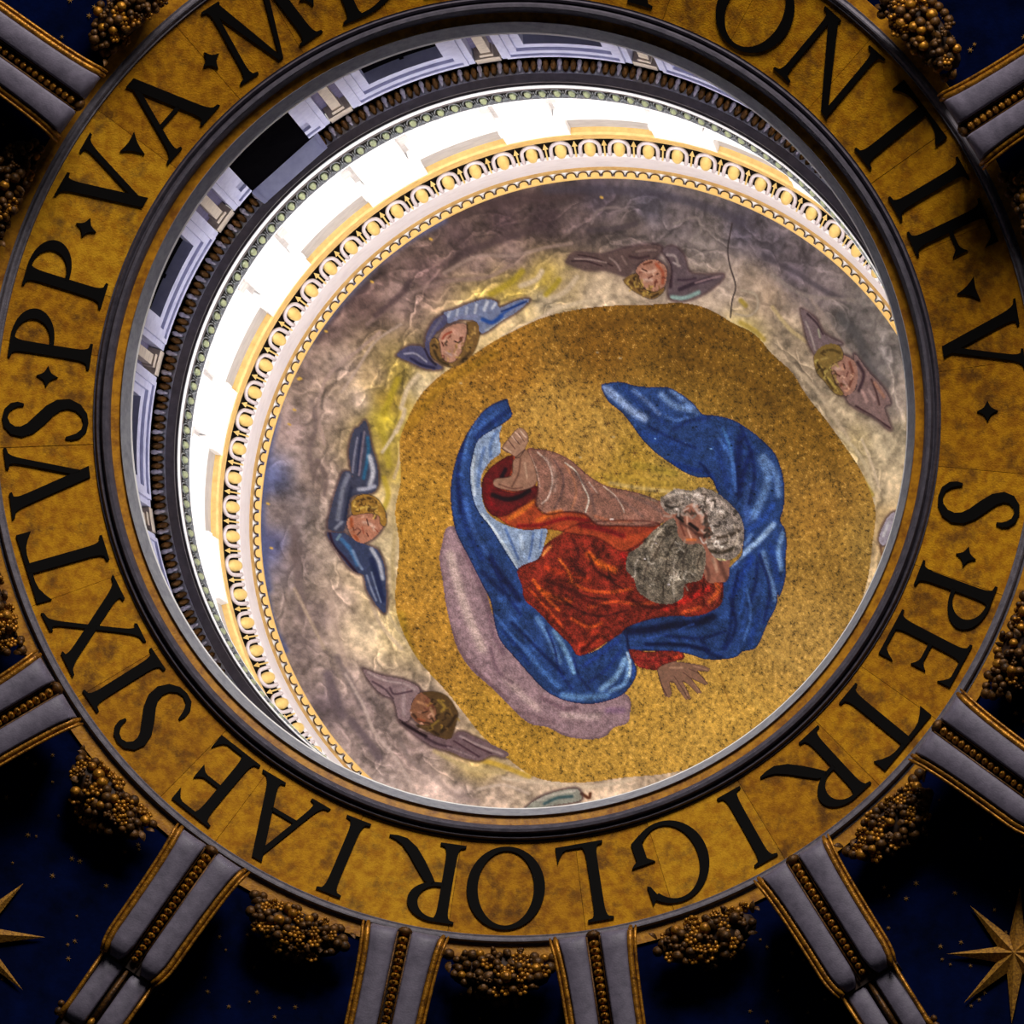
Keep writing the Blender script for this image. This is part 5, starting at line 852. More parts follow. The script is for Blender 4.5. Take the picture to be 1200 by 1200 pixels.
('s',None,(177,149,72),[(0.331,-2.93),(0.317,-2.949),(0.347,-2.975)],0.0316,('hair3','cherub3','cloud'),0.6013196852415938,1),
('s',None,(177,149,72),[(0.354,-2.827),(0.364,-2.814),(0.345,-2.795)],0.0311,('hair3','cherub3','cloud'),0.5725996099021322,1),
('s',None,(42,27,14),[(0.427,-2.853),(0.438,-2.843),(0.423,-2.824)],0.0265,('hair3','cherub3','cloud'),0.783618384465093,1),
('s',None,(190,141,116),[(0.504,-2.852),(0.483,-2.852),(0.478,-2.881)],0.0297,('cherub3',),0.6631292269914131,1),
('s',None,(93,45,33),[(0.584,-2.873),(0.589,-2.854),(0.559,-2.841)],0.0208,('cherub3',),0.6545138532711008,1),
('s',None,(218,180,157),[(0.509,-3.034),(0.482,-3.033),(0.476,-3.072)],0.0215,('cherub3',),0.6406798886184362,1),
('s',None,(93,45,33),[(0.495,-2.943),(0.499,-2.957),(0.525,-2.954)],0.0279,('cherub3',),0.8796797671916141,1),
('s',None,(93,45,33),[(0.499,-2.848),(0.515,-2.835),(0.498,-2.808)],0.0185,('cherub3',),0.7333214459606332,1),
('s',None,(93,45,33),[(0.59,-2.996),(0.6,-3.006),(0.619,-2.995)],0.0279,('cherub3',),0.7399897897657104,1),
('s',None,(93,45,33),[(0.627,-3.073),(0.652,-3.066),(0.646,-3.028)],0.0223,('cherub3',),0.5900308265597515,1),
('s',None,(93,45,33),[(0.316,-3.056),(0.321,-3.067),(0.34,-3.062)],0.0249,('cherub3',),0.5985373412686277,1),
('s',None,(93,45,33),[(0.549,-3.165),(0.561,-3.177),(0.583,-3.163)],0.023,('cherub3',),0.7322107792091829,1),
('s',None,(125,105,55),[(2.673,-1.675),(2.69,-1.675),(2.695,-1.649)],0.0304,('hair4','cherub4','cloud'),0.6355042803819961,1),
('s',None,(55,40,19),[(2.624,-1.799),(2.608,-1.818),(2.635,-1.844)],0.0264,('hair4','cherub4','cloud'),0.7856524689896274,1),
('s',None,(177,160,89),[(2.47,-1.943),(2.479,-1.917),(2.437,-1.9)],0.0201,('hair4','cherub4','cloud'),0.6918477981886477,1),
('s',None,(55,40,19),[(2.523,-2.061),(2.493,-2.074),(2.505,-2.119)],0.0223,('hair4','cherub4','cloud'),0.629369267063825,1),
('s',None,(125,105,55),[(2.621,-1.827),(2.648,-1.81),(2.628,-1.767)],0.0268,('hair4','cherub4','cloud'),0.895630012821935,1),
('s',None,(177,160,89),[(2.628,-1.769),(2.654,-1.777),(2.677,-1.741)],0.0218,('hair4','cherub4','cloud'),0.7311192072398592,1),
('s',None,(55,40,19),[(2.543,-1.85),(2.532,-1.876),(2.572,-1.897)],0.021,('hair4','cherub4','cloud'),0.7059311936113948,1),
('s',None,(55,40,19),[(2.433,-1.953),(2.455,-1.929),(2.421,-1.893)],0.0257,('hair4','cherub4','cloud'),0.8601055947242944,1),
('s',None,(125,105,55),[(2.665,-1.966),(2.654,-1.985),(2.682,-2.004)],0.0328,('hair4','cherub4','cloud'),0.8044368441061867,1),
('s',None,(125,105,55),[(2.568,-2.108),(2.553,-2.095),(2.526,-2.114)],0.0188,('hair4','cherub4','cloud'),0.6716702668370872,1),
('s',None,(125,105,55),[(2.616,-1.814),(2.599,-1.8),(2.57,-1.823)],0.0224,('hair4','cherub4','cloud'),0.6942197635221604,1),
('s',None,(177,160,89),[(2.701,-2.022),(2.716,-2.028),(2.729,-2.007)],0.0197,('hair4','cherub4','cloud'),0.6186954216535374,1),
('s',None,(55,40,19),[(2.676,-1.727),(2.647,-1.725),(2.634,-1.767)],0.0338,('hair4','cherub4','cloud'),0.6794432873041377,1),
('s',None,(55,40,19),[(2.603,-1.87),(2.635,-1.877),(2.658,-1.832)],0.0207,('hair4','cherub4','cloud'),0.6663696352212358,1),
('s',None,(177,160,89),[(2.616,-1.939),(2.641,-1.958),(2.68,-1.924)],0.03,('hair4','cherub4','cloud'),0.6648333093325882,1),
('s',None,(125,105,55),[(2.584,-2.052),(2.578,-2.034),(2.545,-2.04)],0.0233,('hair4','cherub4','cloud'),0.7941618499959007,1),
('s',None,(55,40,19),[(2.52,-1.914),(2.493,-1.895),(2.454,-1.932)],0.0327,('hair4','cherub4','cloud'),0.7675983154456762,1),
('s',None,(177,160,89),[(2.523,-1.793),(2.509,-1.804),(2.521,-1.826)],0.0262,('hair4','cherub4','cloud'),0.7975445918034596,1),
('s',None,(125,105,55),[(2.542,-1.868),(2.558,-1.865),(2.557,-1.841)],0.0269,('hair4','cherub4','cloud'),0.8799416784392124,1),
('s',None,(177,160,89),[(2.41,-1.985),(2.404,-2.003),(2.432,-2.014)],0.029,('hair4','cherub4','cloud'),0.8940580552473725,1),
('s',None,(177,160,89),[(2.601,-1.892),(2.579,-1.911),(2.603,-1.946)],0.0277,('hair4','cherub4','cloud'),0.7193615935783968,1),
('s',None,(177,160,89),[(2.523,-1.856),(2.519,-1.876),(2.55,-1.885)],0.0335,('hair4','cherub4','cloud'),0.7801446887756399,1),
('s',None,(177,160,89),[(2.665,-1.667),(2.668,-1.638),(2.621,-1.63)],0.0195,('hair4','cherub4','cloud'),0.5864442758973888,1),
('s',None,(55,40,19),[(2.694,-1.702),(2.715,-1.726),(2.762,-1.699)],0.0319,('hair4','cherub4','cloud'),0.5628263780095939,1),
('s',None,(194,143,116),[(2.8,-1.671),(2.799,-1.647),(2.758,-1.645)],0.0282,('cherub4',),0.7702705818533355,1),
('s',None,(194,143,116),[(2.857,-1.835),(2.868,-1.825),(2.855,-1.807)],0.0178,('cherub4',),0.6484496000787677,1),
('s',None,(222,182,157),[(2.838,-1.818),(2.854,-1.8),(2.829,-1.773)],0.0299,('cherub4',),0.7040919485968091,1),
('s',None,(194,143,116),[(2.742,-1.888),(2.721,-1.902),(2.737,-1.935)],0.0255,('cherub4',),0.7834450705346645,1),
('s',None,(98,47,33),[(2.71,-1.727),(2.721,-1.718),(2.709,-1.699)],0.0256,('cherub4',),0.868347739262564,1),
('s',None,(222,182,157),[(2.71,-1.799),(2.725,-1.814),(2.755,-1.794)],0.0266,('cherub4',),0.6854031005017075,1),
('s',None,(98,47,33),[(2.614,-1.993),(2.598,-2.004),(2.611,-2.031)],0.0239,('cherub4',),0.8357250606967588,1),
('s',None,(222,182,157),[(2.758,-1.693),(2.784,-1.701),(2.806,-1.664)],0.0296,('cherub4',),0.559222392589642,1),
('s',None,(98,47,33),[(2.615,-1.956),(2.589,-1.963),(2.592,-2.003)],0.0215,('cherub4',),0.8637758618195023,1),
('s',None,(102,78,39),[(-2.106,2.288),(-2.118,2.3),(-2.139,2.282)],0.0193,('hair5','cherub5','cloud'),0.785220031419602,1),
('s',None,(32,21,13),[(-2.146,2.236),(-2.125,2.228),(-2.106,2.262)],0.0242,('hair5','cherub5','cloud'),0.759577530093385,1),
('s',None,(102,78,39),[(-1.974,2.201),(-1.95,2.182),(-1.916,2.218)],0.0231,('hair5','cherub5','cloud'),0.562282998529574,1),
('s',None,(152,122,47),[(-2.114,2.332),(-2.108,2.359),(-2.144,2.374)],0.0274,('hair5','cherub5','cloud'),0.6022813070876802,1),
('s',None,(32,21,13),[(-1.974,2.18),(-1.961,2.156),(-1.922,2.174)],0.026,('hair5','cherub5','cloud'),0.7225732950546389,1),
('s',None,(102,78,39),[(-2.19,2.31),(-2.199,2.334),(-2.237,2.325)],0.0189,('hair5','cherub5','cloud'),0.8596416741735544,1),
('s',None,(152,122,47),[(-2.026,2.022),(-2.02,2.006),(-1.995,2.014)],0.0256,('hair5','cherub5','cloud'),0.8641565609123504,1),
('s',None,(152,122,47),[(-2.108,2.066),(-2.122,2.07),(-2.132,2.047)],0.0241,('hair5','cherub5','cloud'),0.5898439110372695,1),
('s',None,(102,78,39),[(-2.109,2.097),(-2.116,2.115),(-2.144,2.107)],0.0254,('hair5','cherub5','cloud'),0.623507706691091,1),
('s',None,(32,21,13),[(-1.977,2.2),(-1.966,2.227),(-2.004,2.25)],0.028,('hair5','cherub5','cloud'),0.555515320147455,1),
('s',None,(102,78,39),[(-1.959,2.342),(-1.944,2.344),(-1.942,2.369)],0.0249,('hair5','cherub5','cloud'),0.8630837761212891,1),
('s',None,(102,78,39),[(-1.926,2.045),(-1.914,2.068),(-1.944,2.093)],0.0231,('hair5','cherub5','cloud'),0.8932726947246776,1),
('s',None,(32,21,13),[(-2.0,2.366),(-2.012,2.347),(-1.988,2.323)],0.0295,('hair5','cherub5','cloud'),0.7214852782887735,1),
('s',None,(32,21,13),[(-2.112,2.097),(-2.124,2.074),(-2.093,2.051)],0.0338,('hair5','cherub5','cloud'),0.830013694985153,1),
('s',None,(102,78,39),[(-1.971,1.966),(-1.959,1.978),(-1.973,2.002)],0.0303,('hair5','cherub5','cloud'),0.6434103125300425,1),
('s',None,(32,21,13),[(-2.275,2.316),(-2.269,2.348),(-2.314,2.365)],0.0304,('hair5','cherub5','cloud'),0.6318351727905785,1),
('s',None,(152,122,47),[(-1.988,2.127),(-1.988,2.105),(-1.955,2.1)],0.0293,('hair5','cherub5','cloud'),0.7001314765274577,1),
('s',None,(152,122,47),[(-2.151,2.048),(-2.148,2.066),(-2.172,2.075)],0.0293,('hair5','cherub5','cloud'),0.8067562100468781,1),
('s',None,(32,21,13),[(-2.07,2.227),(-2.081,2.202),(-2.049,2.179)],0.0305,('hair5','cherub5','cloud'),0.7110767911904603,1),
('s',None,(102,78,39),[(-2.181,2.332),(-2.157,2.345),(-2.169,2.389)],0.0273,('hair5','cherub5','cloud'),0.8387831917420842,1),
('s',None,(152,122,47),[(-1.837,2.23),(-1.823,2.225),(-1.811,2.248)],0.0239,('hair5','cherub5','cloud'),0.6999800990475445,1),
('s',None,(152,122,47),[(-2.016,2.306),(-2.0,2.318),(-2.013,2.347)],0.0223,('hair5','cherub5','cloud'),0.8902176623099464,1),
('s',None,(102,78,39),[(-2.067,2.082),(-2.08,2.071),(-2.066,2.047)],0.0284,('hair5','cherub5','cloud'),0.8572208694447621,1),
('s',None,(32,21,13),[(-2.128,2.034),(-2.14,2.021),(-2.125,1.998)],0.0243,('hair5','cherub5','cloud'),0.86930187385461,1),
('s',None,(200,151,127),[(-2.25,2.295),(-2.239,2.287),(-2.224,2.305)],0.0221,('cherub5',),0.8423128022370867,1),
('s',None,(104,54,43),[(-2.164,2.107),(-2.178,2.128),(-2.213,2.11)],0.0256,('cherub5',),0.6473623483833183,1),
('s',None,(200,151,127),[(-2.153,2.224),(-2.166,2.202),(-2.138,2.176)],0.0263,('cherub5',),0.8535328061625379,1),
('s',None,(200,151,127),[(-2.235,2.294),(-2.237,2.307),(-2.257,2.304)],0.024,('cherub5',),0.6190654550191999,1),
('s',None,(200,151,127),[(-2.254,2.151),(-2.26,2.165),(-2.282,2.157)],0.0232,('cherub5',),0.5532592516711717,1),
('s',None,(104,54,43),[(-2.18,2.038),(-2.199,2.019),(-2.176,1.985)],0.0296,('cherub5',),0.6021589446566619,1),
('s',None,(200,151,127),[(-2.146,2.175),(-2.133,2.167),(-2.119,2.186)],0.0194,('cherub5',),0.6976825421445558,1),
('s',None,(229,190,168),[(-2.361,2.163),(-2.377,2.175),(-2.399,2.15)],0.0193,('cherub5',),0.8258541195089841,1),
('s',None,(104,54,43),[(-2.157,2.076),(-2.135,2.065),(-2.113,2.1)],0.0258,('cherub5',),0.8924035430614606,1),
('s',None,(100,77,90),[(-1.92,-0.088),(-2.019,-0.06),(-2.067,0.146),(-2.091,0.3),(-2.051,0.554),(-2.009,0.836),(-1.929,1.168),(-1.849,1.399),(-1.694,1.628),(-1.465,1.831),(-1.207,2.086),(-1.001,2.265),(-0.774,2.314),(-0.569,2.417),(-0.315,2.454),(-0.114,2.427),(0.008,2.31),(0.159,2.258),(0.192,2.102),(0.175,1.946),(0.046,1.894),(-0.307,1.973),(-0.816,1.821),(-1.177,1.437),(-1.436,1.028),(-1.593,0.517),(-1.846,0.063),(-1.92,-0.088)],0.06,('seat',),0.5,1),
('s',None,(8,10,41),[(-1.31,-1.612),(-1.524,-1.508),(-1.702,-1.304),(-1.842,-1.05),(-1.931,-0.771),(-1.965,-0.518),(-1.95,-0.265),(-1.895,-0.013),(-1.77,0.239),(-1.656,0.467),(-1.593,0.594),(-1.49,0.797),(-1.435,1.08),(-1.356,1.285),(-1.176,1.489),(-0.995,1.694),(-0.814,1.873),(-0.584,1.988),(-0.305,2.025),(-0.078,1.985),(0.098,1.907),(0.221,1.752),(0.256,1.609),(0.189,1.454),(0.147,1.299),(0.118,1.092),(0.055,1.118),(-0.07,1.247),(-0.246,1.377),(-0.447,1.429),(-0.525,1.326),(-0.655,1.147),(-0.784,0.993),(-0.938,0.866),(-1.09,0.739),(-1.105,0.611),(-1.17,0.406),(-1.17,0.419),(-1.271,0.267),(-1.373,0.103),(-1.498,-0.099),(-1.636,-0.274),(-1.71,-0.475),(-1.733,-0.727),(-1.707,-0.904),(-1.63,-1.131),(-1.378,-1.3),(-1.239,-1.415),(-1.274,-1.551),(-1.31,-1.612)],0.03,('mantle',),0.6,1),
('s',None,(8,10,41),[(-0.18,-1.775),(-0.095,-1.812),(0.058,-1.824),(0.235,-1.779),(0.439,-1.761),(0.619,-1.759),(0.771,-1.683),(0.924,-1.569),(1.038,-1.438),(1.205,-1.419),(1.41,-1.36),(1.615,-1.23),(1.769,-1.101),(1.91,-0.946),(1.986,-0.743),(2.019,-0.541),(2.011,-0.339),(1.967,-0.163),(2.024,-0.06),(2.045,0.119),(2.03,0.296),(2.039,0.45),(2.002,0.654),(1.951,0.755),(1.938,0.703),(1.926,0.857),(1.825,1.06),(1.75,1.239),(1.675,1.366),(1.521,1.402),(1.445,1.465),(1.265,1.493),(1.06,1.485),(0.905,1.432),(0.699,1.391),(0.443,1.377),(0.161,1.363),(0.134,1.247),(0.106,1.105),(0.36,1.002),(0.641,0.952),(0.949,0.955),(1.153,0.88),(1.242,0.74),(1.253,0.535),(1.33,0.51),(1.355,0.383),(1.483,0.257),(1.508,0.156),(1.521,-0.022),(1.495,-0.176),(1.443,-0.278),(1.353,-0.369),(1.25,-0.447),(1.199,-0.536),(1.122,-0.689),(0.993,-0.691),(0.813,-0.757),(0.634,-0.873),(0.456,-1.0),(0.303,-1.151),(0.177,-1.327),(0.052,-1.477),(-0.099,-1.601),(-0.18,-1.775)],0.03,('mantle',),0.6,1),
('s',None,(53,13,11),[(-1.175,0.391),(-0.945,0.275),(-0.865,0.12),(-0.724,-0.004),(-0.562,-0.108),(-0.339,-0.17),(0.171,-0.191),(0.53,-0.138),(0.787,0.119),(1.097,0.276),(1.232,0.411),(1.274,0.586),(1.255,0.74),(1.154,0.893),(0.949,0.963),(0.641,0.96),(0.355,1.01),(0.131,1.092),(0.051,1.174),(-0.1,1.268),(-0.271,1.382),(-0.452,1.435),(-0.546,1.301),(-0.732,1.127),(-0.917,0.922),(-1.09,0.77),(-1.122,0.616),(-1.175,0.391)],0.03,('robe','sleeve'),0.45,1),
('s',None,(53,13,11),[(1.123,0.328),(1.2,0.355),(1.266,0.484),(1.279,0.587),(1.268,0.792),(1.154,0.893),(1.05,0.789),(1.047,0.532),(1.123,0.328)],0.03,('robe','sleeve'),0.45,1),
('s',None,(53,13,11),[(0.161,1.363),(0.366,1.39),(0.596,1.378),(0.802,1.405),(0.816,1.483),(0.701,1.508),(0.548,1.559),(0.498,1.61),(0.345,1.597),(0.242,1.544),(0.161,1.363)],0.03,('robe','sleeve'),0.45,1),
('s',None,(53,13,11),[(-0.946,-0.515),(-0.959,-0.363),(-0.846,-0.263),(-0.618,-0.291),(-0.39,-0.267),(-0.237,-0.14),(0.018,-0.128),(0.274,-0.127),(0.504,-0.151),(0.428,-0.037),(0.172,0.141),(0.019,0.166),(-0.236,0.013),(-0.542,-0.036),(-0.845,-0.084),(-1.072,-0.069),(-1.273,-0.116),(-1.424,-0.215),(-1.499,-0.252),(-1.586,-0.402),(-1.602,-0.629),(-1.522,-0.783),(-1.396,-0.886),(-1.27,-0.952),(-1.145,-0.967),(-1.045,-0.868),(-0.996,-0.692),(-0.946,-0.515)],0.03,('robe','sleeve'),0.45,1),
('s',None,(53,13,11),[(-1.069,-1.031),(-0.918,-1.033),(-0.741,-0.998),(-0.54,-0.899),(-0.338,-0.724),(-0.109,-0.598),(0.146,-0.547),(0.402,-0.47),(0.607,-0.367),(0.658,-0.265),(0.504,-0.139),(0.274,-0.114),(0.018,-0.128),(-0.237,-0.14),(-0.39,-0.267),(-0.618,-0.291),(-0.846,-0.263),(-0.972,-0.388),(-0.946,-0.541),(-0.958,-0.692),(-1.02,-0.868),(-1.069,-1.031)],0.03,('robe','sleeve'),0.45,1),
('s',None,(53,13,11),[(-1.602,-0.629),(-1.522,-0.783),(-1.396,-0.886),(-1.27,-0.952),(-1.233,-0.89),(-1.297,-0.687),(-1.423,-0.583),(-1.248,-0.51),(-1.072,-0.564),(-0.946,-0.591),(-0.997,-0.439),(-1.173,-0.334),(-1.349,-0.229),(-1.499,-0.252),(-1.586,-0.402),(-1.602,-0.629)],0.03,('robe','sleeve'),0.45,1),
('s',None,(46,23,19),[(-1.132,-0.992),(-1.233,-0.89),(-1.26,-0.713),(-1.447,-0.671),(-1.453,-0.582),(-1.273,-0.535),(-1.148,-0.538),(-0.996,-0.591),(-0.951,-0.692),(-0.995,-0.868),(-1.069,-1.018),(-1.132,-0.992)],0.016,('hand_left','hand_right'),0.7,1),
('s',None,(46,23,19),[(-1.369,-1.037),(-1.273,-1.165),(-1.166,-1.279),(-1.079,-1.244),(-1.047,-1.144),(-1.094,-1.03),(-1.17,-0.928),(-1.258,-0.965),(-1.369,-1.037)],0.016,('hand_left','hand_right'),0.7,1),
('s',None,(46,23,19),[(0.498,1.61),(0.548,1.559),(0.701,1.508),(0.829,1.522),(0.932,1.536),(1.061,1.563),(1.139,1.603),(1.114,1.641),(0.985,1.627),(1.064,1.718),(1.122,1.784),(1.079,1.801),(0.962,1.743),(0.91,1.717),(1.016,1.847),(1.048,1.899),(0.992,1.904),(0.861,1.781),(0.809,1.755),(0.889,1.898),(0.916,1.963),(0.852,1.975),(0.76,1.858),(0.707,1.767),(0.655,1.766),(0.684,1.896),(0.66,1.948),(0.596,1.935),(0.568,1.844),(0.527,1.74),(0.498,1.61)],0.016,('hand_left','hand_right'),0.7,1),
('s',None,(58,42,46),[(-3.075,-0.613),(-3.107,-0.83),(-3.104,-0.994),(-3.049,-1.179),(-2.996,-1.219),(-2.925,-1.296),(-2.892,-1.189),(-2.861,-1.009),(-2.802,-0.793),(-2.787,-0.574),(-2.849,-0.46),(-2.989,-0.434),(-3.093,-0.391),(-3.128,-0.241),(-3.154,-0.054),(-3.197,0.023),(-3.317,0.012),(-3.351,-0.042),(-3.318,-0.229),(-3.283,-0.379),(-3.23,-0.548),(-3.178,-0.679),(-3.091,-0.685),(-3.075,-0.613)],0.0701,('cloud',),0.7425000000000002,1),
('s',None,(58,42,46),[(-3.36,0.052),(-3.248,0.044),(-3.162,0.039),(-3.04,0.125),(-2.9,0.174),(-2.794,0.225),(-2.722,0.39),(-2.702,0.595),(-2.691,0.952),(-2.784,0.9),(-2.856,0.79),(-2.91,0.698),(-2.948,0.531),(-3.018,0.507),(-3.106,0.446),(-3.264,0.231),(-3.36,0.052)],0.0701,('cloud',),0.7425000000000002,1),
('s',None,(58,42,46),[(-3.128,-0.13),(-3.024,-0.219),(-2.867,-0.237),(-2.726,-0.225),(-2.735,-0.076),(-2.822,0.058),(-2.953,0.143),(-3.058,0.108),(-3.128,-0.019),(-3.128,-0.13)],0.0701,('cloud',),0.7425000000000002,1),
('s',None,(25,16,4),[(-3.093,-0.317),(-3.024,-0.404),(-2.901,-0.429),(-2.796,-0.379),(-2.717,-0.244),(-2.708,-0.078),(-2.761,-0.094),(-2.779,-0.186),(-2.867,-0.218),(-2.989,-0.203),(-3.076,-0.188),(-3.093,-0.317)],0.024,('cherub1','cloud'),0.6,1),
('s',None,(58,42,46),[(-1.996,-2.568),(-1.869,-2.612),(-1.704,-2.685),(-1.503,-2.745),(-1.378,-2.714),(-1.344,-2.654),(-1.14,-2.738),(-0.994,-2.751),(-1.146,-2.616),(-1.332,-2.505),(-1.519,-2.376),(-1.591,-2.374),(-1.623,-2.487),(-1.802,-2.507),(-1.948,-2.457),(-1.996,-2.568)],0.0701,('cloud',),0.7425000000000002,1),
('s',None,(58,42,46),[(-2.549,-2.065),(-2.421,-2.169),(-2.297,-2.185),(-2.227,-2.171),(-2.203,-2.313),(-2.107,-2.476),(-1.979,-2.552),(-1.965,-2.456),(-2.114,-2.317),(-2.174,-2.155),(-2.143,-2.033),(-2.038,-1.957),(-2.111,-1.923),(-2.253,-1.938),(-2.41,-2.002),(-2.549,-2.065)],0.0701,('cloud',),0.7425000000000002,1),
('s',None,(58,42,46),[(-2.062,-2.284),(-1.986,-2.394),(-1.858,-2.452),(-1.733,-2.439),(-1.719,-2.334),(-1.779,-2.172),(-1.82,-2.028),(-1.929,-1.988),(-2.035,-2.055),(-2.067,-2.16),(-2.062,-2.284)],0.0701,('cloud',),0.7425000000000002,1),
('s',None,(26,13,4),[(-1.732,-2.474),(-1.623,-2.478),(-1.591,-2.374),(-1.633,-2.213),(-1.71,-2.086),(-1.821,-1.992),(-1.948,-1.961),(-2.055,-2.001),(-2.159,-2.085),(-2.171,-2.226),(-2.116,-2.282),(-2.064,-2.231),(-2.035,-2.055),(-1.929,-2.006),(-1.836,-2.081),(-1.778,-2.208),(-1.737,-2.351),(-1.732,-2.474)],0.024,('cherub2','cloud'),0.6,1),
('s',None,(58,42,46),[(-0.534,-3.177),(-0.437,-3.268),(-0.124,-3.253),(0.101,-3.307),(0.364,-3.356),(0.587,-3.336),(0.507,-3.218),(0.356,-3.186),(0.241,-3.118),(0.163,-3.033),(-0.076,-3.102),(-0.316,-3.101),(-0.534,-3.177)],0.0701,('cloud',),0.7425000000000002,1),
('s',None,(58,42,46),[(0.604,-3.301),(0.736,-3.333),(0.845,-3.246),(0.912,-3.056),(1.098,-3.017),(1.32,-3.01),(1.206,-2.893),(0.977,-2.778),(0.788,-2.743),(0.667,-2.784),(0.662,-2.906),(0.698,-3.112),(0.604,-3.301)],0.0701,('cloud',),0.7425000000000002,1),
('s',None,(58,42,46),[(0.277,-3.084),(0.355,-3.169),(0.506,-3.201),(0.633,-3.113),(0.637,-2.993),(0.586,-2.872),(0.472,-2.839),(0.344,-2.91),(0.292,-3.014),(0.277,-3.084)],0.0701,('cloud',),0.7425000000000002,1),
('s',None,(28,16,4),[(0.123,-2.981),(0.275,-3.049),(0.318,-2.945),(0.38,-2.866),(0.491,-2.839),(0.605,-2.889),(0.565,-2.82),(0.451,-2.769),(0.304,-2.823),(0.194,-2.894),(0.123,-2.981)],0.024,('cherub3','cloud'),0.6,1),
('s',None,(58,42,46),[(2.246,-2.592),(2.414,-2.478),(2.504,-2.316),(2.616,-2.239),(2.729,-2.179),(2.634,-2.168),(2.482,-2.16),(2.423,-2.058),(2.331,-2.204),(2.279,-2.399),(2.246,-2.592)],0.0701,('cloud',),0.7425000000000002,1),
('s',None,(58,42,46),[(2.878,-2.045),(3.045,-1.839),(3.231,-1.63),(3.305,-1.464),(3.229,-1.417),(3.308,-1.16),(3.114,-1.319),(2.888,-1.442),(2.776,-1.565),(2.91,-1.69),(2.878,-2.045)],0.0701,('cloud',),0.7425000000000002,1),
('s',None,(58,42,46),[(2.573,-1.96),(2.669,-2.043),(2.783,-2.035),(2.895,-1.939),(2.911,-1.761),(2.852,-1.623),(2.738,-1.595),(2.626,-1.726),(2.573,-1.96)],0.0701,('cloud',),0.7425000000000002,1),
('s',None,(33,18,4),[(2.385,-2.042),(2.482,-2.16),(2.634,-2.185),(2.727,-2.109),(2.726,-2.004),(2.592,-1.942),(2.627,-1.762),(2.738,-1.612),(2.644,-1.618),(2.513,-1.768),(2.42,-1.88),(2.385,-2.042)],0.024,('cherub4','cloud'),0.6,1),
('s',None,(58,42,46),[(-2.921,1.659),(-2.727,1.726),(-2.462,1.773),(-2.28,1.881),(-2.362,2.036),(-2.378,2.246),(-2.491,2.26),(-2.565,2.024),(-2.699,1.953),(-2.827,1.826),(-2.921,1.659)],0.0701,('cloud',),0.7425000000000002,1),
('s',None,(58,42,46),[(-2.472,2.288),(-2.347,2.321),(-2.255,2.395),(-2.076,2.446),(-1.914,2.48),(-1.794,2.382),(-1.61,2.454),(-1.24,2.619),(-1.273,2.686),(-1.419,2.66),(-1.56,2.73),(-1.741,2.696),(-1.887,2.632),(-2.068,2.58),(-2.251,2.471),(-2.472,2.288)],0.0701,('cloud',),0.7425000000000002,1),
('s',None,(58,42,46),[(-2.375,2.131),(-2.312,1.958),(-2.208,1.917),(-2.097,2.008),(-2.053,2.198),(-2.083,2.313),(-2.224,2.317),(-2.334,2.245),(-2.375,2.131)],0.0701,('cloud',),0.7425000000000002,1),
('s',None,(39,26,12),[(-2.243,1.918),(-2.101,1.904),(-1.956,1.966),(-1.841,2.135),(-1.837,2.23),(-1.897,2.461),(-2.004,2.463),(-2.15,2.391),(-2.295,2.32),(-2.154,2.315),(-2.069,2.236),(-2.094,2.065),(-2.17,1.972),(-2.243,1.918)],0.024,('cherub5','cloud'),0.6,1),
('s',None,(58,42,46),[(-0.98,3.298),(-0.855,3.192),(-0.661,3.103),(-0.43,3.058),(-0.352,3.118),(-0.372,3.205),(-0.651,3.26),(-0.88,3.314),(-0.98,3.298)],0.0701,('cloud',),0.7425000000000002,1),
('s',None,(58,42,46),[(3.161,0.107),(3.195,-0.008),(3.264,-0.138),(3.35,-0.2),(3.384,-0.13),(3.333,0.0),(3.247,0.163),(3.196,0.177),(3.161,0.107)],0.0701,('cloud',),0.7425000000000002,1)
]
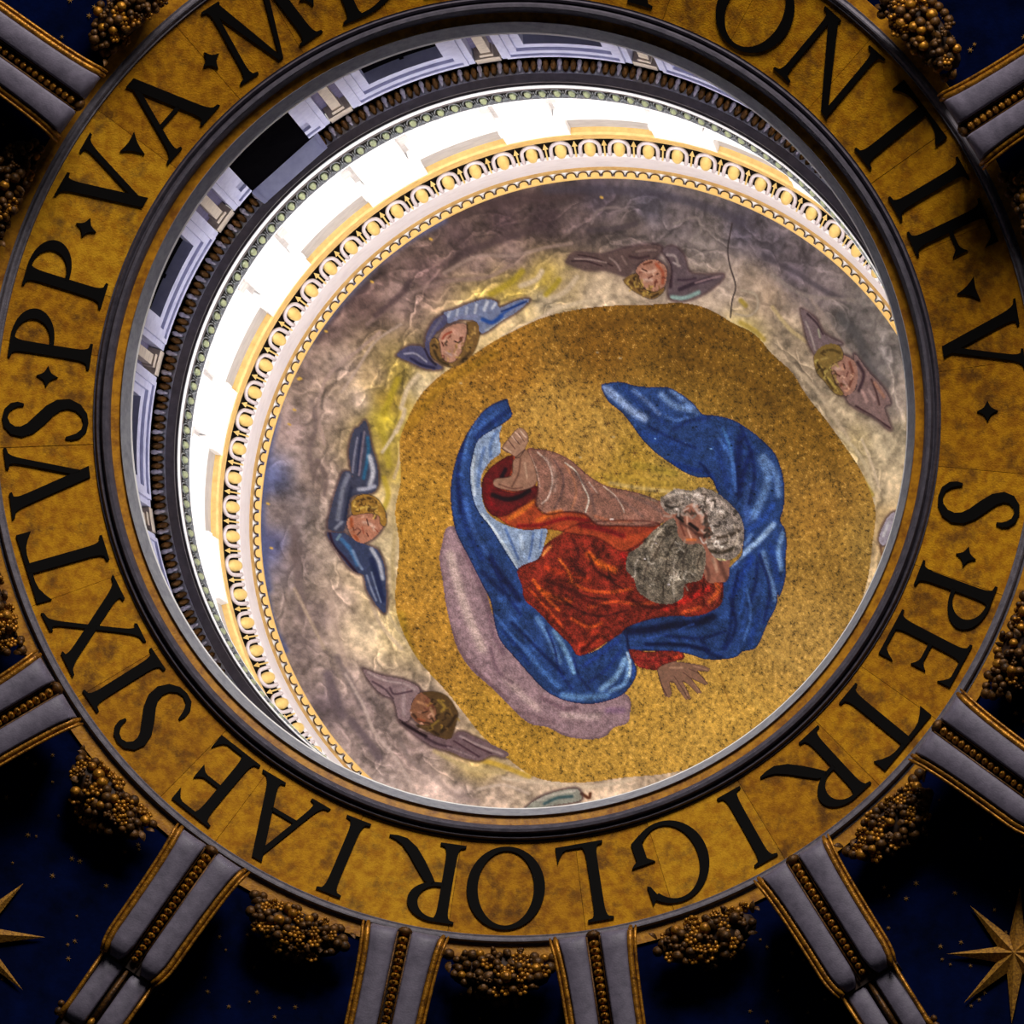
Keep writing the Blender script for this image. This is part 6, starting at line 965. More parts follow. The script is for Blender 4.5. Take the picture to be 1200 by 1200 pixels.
CLOUD = [(-3.74,-1.158,125,108,105),(-3.845,-0.159,110,98,97),(-3.966,-0.545,75,80,112),(-3.948,0.254,75,78,112),(-3.706,0.333,105,92,90),(-3.48,-0.591,138,120,112),(-3.387,0.207,148,132,120),(-3.462,1.029,120,105,102),(-3.626,1.454,112,98,96),(-3.152,1.837,152,134,127),(-3.273,2.104,92,80,84),(-2.828,2.55,150,132,128),(-2.949,2.138,140,122,120),(-2.599,3.063,140,125,120),(-2.132,3.045,168,148,140),(-1.741,3.139,160,142,135),(-1.348,3.182,172,152,136),(-0.958,3.124,182,162,140),(-1.567,2.821,190,165,110),(-2.352,2.634,150,130,125),(-2.896,1.203,167,150,126),(-2.812,0.788,168,150,116),(-2.61,1.191,172,154,116),(-2.47,0.979,167,147,95),(-3.006,0.592,172,152,126),(-3.19,0.807,150,132,120),(-3.621,-1.842,115,98,92),(-3.322,-2.344,105,85,82),(-3.167,-1.889,140,122,112),(-2.936,-2.661,95,75,72),(-3.102,-2.823,76,62,64),(-2.72,-3.044,85,68,66),(-2.467,-2.7,120,100,95),(-2.162,-2.998,95,76,75),(-1.749,-3.386,80,64,65),(-1.247,-3.589,70,55,58),(-1.574,-3.121,115,96,90),(-1.175,-3.227,110,92,88),(-0.754,-3.604,70,56,60),(-0.134,-3.878,66,58,66),(-0.354,-3.609,85,72,72),(0.464,-3.785,70,66,75),(0.244,-3.519,95,84,82),(0.859,-3.598,88,80,82),(1.156,-3.408,100,92,90),(1.57,-3.48,72,67,77),(1.87,-3.284,76,70,78),(2.168,-2.992,76,69,76),(2.471,-2.786,88,80,82),(2.873,-2.382,93,88,87),(3.175,-1.978,98,93,92),(3.271,-1.49,125,115,108),(3.266,-1.002,152,140,116),(3.213,-0.509,162,147,120),(3.161,-0.111,150,130,95),(2.853,-1.029,155,140,105),(2.649,-1.337,160,145,120),(1.849,-2.73,128,112,96),(1.65,-2.927,122,108,95),(2.146,-2.239,140,125,105),(2.347,-1.939,145,130,110),(1.53,-2.361,150,135,90),(1.341,-2.939,135,122,112),(1.027,-2.759,150,135,120),(-0.196,-2.772,165,148,125),(-0.595,-2.864,152,134,102),(-0.792,-2.956,142,122,52),(-1.195,-2.852,147,127,62),(-1.496,-2.748,152,132,72),(-0.801,-2.747,172,157,132),(-1.604,-2.554,172,152,112),(-1.211,-2.47,175,155,118),(-2.508,-1.838,150,130,60),(-2.317,-1.75,165,150,120),(-2.661,-1.536,150,125,50),(-2.714,-1.336,142,127,42),(-2.626,-0.844,150,130,60),(-2.795,-1.821,142,122,92),(-2.994,-1.515,145,128,115),(-3.371,-1.389,140,122,112),(-2.63,-0.24,162,144,106),(-2.675,0.27,167,152,120)]
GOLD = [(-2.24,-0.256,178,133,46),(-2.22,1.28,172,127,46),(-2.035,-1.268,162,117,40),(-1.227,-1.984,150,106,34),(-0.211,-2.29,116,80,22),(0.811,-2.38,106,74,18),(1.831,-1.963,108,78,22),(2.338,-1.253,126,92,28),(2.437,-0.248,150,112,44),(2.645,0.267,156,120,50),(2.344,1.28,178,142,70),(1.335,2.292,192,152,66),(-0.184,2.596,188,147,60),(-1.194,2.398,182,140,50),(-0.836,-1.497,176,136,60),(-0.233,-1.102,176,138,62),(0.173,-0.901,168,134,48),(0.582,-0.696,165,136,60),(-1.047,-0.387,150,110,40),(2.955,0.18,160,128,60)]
LETTERS = [('S', 11.04, None), ('.', 17.32, None), ('P', 21.07, 0.17), ('E', 28.16, 0.17), ('T', 39.7, None), ('R', 47.2, 0.17), ('I', 60.34, None), ('G', 70.47, None), ('L', 80.0, 0.17), ('O', 90.87, None), ('R', 98.03, 0.17), ('I', 111.05, None), ('A', 120.26, None), ('E', 127.78, 0.17), ('S', 140.28, None), ('I', 145.89, None), ('X', 153.43, None), ('T', 162.4, None), ('V', 172.33, None), ('S', 179.67, None), ('.', 184.88, None), ('P', 188.08, 0.17), ('P', 196.38, 0.17), ('.', 203.74, None), ('V', 209.61, None), ('^', 215.25, None), ('A', 221.16, None), ('.', 229.41, None), ('M', 236.75, None), ('D', 247.93, 0.17), ('O', 300.46, None), ('N', 311.71, None), ('T', 323.24, None), ('I', 331.14, None), ('F', 336.43, 0.17), ('^', 344.54, None), ('V', 350.93, None), ('.', 359.42, None), ('.', 243.7, None), ('.', 255.3, None), ('X', 262.3, None), ('C', 271.5, None), ('.', 278.5, None), ('P', 286.5, 0.17)]
RIBS = [(57.73, 'lilac rib at lower right, between the letters R and I'), (80.75, 'lilac rib at the bottom, just right of the round letter O'), (101.07, 'lilac rib at the bottom, just left of the round letter O'), (123.86, 'lilac rib at lower left, below the letter A'), (148.29, 'lilac rib at the lower left edge, beside the letter X'), (215.28, 'lilac rib in the top left corner, beside the letter V'), (328.36, 'lilac rib at the upper right edge, beside the letters T and I'), (36.47, 'lilac rib at the lower right edge, beside the letter T')]
GARLANDS = [(90.9, 'gilt fruit cluster at the bottom centre between two lilac ribs'), (112.5, 'gilt fruit cluster at the bottom left below the letter I'), (136.1, 'gilt flower cluster at the lower left beside the letter E'), (159.5, 'gilt fruit cluster at the left edge beside the letter X'), (204.0, 'gilt fruit cluster at the left edge near the letter V'), (226.5, 'gilt fruit cluster at the top left beside the corner rib'), (317.1, 'gilt fruit cluster at the top right beside the letter N'), (339.6, 'gilt fruit cluster at the right edge beside the letter F'), (69.2, 'gilt fruit cluster at the bottom right below the letter G'), (47.1, 'gilt flower cluster at the lower right beside the letter R'), (25.2, 'gilt fruit cluster at the right edge beside the letter P')]
STARS = [(47.02, 7.367, 0.7, 0.03490658503988659, 'large gilt eight-pointed star at the lower right corner'), (135.75, 7.487, 0.77, 0.0, 'large gilt eight-pointed star cut by the left edge')]
EGG0 = 2.48
HATCH = [(-3.401, -2.974, 103.6), (-2.724, -3.637, 103.6), (-2.495, -3.462, 105.4), (-3.185, -2.844, 105.4), (-3.184, -2.843, 105.39), (-2.495, -3.461, 105.39), (-2.398, -3.303, 105.45), (-3.052, -2.72, 105.45), (-2.538, -3.441, 105.37), (-2.498, -3.473, 105.37), (-2.385, -3.307, 105.4), (-2.422, -3.28, 105.4), (-3.191, -2.822, 105.37), (-3.155, -2.854, 105.37), (-3.02, -2.734, 105.4), (-3.056, -2.706, 105.4)]

# ------------------------------------------------------------------ materials
def srgb(r, g, b):
    def f(c):
        c /= 255.0
        return c / 12.92 if c <= 0.04045 else ((c + 0.055) / 1.055) ** 2.4
    return (f(r), f(g), f(b), 1.0)

def mat(name, c1, c2=None, rough=0.6, metal=0.0, scale=6.0, detail=6.0, lo=0.35, hi=0.65, bump=0.0, bscale=40.0, c3=None, spec=0.4):
    m = bpy.data.materials.new(name)
    m.use_nodes = True
    nt = m.node_tree
    b = nt.nodes['Principled BSDF']
    b.inputs['Roughness'].default_value = rough
    b.inputs['Metallic'].default_value = metal
    b.inputs['Specular IOR Level'].default_value = spec
    b.inputs['Base Color'].default_value = c1
    tc = nt.nodes.new('ShaderNodeNewGeometry')
    if c2 is not None:
        n = nt.nodes.new('ShaderNodeTexNoise')
        n.inputs['Scale'].default_value = scale
        n.inputs['Detail'].default_value = detail
        n.inputs['Roughness'].default_value = 0.65
        nt.links.new(tc.outputs['Position'], n.inputs['Vector'])
        mr = nt.nodes.new('ShaderNodeMapRange')
        mr.inputs['From Min'].default_value = lo
        mr.inputs['From Max'].default_value = hi
        nt.links.new(n.outputs['Fac'], mr.inputs['Value'])
        mx = nt.nodes.new('ShaderNodeMix')
        mx.data_type = 'RGBA'
        mx.inputs[6].default_value = c1
        mx.inputs[7].default_value = c2
        nt.links.new(mr.outputs['Result'], mx.inputs[0])
        out = mx.outputs[2]
        if c3 is not None:
            n2 = nt.nodes.new('ShaderNodeTexNoise')
            n2.inputs['Scale'].default_value = scale * 0.35
            n2.inputs['Detail'].default_value = 5.0
            n2.inputs['Roughness'].default_value = 0.7
            nt.links.new(tc.outputs['Position'], n2.inputs['Vector'])
            mr2 = nt.nodes.new('ShaderNodeMapRange')
            mr2.inputs['From Min'].default_value = 0.50
            mr2.inputs['From Max'].default_value = 0.66
            nt.links.new(n2.outputs['Fac'], mr2.inputs['Value'])
            mx2 = nt.nodes.new('ShaderNodeMix')
            mx2.data_type = 'RGBA'
            mx2.inputs[7].default_value = c3
            nt.links.new(mr2.outputs['Result'], mx2.inputs[0])
            nt.links.new(out, mx2.inputs[6])
            out = mx2.outputs[2]
        nt.links.new(out, b.inputs['Base Color'])
    if bump > 0:
        n = nt.nodes.new('ShaderNodeTexNoise')
        n.inputs['Scale'].default_value = bscale
        n.inputs['Detail'].default_value = 4.0
        nt.links.new(tc.outputs['Position'], n.inputs['Vector'])
        bp = nt.nodes.new('ShaderNodeBump')
        bp.inputs['Strength'].default_value = bump
        bp.inputs['Distance'].default_value = 0.02
        nt.links.new(n.outputs['Fac'], bp.inputs['Height'])
        nt.links.new(bp.outputs['Normal'], b.inputs['Normal'])
    return m

M = {}
M['band'] = [mat('gilt_band_%s' % w, srgb(*c1), srgb(*c2), 0.7, 0.0, 9.0, 12, 0.40, 0.62, 0.3, 60, srgb(*c3), 0.15) for w, c1, c2, c3 in
             (('warm', (208, 146, 20), (168, 106, 12), (122, 78, 22)), ('deep', (196, 134, 18), (152, 94, 12), (108, 68, 20)), ('light', (216, 156, 28), (178, 116, 16), (130, 90, 30)))]
M['gilt_trim'] = mat('gilt_trim', srgb(205, 140, 22), srgb(140, 84, 16), 0.5, 0.0, 9.0, 8, 0.4, 0.66, 0.2, 50)
M['letter'] = mat('black_letter', srgb(10, 8, 8), None, 0.75, spec=0.1)
M['grey_stone'] = mat('grey_stone', srgb(122, 116, 126), srgb(88, 84, 96), 0.6, 0.0, 14.0, 8, 0.35, 0.7, 0.2, 60)
M['dark_stone'] = mat('dark_stone', srgb(92, 86, 98), srgb(62, 58, 70), 0.55, 0.0, 12.0, 8, 0.35, 0.7, 0.2, 60)
M['rim_stone'] = mat('rim_stone', srgb(158, 158, 166), srgb(130, 130, 140), 0.7, 0.0, 10.0, 8, 0.4, 0.7, spec=0.03)
M['lilac'] = mat('lilac_marble', srgb(118, 110, 128), srgb(90, 84, 100), 0.55, 0.0, 9.0, 8, 0.35, 0.7, 0.15, 60)
M['gilt'] = mat('gilding', srgb(190, 128, 30), srgb(96, 58, 16), 0.42, 0.5, 16.0, 6, 0.38, 0.66, 0.3, 50)
M['gilt_dark'] = mat('old_gilding', srgb(112, 72, 24), srgb(44, 28, 12), 0.5, 0.35, 20.0, 6, 0.35, 0.65, 0.3, 50)
M['brown'] = mat('dark_brown_stucco', srgb(64, 40, 26), srgb(40, 26, 20), 0.7, 0.0, 12.0)
M['navy'] = mat('navy_vault', srgb(2, 14, 56), srgb(1, 5, 26), 0.85, 0.0, 3.0, 10, 0.3, 0.7, 0.15, 30, spec=0.03)
M['white'] = mat('white_marble', srgb(248, 246, 245), srgb(240, 237, 236), 0.55, 0.0, 4.0, 8, 0.4, 0.75)
M['white_band'] = mat('white_fascia', srgb(232, 226, 230), srgb(218, 210, 214), 0.6, 0.0, 5.0, 8, 0.45, 0.75)
M['frame'] = mat('blue_white_marble', srgb(205, 205, 230), srgb(180, 180, 212), 0.5, 0.0, 6.0, 8, 0.4, 0.7)
M['cream'] = mat('cream_stone', srgb(206, 190, 170), srgb(178, 160, 146), 0.6, 0.0, 12.0, 8, 0.4, 0.65)
M['violet'] = mat('violet_recess_shade', srgb(104, 96, 134), srgb(76, 70, 104), 0.6, 0.0, 10.0)  # recess shade beside the pilasters, painted into the pier colour
M['pane'] = mat('black_pane', srgb(9, 8, 10), srgb(5, 4, 6), 0.8, 0.0, 5.0, spec=0.0)
M['strip'] = mat('shade_greyed_stone', srgb(190, 184, 180), srgb(168, 160, 158), 0.6, 0.0, 6.0, 8, 0.4, 0.7)  # white wall greyed to paint in the shade above the panels; brackets share it
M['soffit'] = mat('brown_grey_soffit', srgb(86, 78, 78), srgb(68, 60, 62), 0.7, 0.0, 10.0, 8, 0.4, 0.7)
M['leaf'] = mat('bronze_leaf', srgb(150, 100, 34), srgb(96, 64, 22), 0.5, 0.2, 14.0)
M['black'] = mat('black_ground', srgb(22, 17, 14), srgb(14, 11, 9), 0.8, 0.0, 10.0, spec=0.1)
M['egg'] = mat('gilded_egg', srgb(228, 200, 128), srgb(218, 184, 108), 0.4, 0.0, 10.0)
M['gold_line'] = mat('gilded_fillet', srgb(226, 190, 118), srgb(208, 164, 96), 0.45, 0.0, 12.0, 8, 0.4, 0.7)
M['gold_fringe'] = mat('gilded_fringe', srgb(228, 190, 116), srgb(218, 176, 100), 0.45, 0.0, 12.0)
M['gold_dull'] = mat('dull_gold_line', srgb(196, 160, 100), srgb(176, 138, 82), 0.5, 0.0, 10.0)
M['bead'] = mat('greenish_bead', srgb(168, 176, 130), srgb(130, 140, 110), 0.35, 0.0, 10.0)
M['husk'] = mat('pale_husk', srgb(216, 206, 210), srgb(200, 190, 196), 0.55, 0.0, 10.0)
M['husk_dim'] = mat('pewter_husk', srgb(128, 132, 134), srgb(100, 104, 108), 0.5, 0.0, 10.0)
M['star'] = mat('gilt_star', srgb(196, 140, 44), srgb(110, 70, 24), 0.6, 0.2, 40.0, 4, 0.35, 0.65, 0.4, 80)
M['star_dim'] = mat('small_gilt_star', srgb(150, 108, 40), None, 0.6)

def mosaic_mat():
    m = bpy.data.materials.new('mosaic')
    m.use_nodes = True
    nt = m.node_tree
    b = nt.nodes['Principled BSDF']
    b.inputs['Roughness'].default_value = 0.75
    b.inputs['Specular IOR Level'].default_value = 0.15
    at = nt.nodes.new('ShaderNodeVertexColor')
    at.layer_name = 'tesserae'
    nt.links.new(at.outputs['Color'], b.inputs['Base Color'])
    return m
M['mosaic'] = mosaic_mat()

# ------------------------------------------------------------------ object helpers
def link(name, mesh, parent=None):
    o = bpy.data.objects.new(name, mesh)
    COL.objects.link(o)
    if parent is not None:
        o.parent = parent
    return o

def chain(o):
    m = Matrix.Identity(4)
    while o is not None:
        m = o.matrix_basis @ m
        o = o.parent
    return m
def place(o, m):
    """put a parented object at the world matrix m"""
    o.matrix_basis = chain(o.parent).inverted() @ m

def mk(name, verts, faces, m, smooth=False):
    me = bpy.data.meshes.new(name)
    me.from_pydata(verts, [], faces)
    me.materials.append(m)
    if smooth:
        me.polygons.foreach_set('use_smooth', [True] * len(me.polygons))
    me.update()
    return me

def recalc(me):
    bm = bmesh.new()
    bm.from_mesh(me)
    bmesh.ops.recalc_face_normals(bm, faces=bm.faces)
    bm.to_mesh(me)
    bm.free()
    return me

def tag(o, label=None, cat=None, group=None, kind=None):
    if label: o['label'] = label
    if cat: o['category'] = cat
    if group: o['group'] = group
    if kind: o['kind'] = kind
    return o

def empty(name, loc=(0, 0, 0), parent=None):
    o = bpy.data.objects.new(name, None)
    o.empty_display_size = 0.2
    COL.objects.link(o)
    o.location = loc
    if parent is not None:
        o.parent = parent
    return o

def lathe(name, prof, m, seg=256, a0=0.0, a1=360.0, smooth=True, closed=True):
    full = abs(a1 - a0 - 360.0) < 1e-6
    n = len(prof)
    verts, faces = [], []
    cnt = seg if full else seg + 1
    for i in range(cnt):
        a = R_(a0 + (a1 - a0) * i / seg)
        c, s = math.cos(a), math.sin(a)
        for r, z in prof:
            verts.append((r * c, r * s, z))
    pn = n if closed else n - 1
    for i in range(seg):
        j = (i + 1) % cnt
        for k in range(pn):
            l = (k + 1) % n
            faces.append((i * n + k, j * n + k, j * n + l, i * n + l))
    if not full and closed:
        faces.append(tuple(range(n - 1, -1, -1)))
        faces.append(tuple((cnt - 1) * n + k for k in range(n)))
    me = recalc(mk(name, verts, faces, m))
    if smooth:
        me.polygons.foreach_set('use_smooth', [True] * len(me.polygons))
        try:
            me.set_sharp_from_angle(angle=R_(32))
        except Exception:
            pass
    return me

def merge(parts):
    V, F = [], []
    for v, f in parts:
        o = len(V)
        V += list(v)
        F += [tuple(i + o for i in q) for q in f]
    return V, F

def box_vf(x0, x1, y0, y1, z0, z1):
    v = [(x, y, z) for x in (x0, x1) for y in (y0, y1) for z in (z0, z1)]
    f = [(0, 1, 3, 2), (4, 6, 7, 5), (0, 4, 5, 1), (2, 3, 7, 6), (0, 2, 6, 4), (1, 5, 7, 3)]
    return v, f

def cyl_vf(a0, a1, r0, r1, z0, z1, n=6):
    v, f = [], []
    for i in range(n + 1):
        a = R_(a0 + (a1 - a0) * i / n)
        for r, z in ((r0, z0), (r1, z0), (r1, z1), (r0, z1)):
            v.append((r * math.cos(a), r * math.sin(a), z))
    for i in range(n):
        for k in range(4):
            l = (k + 1) % 4
            f.append((i * 4 + k, i * 4 + 4 + k, i * 4 + 4 + l, i * 4 + l))
    f.append((0, 1, 2, 3))
    f.append((n * 4 + 3, n * 4 + 2, n * 4 + 1, n * 4))
    return v, f

def ellipsoid_vf(rx, ry, rz, c=(0, 0, 0), nu=8, nv=5):
    v = [(c[0], c[1], c[2] - rz)]
    f = []
    for j in range(1, nv):
        t = -PI / 2 + PI * j / nv
        for i in range(nu):
            a = 2 * PI * i / nu
            v.append((c[0] + rx * math.cos(t) * math.cos(a), c[1] + ry * math.cos(t) * math.sin(a), c[2] + rz * math.sin(t)))
    v.append((c[0], c[1], c[2] + rz))
    top = len(v) - 1
    for i in range(nu):
        f.append((0, 1 + (i + 1) % nu, 1 + i))
        f.append((top, top - nu + i, top - nu + (i + 1) % nu))
    for j in range(nv - 2):
        for i in range(nu):
            a = 1 + j * nu + i
            b = 1 + j * nu + (i + 1) % nu
            f.append((a, b, b + nu, a + nu))
    return v, f

def tube_vf(pts, rad, n=6, up=(0, 0, 1)):
    v, f = [], []
    P = [Vector(p) for p in pts]
    for i, p in enumerate(P):
        t = (P[min(i + 1, len(P) - 1)] - P[max(i - 1, 0)]).normalized()
        u = t.cross(Vector(up))
        if u.length < 1e-5:
            u = t.cross(Vector((1, 0, 0)))
        u.normalize()
        w = u.cross(t)
        r = rad[i] if isinstance(rad, (list, tuple)) else rad
        for k in range(n):
            a = 2 * PI * k / n
            v.append(tuple(p + u * (r * math.cos(a)) + w * (r * math.sin(a))))
    for i in range(len(P) - 1):
        for k in range(n):
            l = (k + 1) % n
            f.append((i * n + k, i * n + l, i * n + n + l, i * n + n + k))
    f.append(tuple(range(n - 1, -1, -1)))
    f.append(tuple((len(P) - 1) * n + k for k in range(n)))
    return v, f

def frame_mat(r, deg, z, tilt=0.0):
    """local x = outward (tilted), y = clockwise tangent, z = up"""
    return Matrix.Translation(pol(r, deg, z)) @ Matrix.Rotation(R_(deg), 4, 'Z') @ Matrix.Rotation(tilt, 4, 'Y')

def rows(name, me, n, r, z, parent, tilt=0.0, off=0.0, first=0.0):
    for k in range(n):
        o = link(name, me, parent)
        place(o, frame_mat(r, first + 360.0 / n * (k + off), z, tilt))

# ------------------------------------------------------------------ the navy vault of the big dome
def vault_z(r):
    return 99.28 - 0.24 * (r - 5.3) - 0.018 * (r - 5.3) ** 2
prof = [(5.3 + 0.35 * i, vault_z(5.3 + 0.35 * i)) for i in range(13)]
prof = prof + [(r, z + 0.25) for r, z in reversed(prof)]
ceiling = link('ceiling', lathe('ceiling', prof, M['navy'], 192))
tag(ceiling, 'dark navy blue vault dotted with small gilt stars', None, None, 'structure')

random.seed(4)
sv, sf = [], []
for i in range(1500):
    r = random.uniform(5.7, 9.4)
    a = random.uniform(0, 2 * PI)
    n = 6
    s0 = random.uniform(0.018, 0.034)
    ph = random.uniform(0, PI)
    o = len(sv)
    zc = vault_z(r) - 0.012
    for k in range(2 * n):
        s = s0 if k % 2 == 0 else s0 * 0.3
        sv.append((r * math.cos(a) + s * math.cos(ph + PI * k / n), r * math.sin(a) + s * math.sin(ph + PI * k / n), zc))
    sv.append((r * math.cos(a), r * math.sin(a), zc - 0.006))
    for k in range(2 * n):
        sf.append((o + k, o + (k + 1) % (2 * n), o + 2 * n))
st_ = link('small_star', mk('small_star', sv, sf, M['star_dim']), ceiling)
tag(st_, None, None, None, 'stuff')

# large gilt stars
def big_star(deg, r, rad, ph, label):
    z = vault_z(r) - 0.05
    v, f = [], []
    for k in range(16):
        s = rad if k % 2 == 0 else rad * 0.29
        v.append((s * math.cos(ph + PI * k / 8), s * math.sin(ph + PI * k / 8), 0.0))
    v.append((0, 0, -0.09))
    v.append((0, 0, 0.03))
    for k in range(16):
        f.append((k, (k + 1) % 16, 16))
        f.append(((k + 1) % 16, k, 17))
    o = link('gilt_star', recalc(mk('gilt_star', v, f, M['star'])))
    o.location = pol(r, deg, z)
    sl = math.atan(0.24 + 0.036 * (r - 5.3))
    o.rotation_euler = Matrix.Rotation(sl, 3, Vector((-math.sin(R_(deg)), math.cos(R_(deg)), 0))).to_euler()
    tag(o, label, 'star', 'big stars on the vault')
for a in STARS: big_star(*a)

# ------------------------------------------------------------------ oculus rings
def half_round(r0, r1, z0, z1, bulge, n=8):
    """profile from (r0,z0) to (r1,z1) bulging downwards, closed above"""
    p = []
    for i in range(n + 1):
        t = i / n
        p.append((r0 + (r1 - r0) * t, z0 + (z1 - z0) * t - bulge * math.sin(PI * t) ** 0.6))
    p += [(r1, z1 + 0.22), (r0, z0 + 0.22)]
    return p

o = link('trim_1', lathe('trim_1', [(5.30, 99.26), (5.435, 99.22), (5.44, 99.24), (5.44, 99.5), (5.30, 99.5)], M['gilt_trim'], 256))
tag(o, 'outermost gilt ledge of the oculus, behind the fruit clusters', None, None, 'structure')
g = [(5.200, 99.30), (5.206, 99.255), (5.222, 99.255), (5.228, 99.235), (5.245, 99.215), (5.262, 99.21), (5.278, 99.225), (5.284, 99.26), (5.292, 99.262), (5.312, 99.25), (5.318, 99.28), (5.318, 99.45), (5.2, 99.45)]
o = link('trim_2', lathe('trim_2', g, M['grey_stone'], 256))
tag(o, 'outer grey stone moulding around the gold lettered band', None, None, 'structure')
g = [(4.085, 99.75), (4.090, 99.66), (4.105, 99.585), (4.13, 99.545), (4.16, 99.545), (4.178, 99.58), (4.185, 99.625), (4.196, 99.63), (4.206, 99.59), (4.222, 99.57), (4.238, 99.59), (4.244, 99.615), (4.258, 99.60), (4.262, 99.66), (4.262, 99.85), (4.085, 99.85)]
o = link('trim_3', lathe('trim_3', g, M['dark_stone'], 256))
tag(o, 'inner dark grey double moulding inside the gold lettered band', None, None, 'structure')
o = link('trim_4', lathe('trim_4', [(3.985, 99.73), (4.095, 99.68), (4.1, 99.95), (3.985, 99.95)], M['gilt_trim'], 256))
tag(o, 'thin gilt ring between dark moulding and pale oculus rim', None, None, 'structure')
g = [(3.998, 99.70), (3.992, 99.69), (3.960, 99.80), (3.932, 99.90), (3.918, 99.965), (3.92, 100.03), (3.93, 100.05), (4.4, 100.12), (4.4, 99.9), (4.0, 99.9)]
o = link('trim_5', lathe('trim_5', g, M['rim_stone'], 256))
tag(o, 'pale grey stone rim of the oculus opening', None, None, 'structure')

o = link('trim_16', lathe('trim_16', [(3.935, 99.955), (3.917, 99.965), (3.908, 99.985), (3.906, 100.02), (3.912, 100.06), (3.95, 100.07)], M['white'], 256))
tag(o, 'thin white bead on the inner edge of the oculus rim', None, None, 'structure')

# inscription band ------------------------------------------------------------
def band_z(r):
    return 99.62 - (r - 4.257) * 0.347
band = empty('inscription_band', (0, 0, 99.4))
tag(band, 'gold ring band with large black Latin capitals around the oculus', 'frieze')
bk = link('backing', lathe('backing', [(4.24, band_z(4.24) + 0.04), (5.22, band_z(5.22) + 0.04), (5.22, 99.7), (4.24, 99.9)], M['brown'], 192), band)
place(bk, Matrix.Identity(4))
random.seed(11)
ang = [7.0 + 360.0 / 28 * (k + random.uniform(-0.28, 0.28)) for k in range(28)]
for k in range(28):
    a0, a1 = ang[k] + 0.025, (ang[(k + 1) % 28] + (360 if k == 27 else 0)) - 0.025
    dz = random.uniform(-0.004, 0.004)
    p = [(4.245, band_z(4.245) + dz), (5.215, band_z(5.215) + dz), (5.215, band_z(5.215) + 0.05), (4.245, band_z(4.245) + 0.05)]
    me = lathe('panel', p, M['band'][random.choice((0, 0, 1, 1, 2))], 10, a0, a1)
    o = link('panel', me, band)
    place(o, Matrix.Identity(4))

# letters: strips of (left, right) points in units of the cap height
def hw_stem(y, w, sb, st):
    h = w / 2
    e = h
    if sb: e = max(e, h + 0.095 * math.exp(-(y / 0.045)) if y > 0.03 else h + 0.095)
    if st: e = max(e, h + 0.095 * math.exp(-((1 - y) / 0.045)) if y < 0.97 else h + 0.095)
    return e
YS = [0, 0.03, 0.045, 0.07, 0.1, 0.14, 0.2, 0.35, 0.5, 0.65, 0.8, 0.86, 0.9, 0.93, 0.955, 0.97, 1.0]
def stem(x0, x1=None, w=0.135, sb=True, st=True, y0=0.0, y1=1.0):
    x1 = x0 if x1 is None else x1
    out = []
    for y in YS:
        if y < y0 or y > y1: continue
        x = x0 + (x1 - x0) * y
        h = hw_stem(y, w, sb, st)
        out.append(((x - h, y), (x + h, y)))
    return out
def bar(x0, x1, y0, y1, flare=0, ext=0.13, both=False):
    """horizontal bar; flare=-1 serif hangs down, +1 stands up, 2 both ways; at the right end (or both)"""
    out = []
    n = 10
    for i in range(n + 1):
        t = i / n
        x = x0 + (x1 - x0) * t
        e = ext * max(0.0, (t - 0.72) / 0.28) ** 1.6 if flare else 0.0
        if both: e = max(e, ext * max(0.0, (0.28 - t) / 0.28) ** 1.6)
        lo = y0 - (e if flare in (-1, 2) else 0)
        hi = y1 + (e if flare in (1, 2) else 0)
        out.append(((x, lo), (x, hi)))
    return out
def ring(cx, cy, rx, ry, ix, iy, a0, a1, n=28, tilt=0.0):
    out = []
    for i in range(n + 1):
        a = R_(a0 + (a1 - a0) * i / n)
        b = a + tilt
        out.append(((cx + rx * math.cos(a), cy + ry * math.sin(a)), (cx + ix * math.cos(b), cy + iy * math.sin(b))))
    return out
def ribbon(pts):
    out = []
    for i, (x, y, w) in enumerate(pts):
        a = pts[max(i - 1, 0)]; b = pts[min(i + 1, len(pts) - 1)]
        dx, dy = b[0] - a[0], b[1] - a[1]
        l = math.hypot(dx, dy) or 1
        out.append(((x - dy / l * w / 2, y + dx / l * w / 2), (x + dy / l * w / 2, y - dx / l * w / 2)))
    return out
def half(x, cy, rx, ry, ix, iy):
    return [((x, cy - ry), (x, cy - iy))] + ring(x + 0.1, cy, rx - 0.1, ry, ix - 0.1, iy, -90, 90, 20) + [((x, cy + ry), (x, cy + iy))]
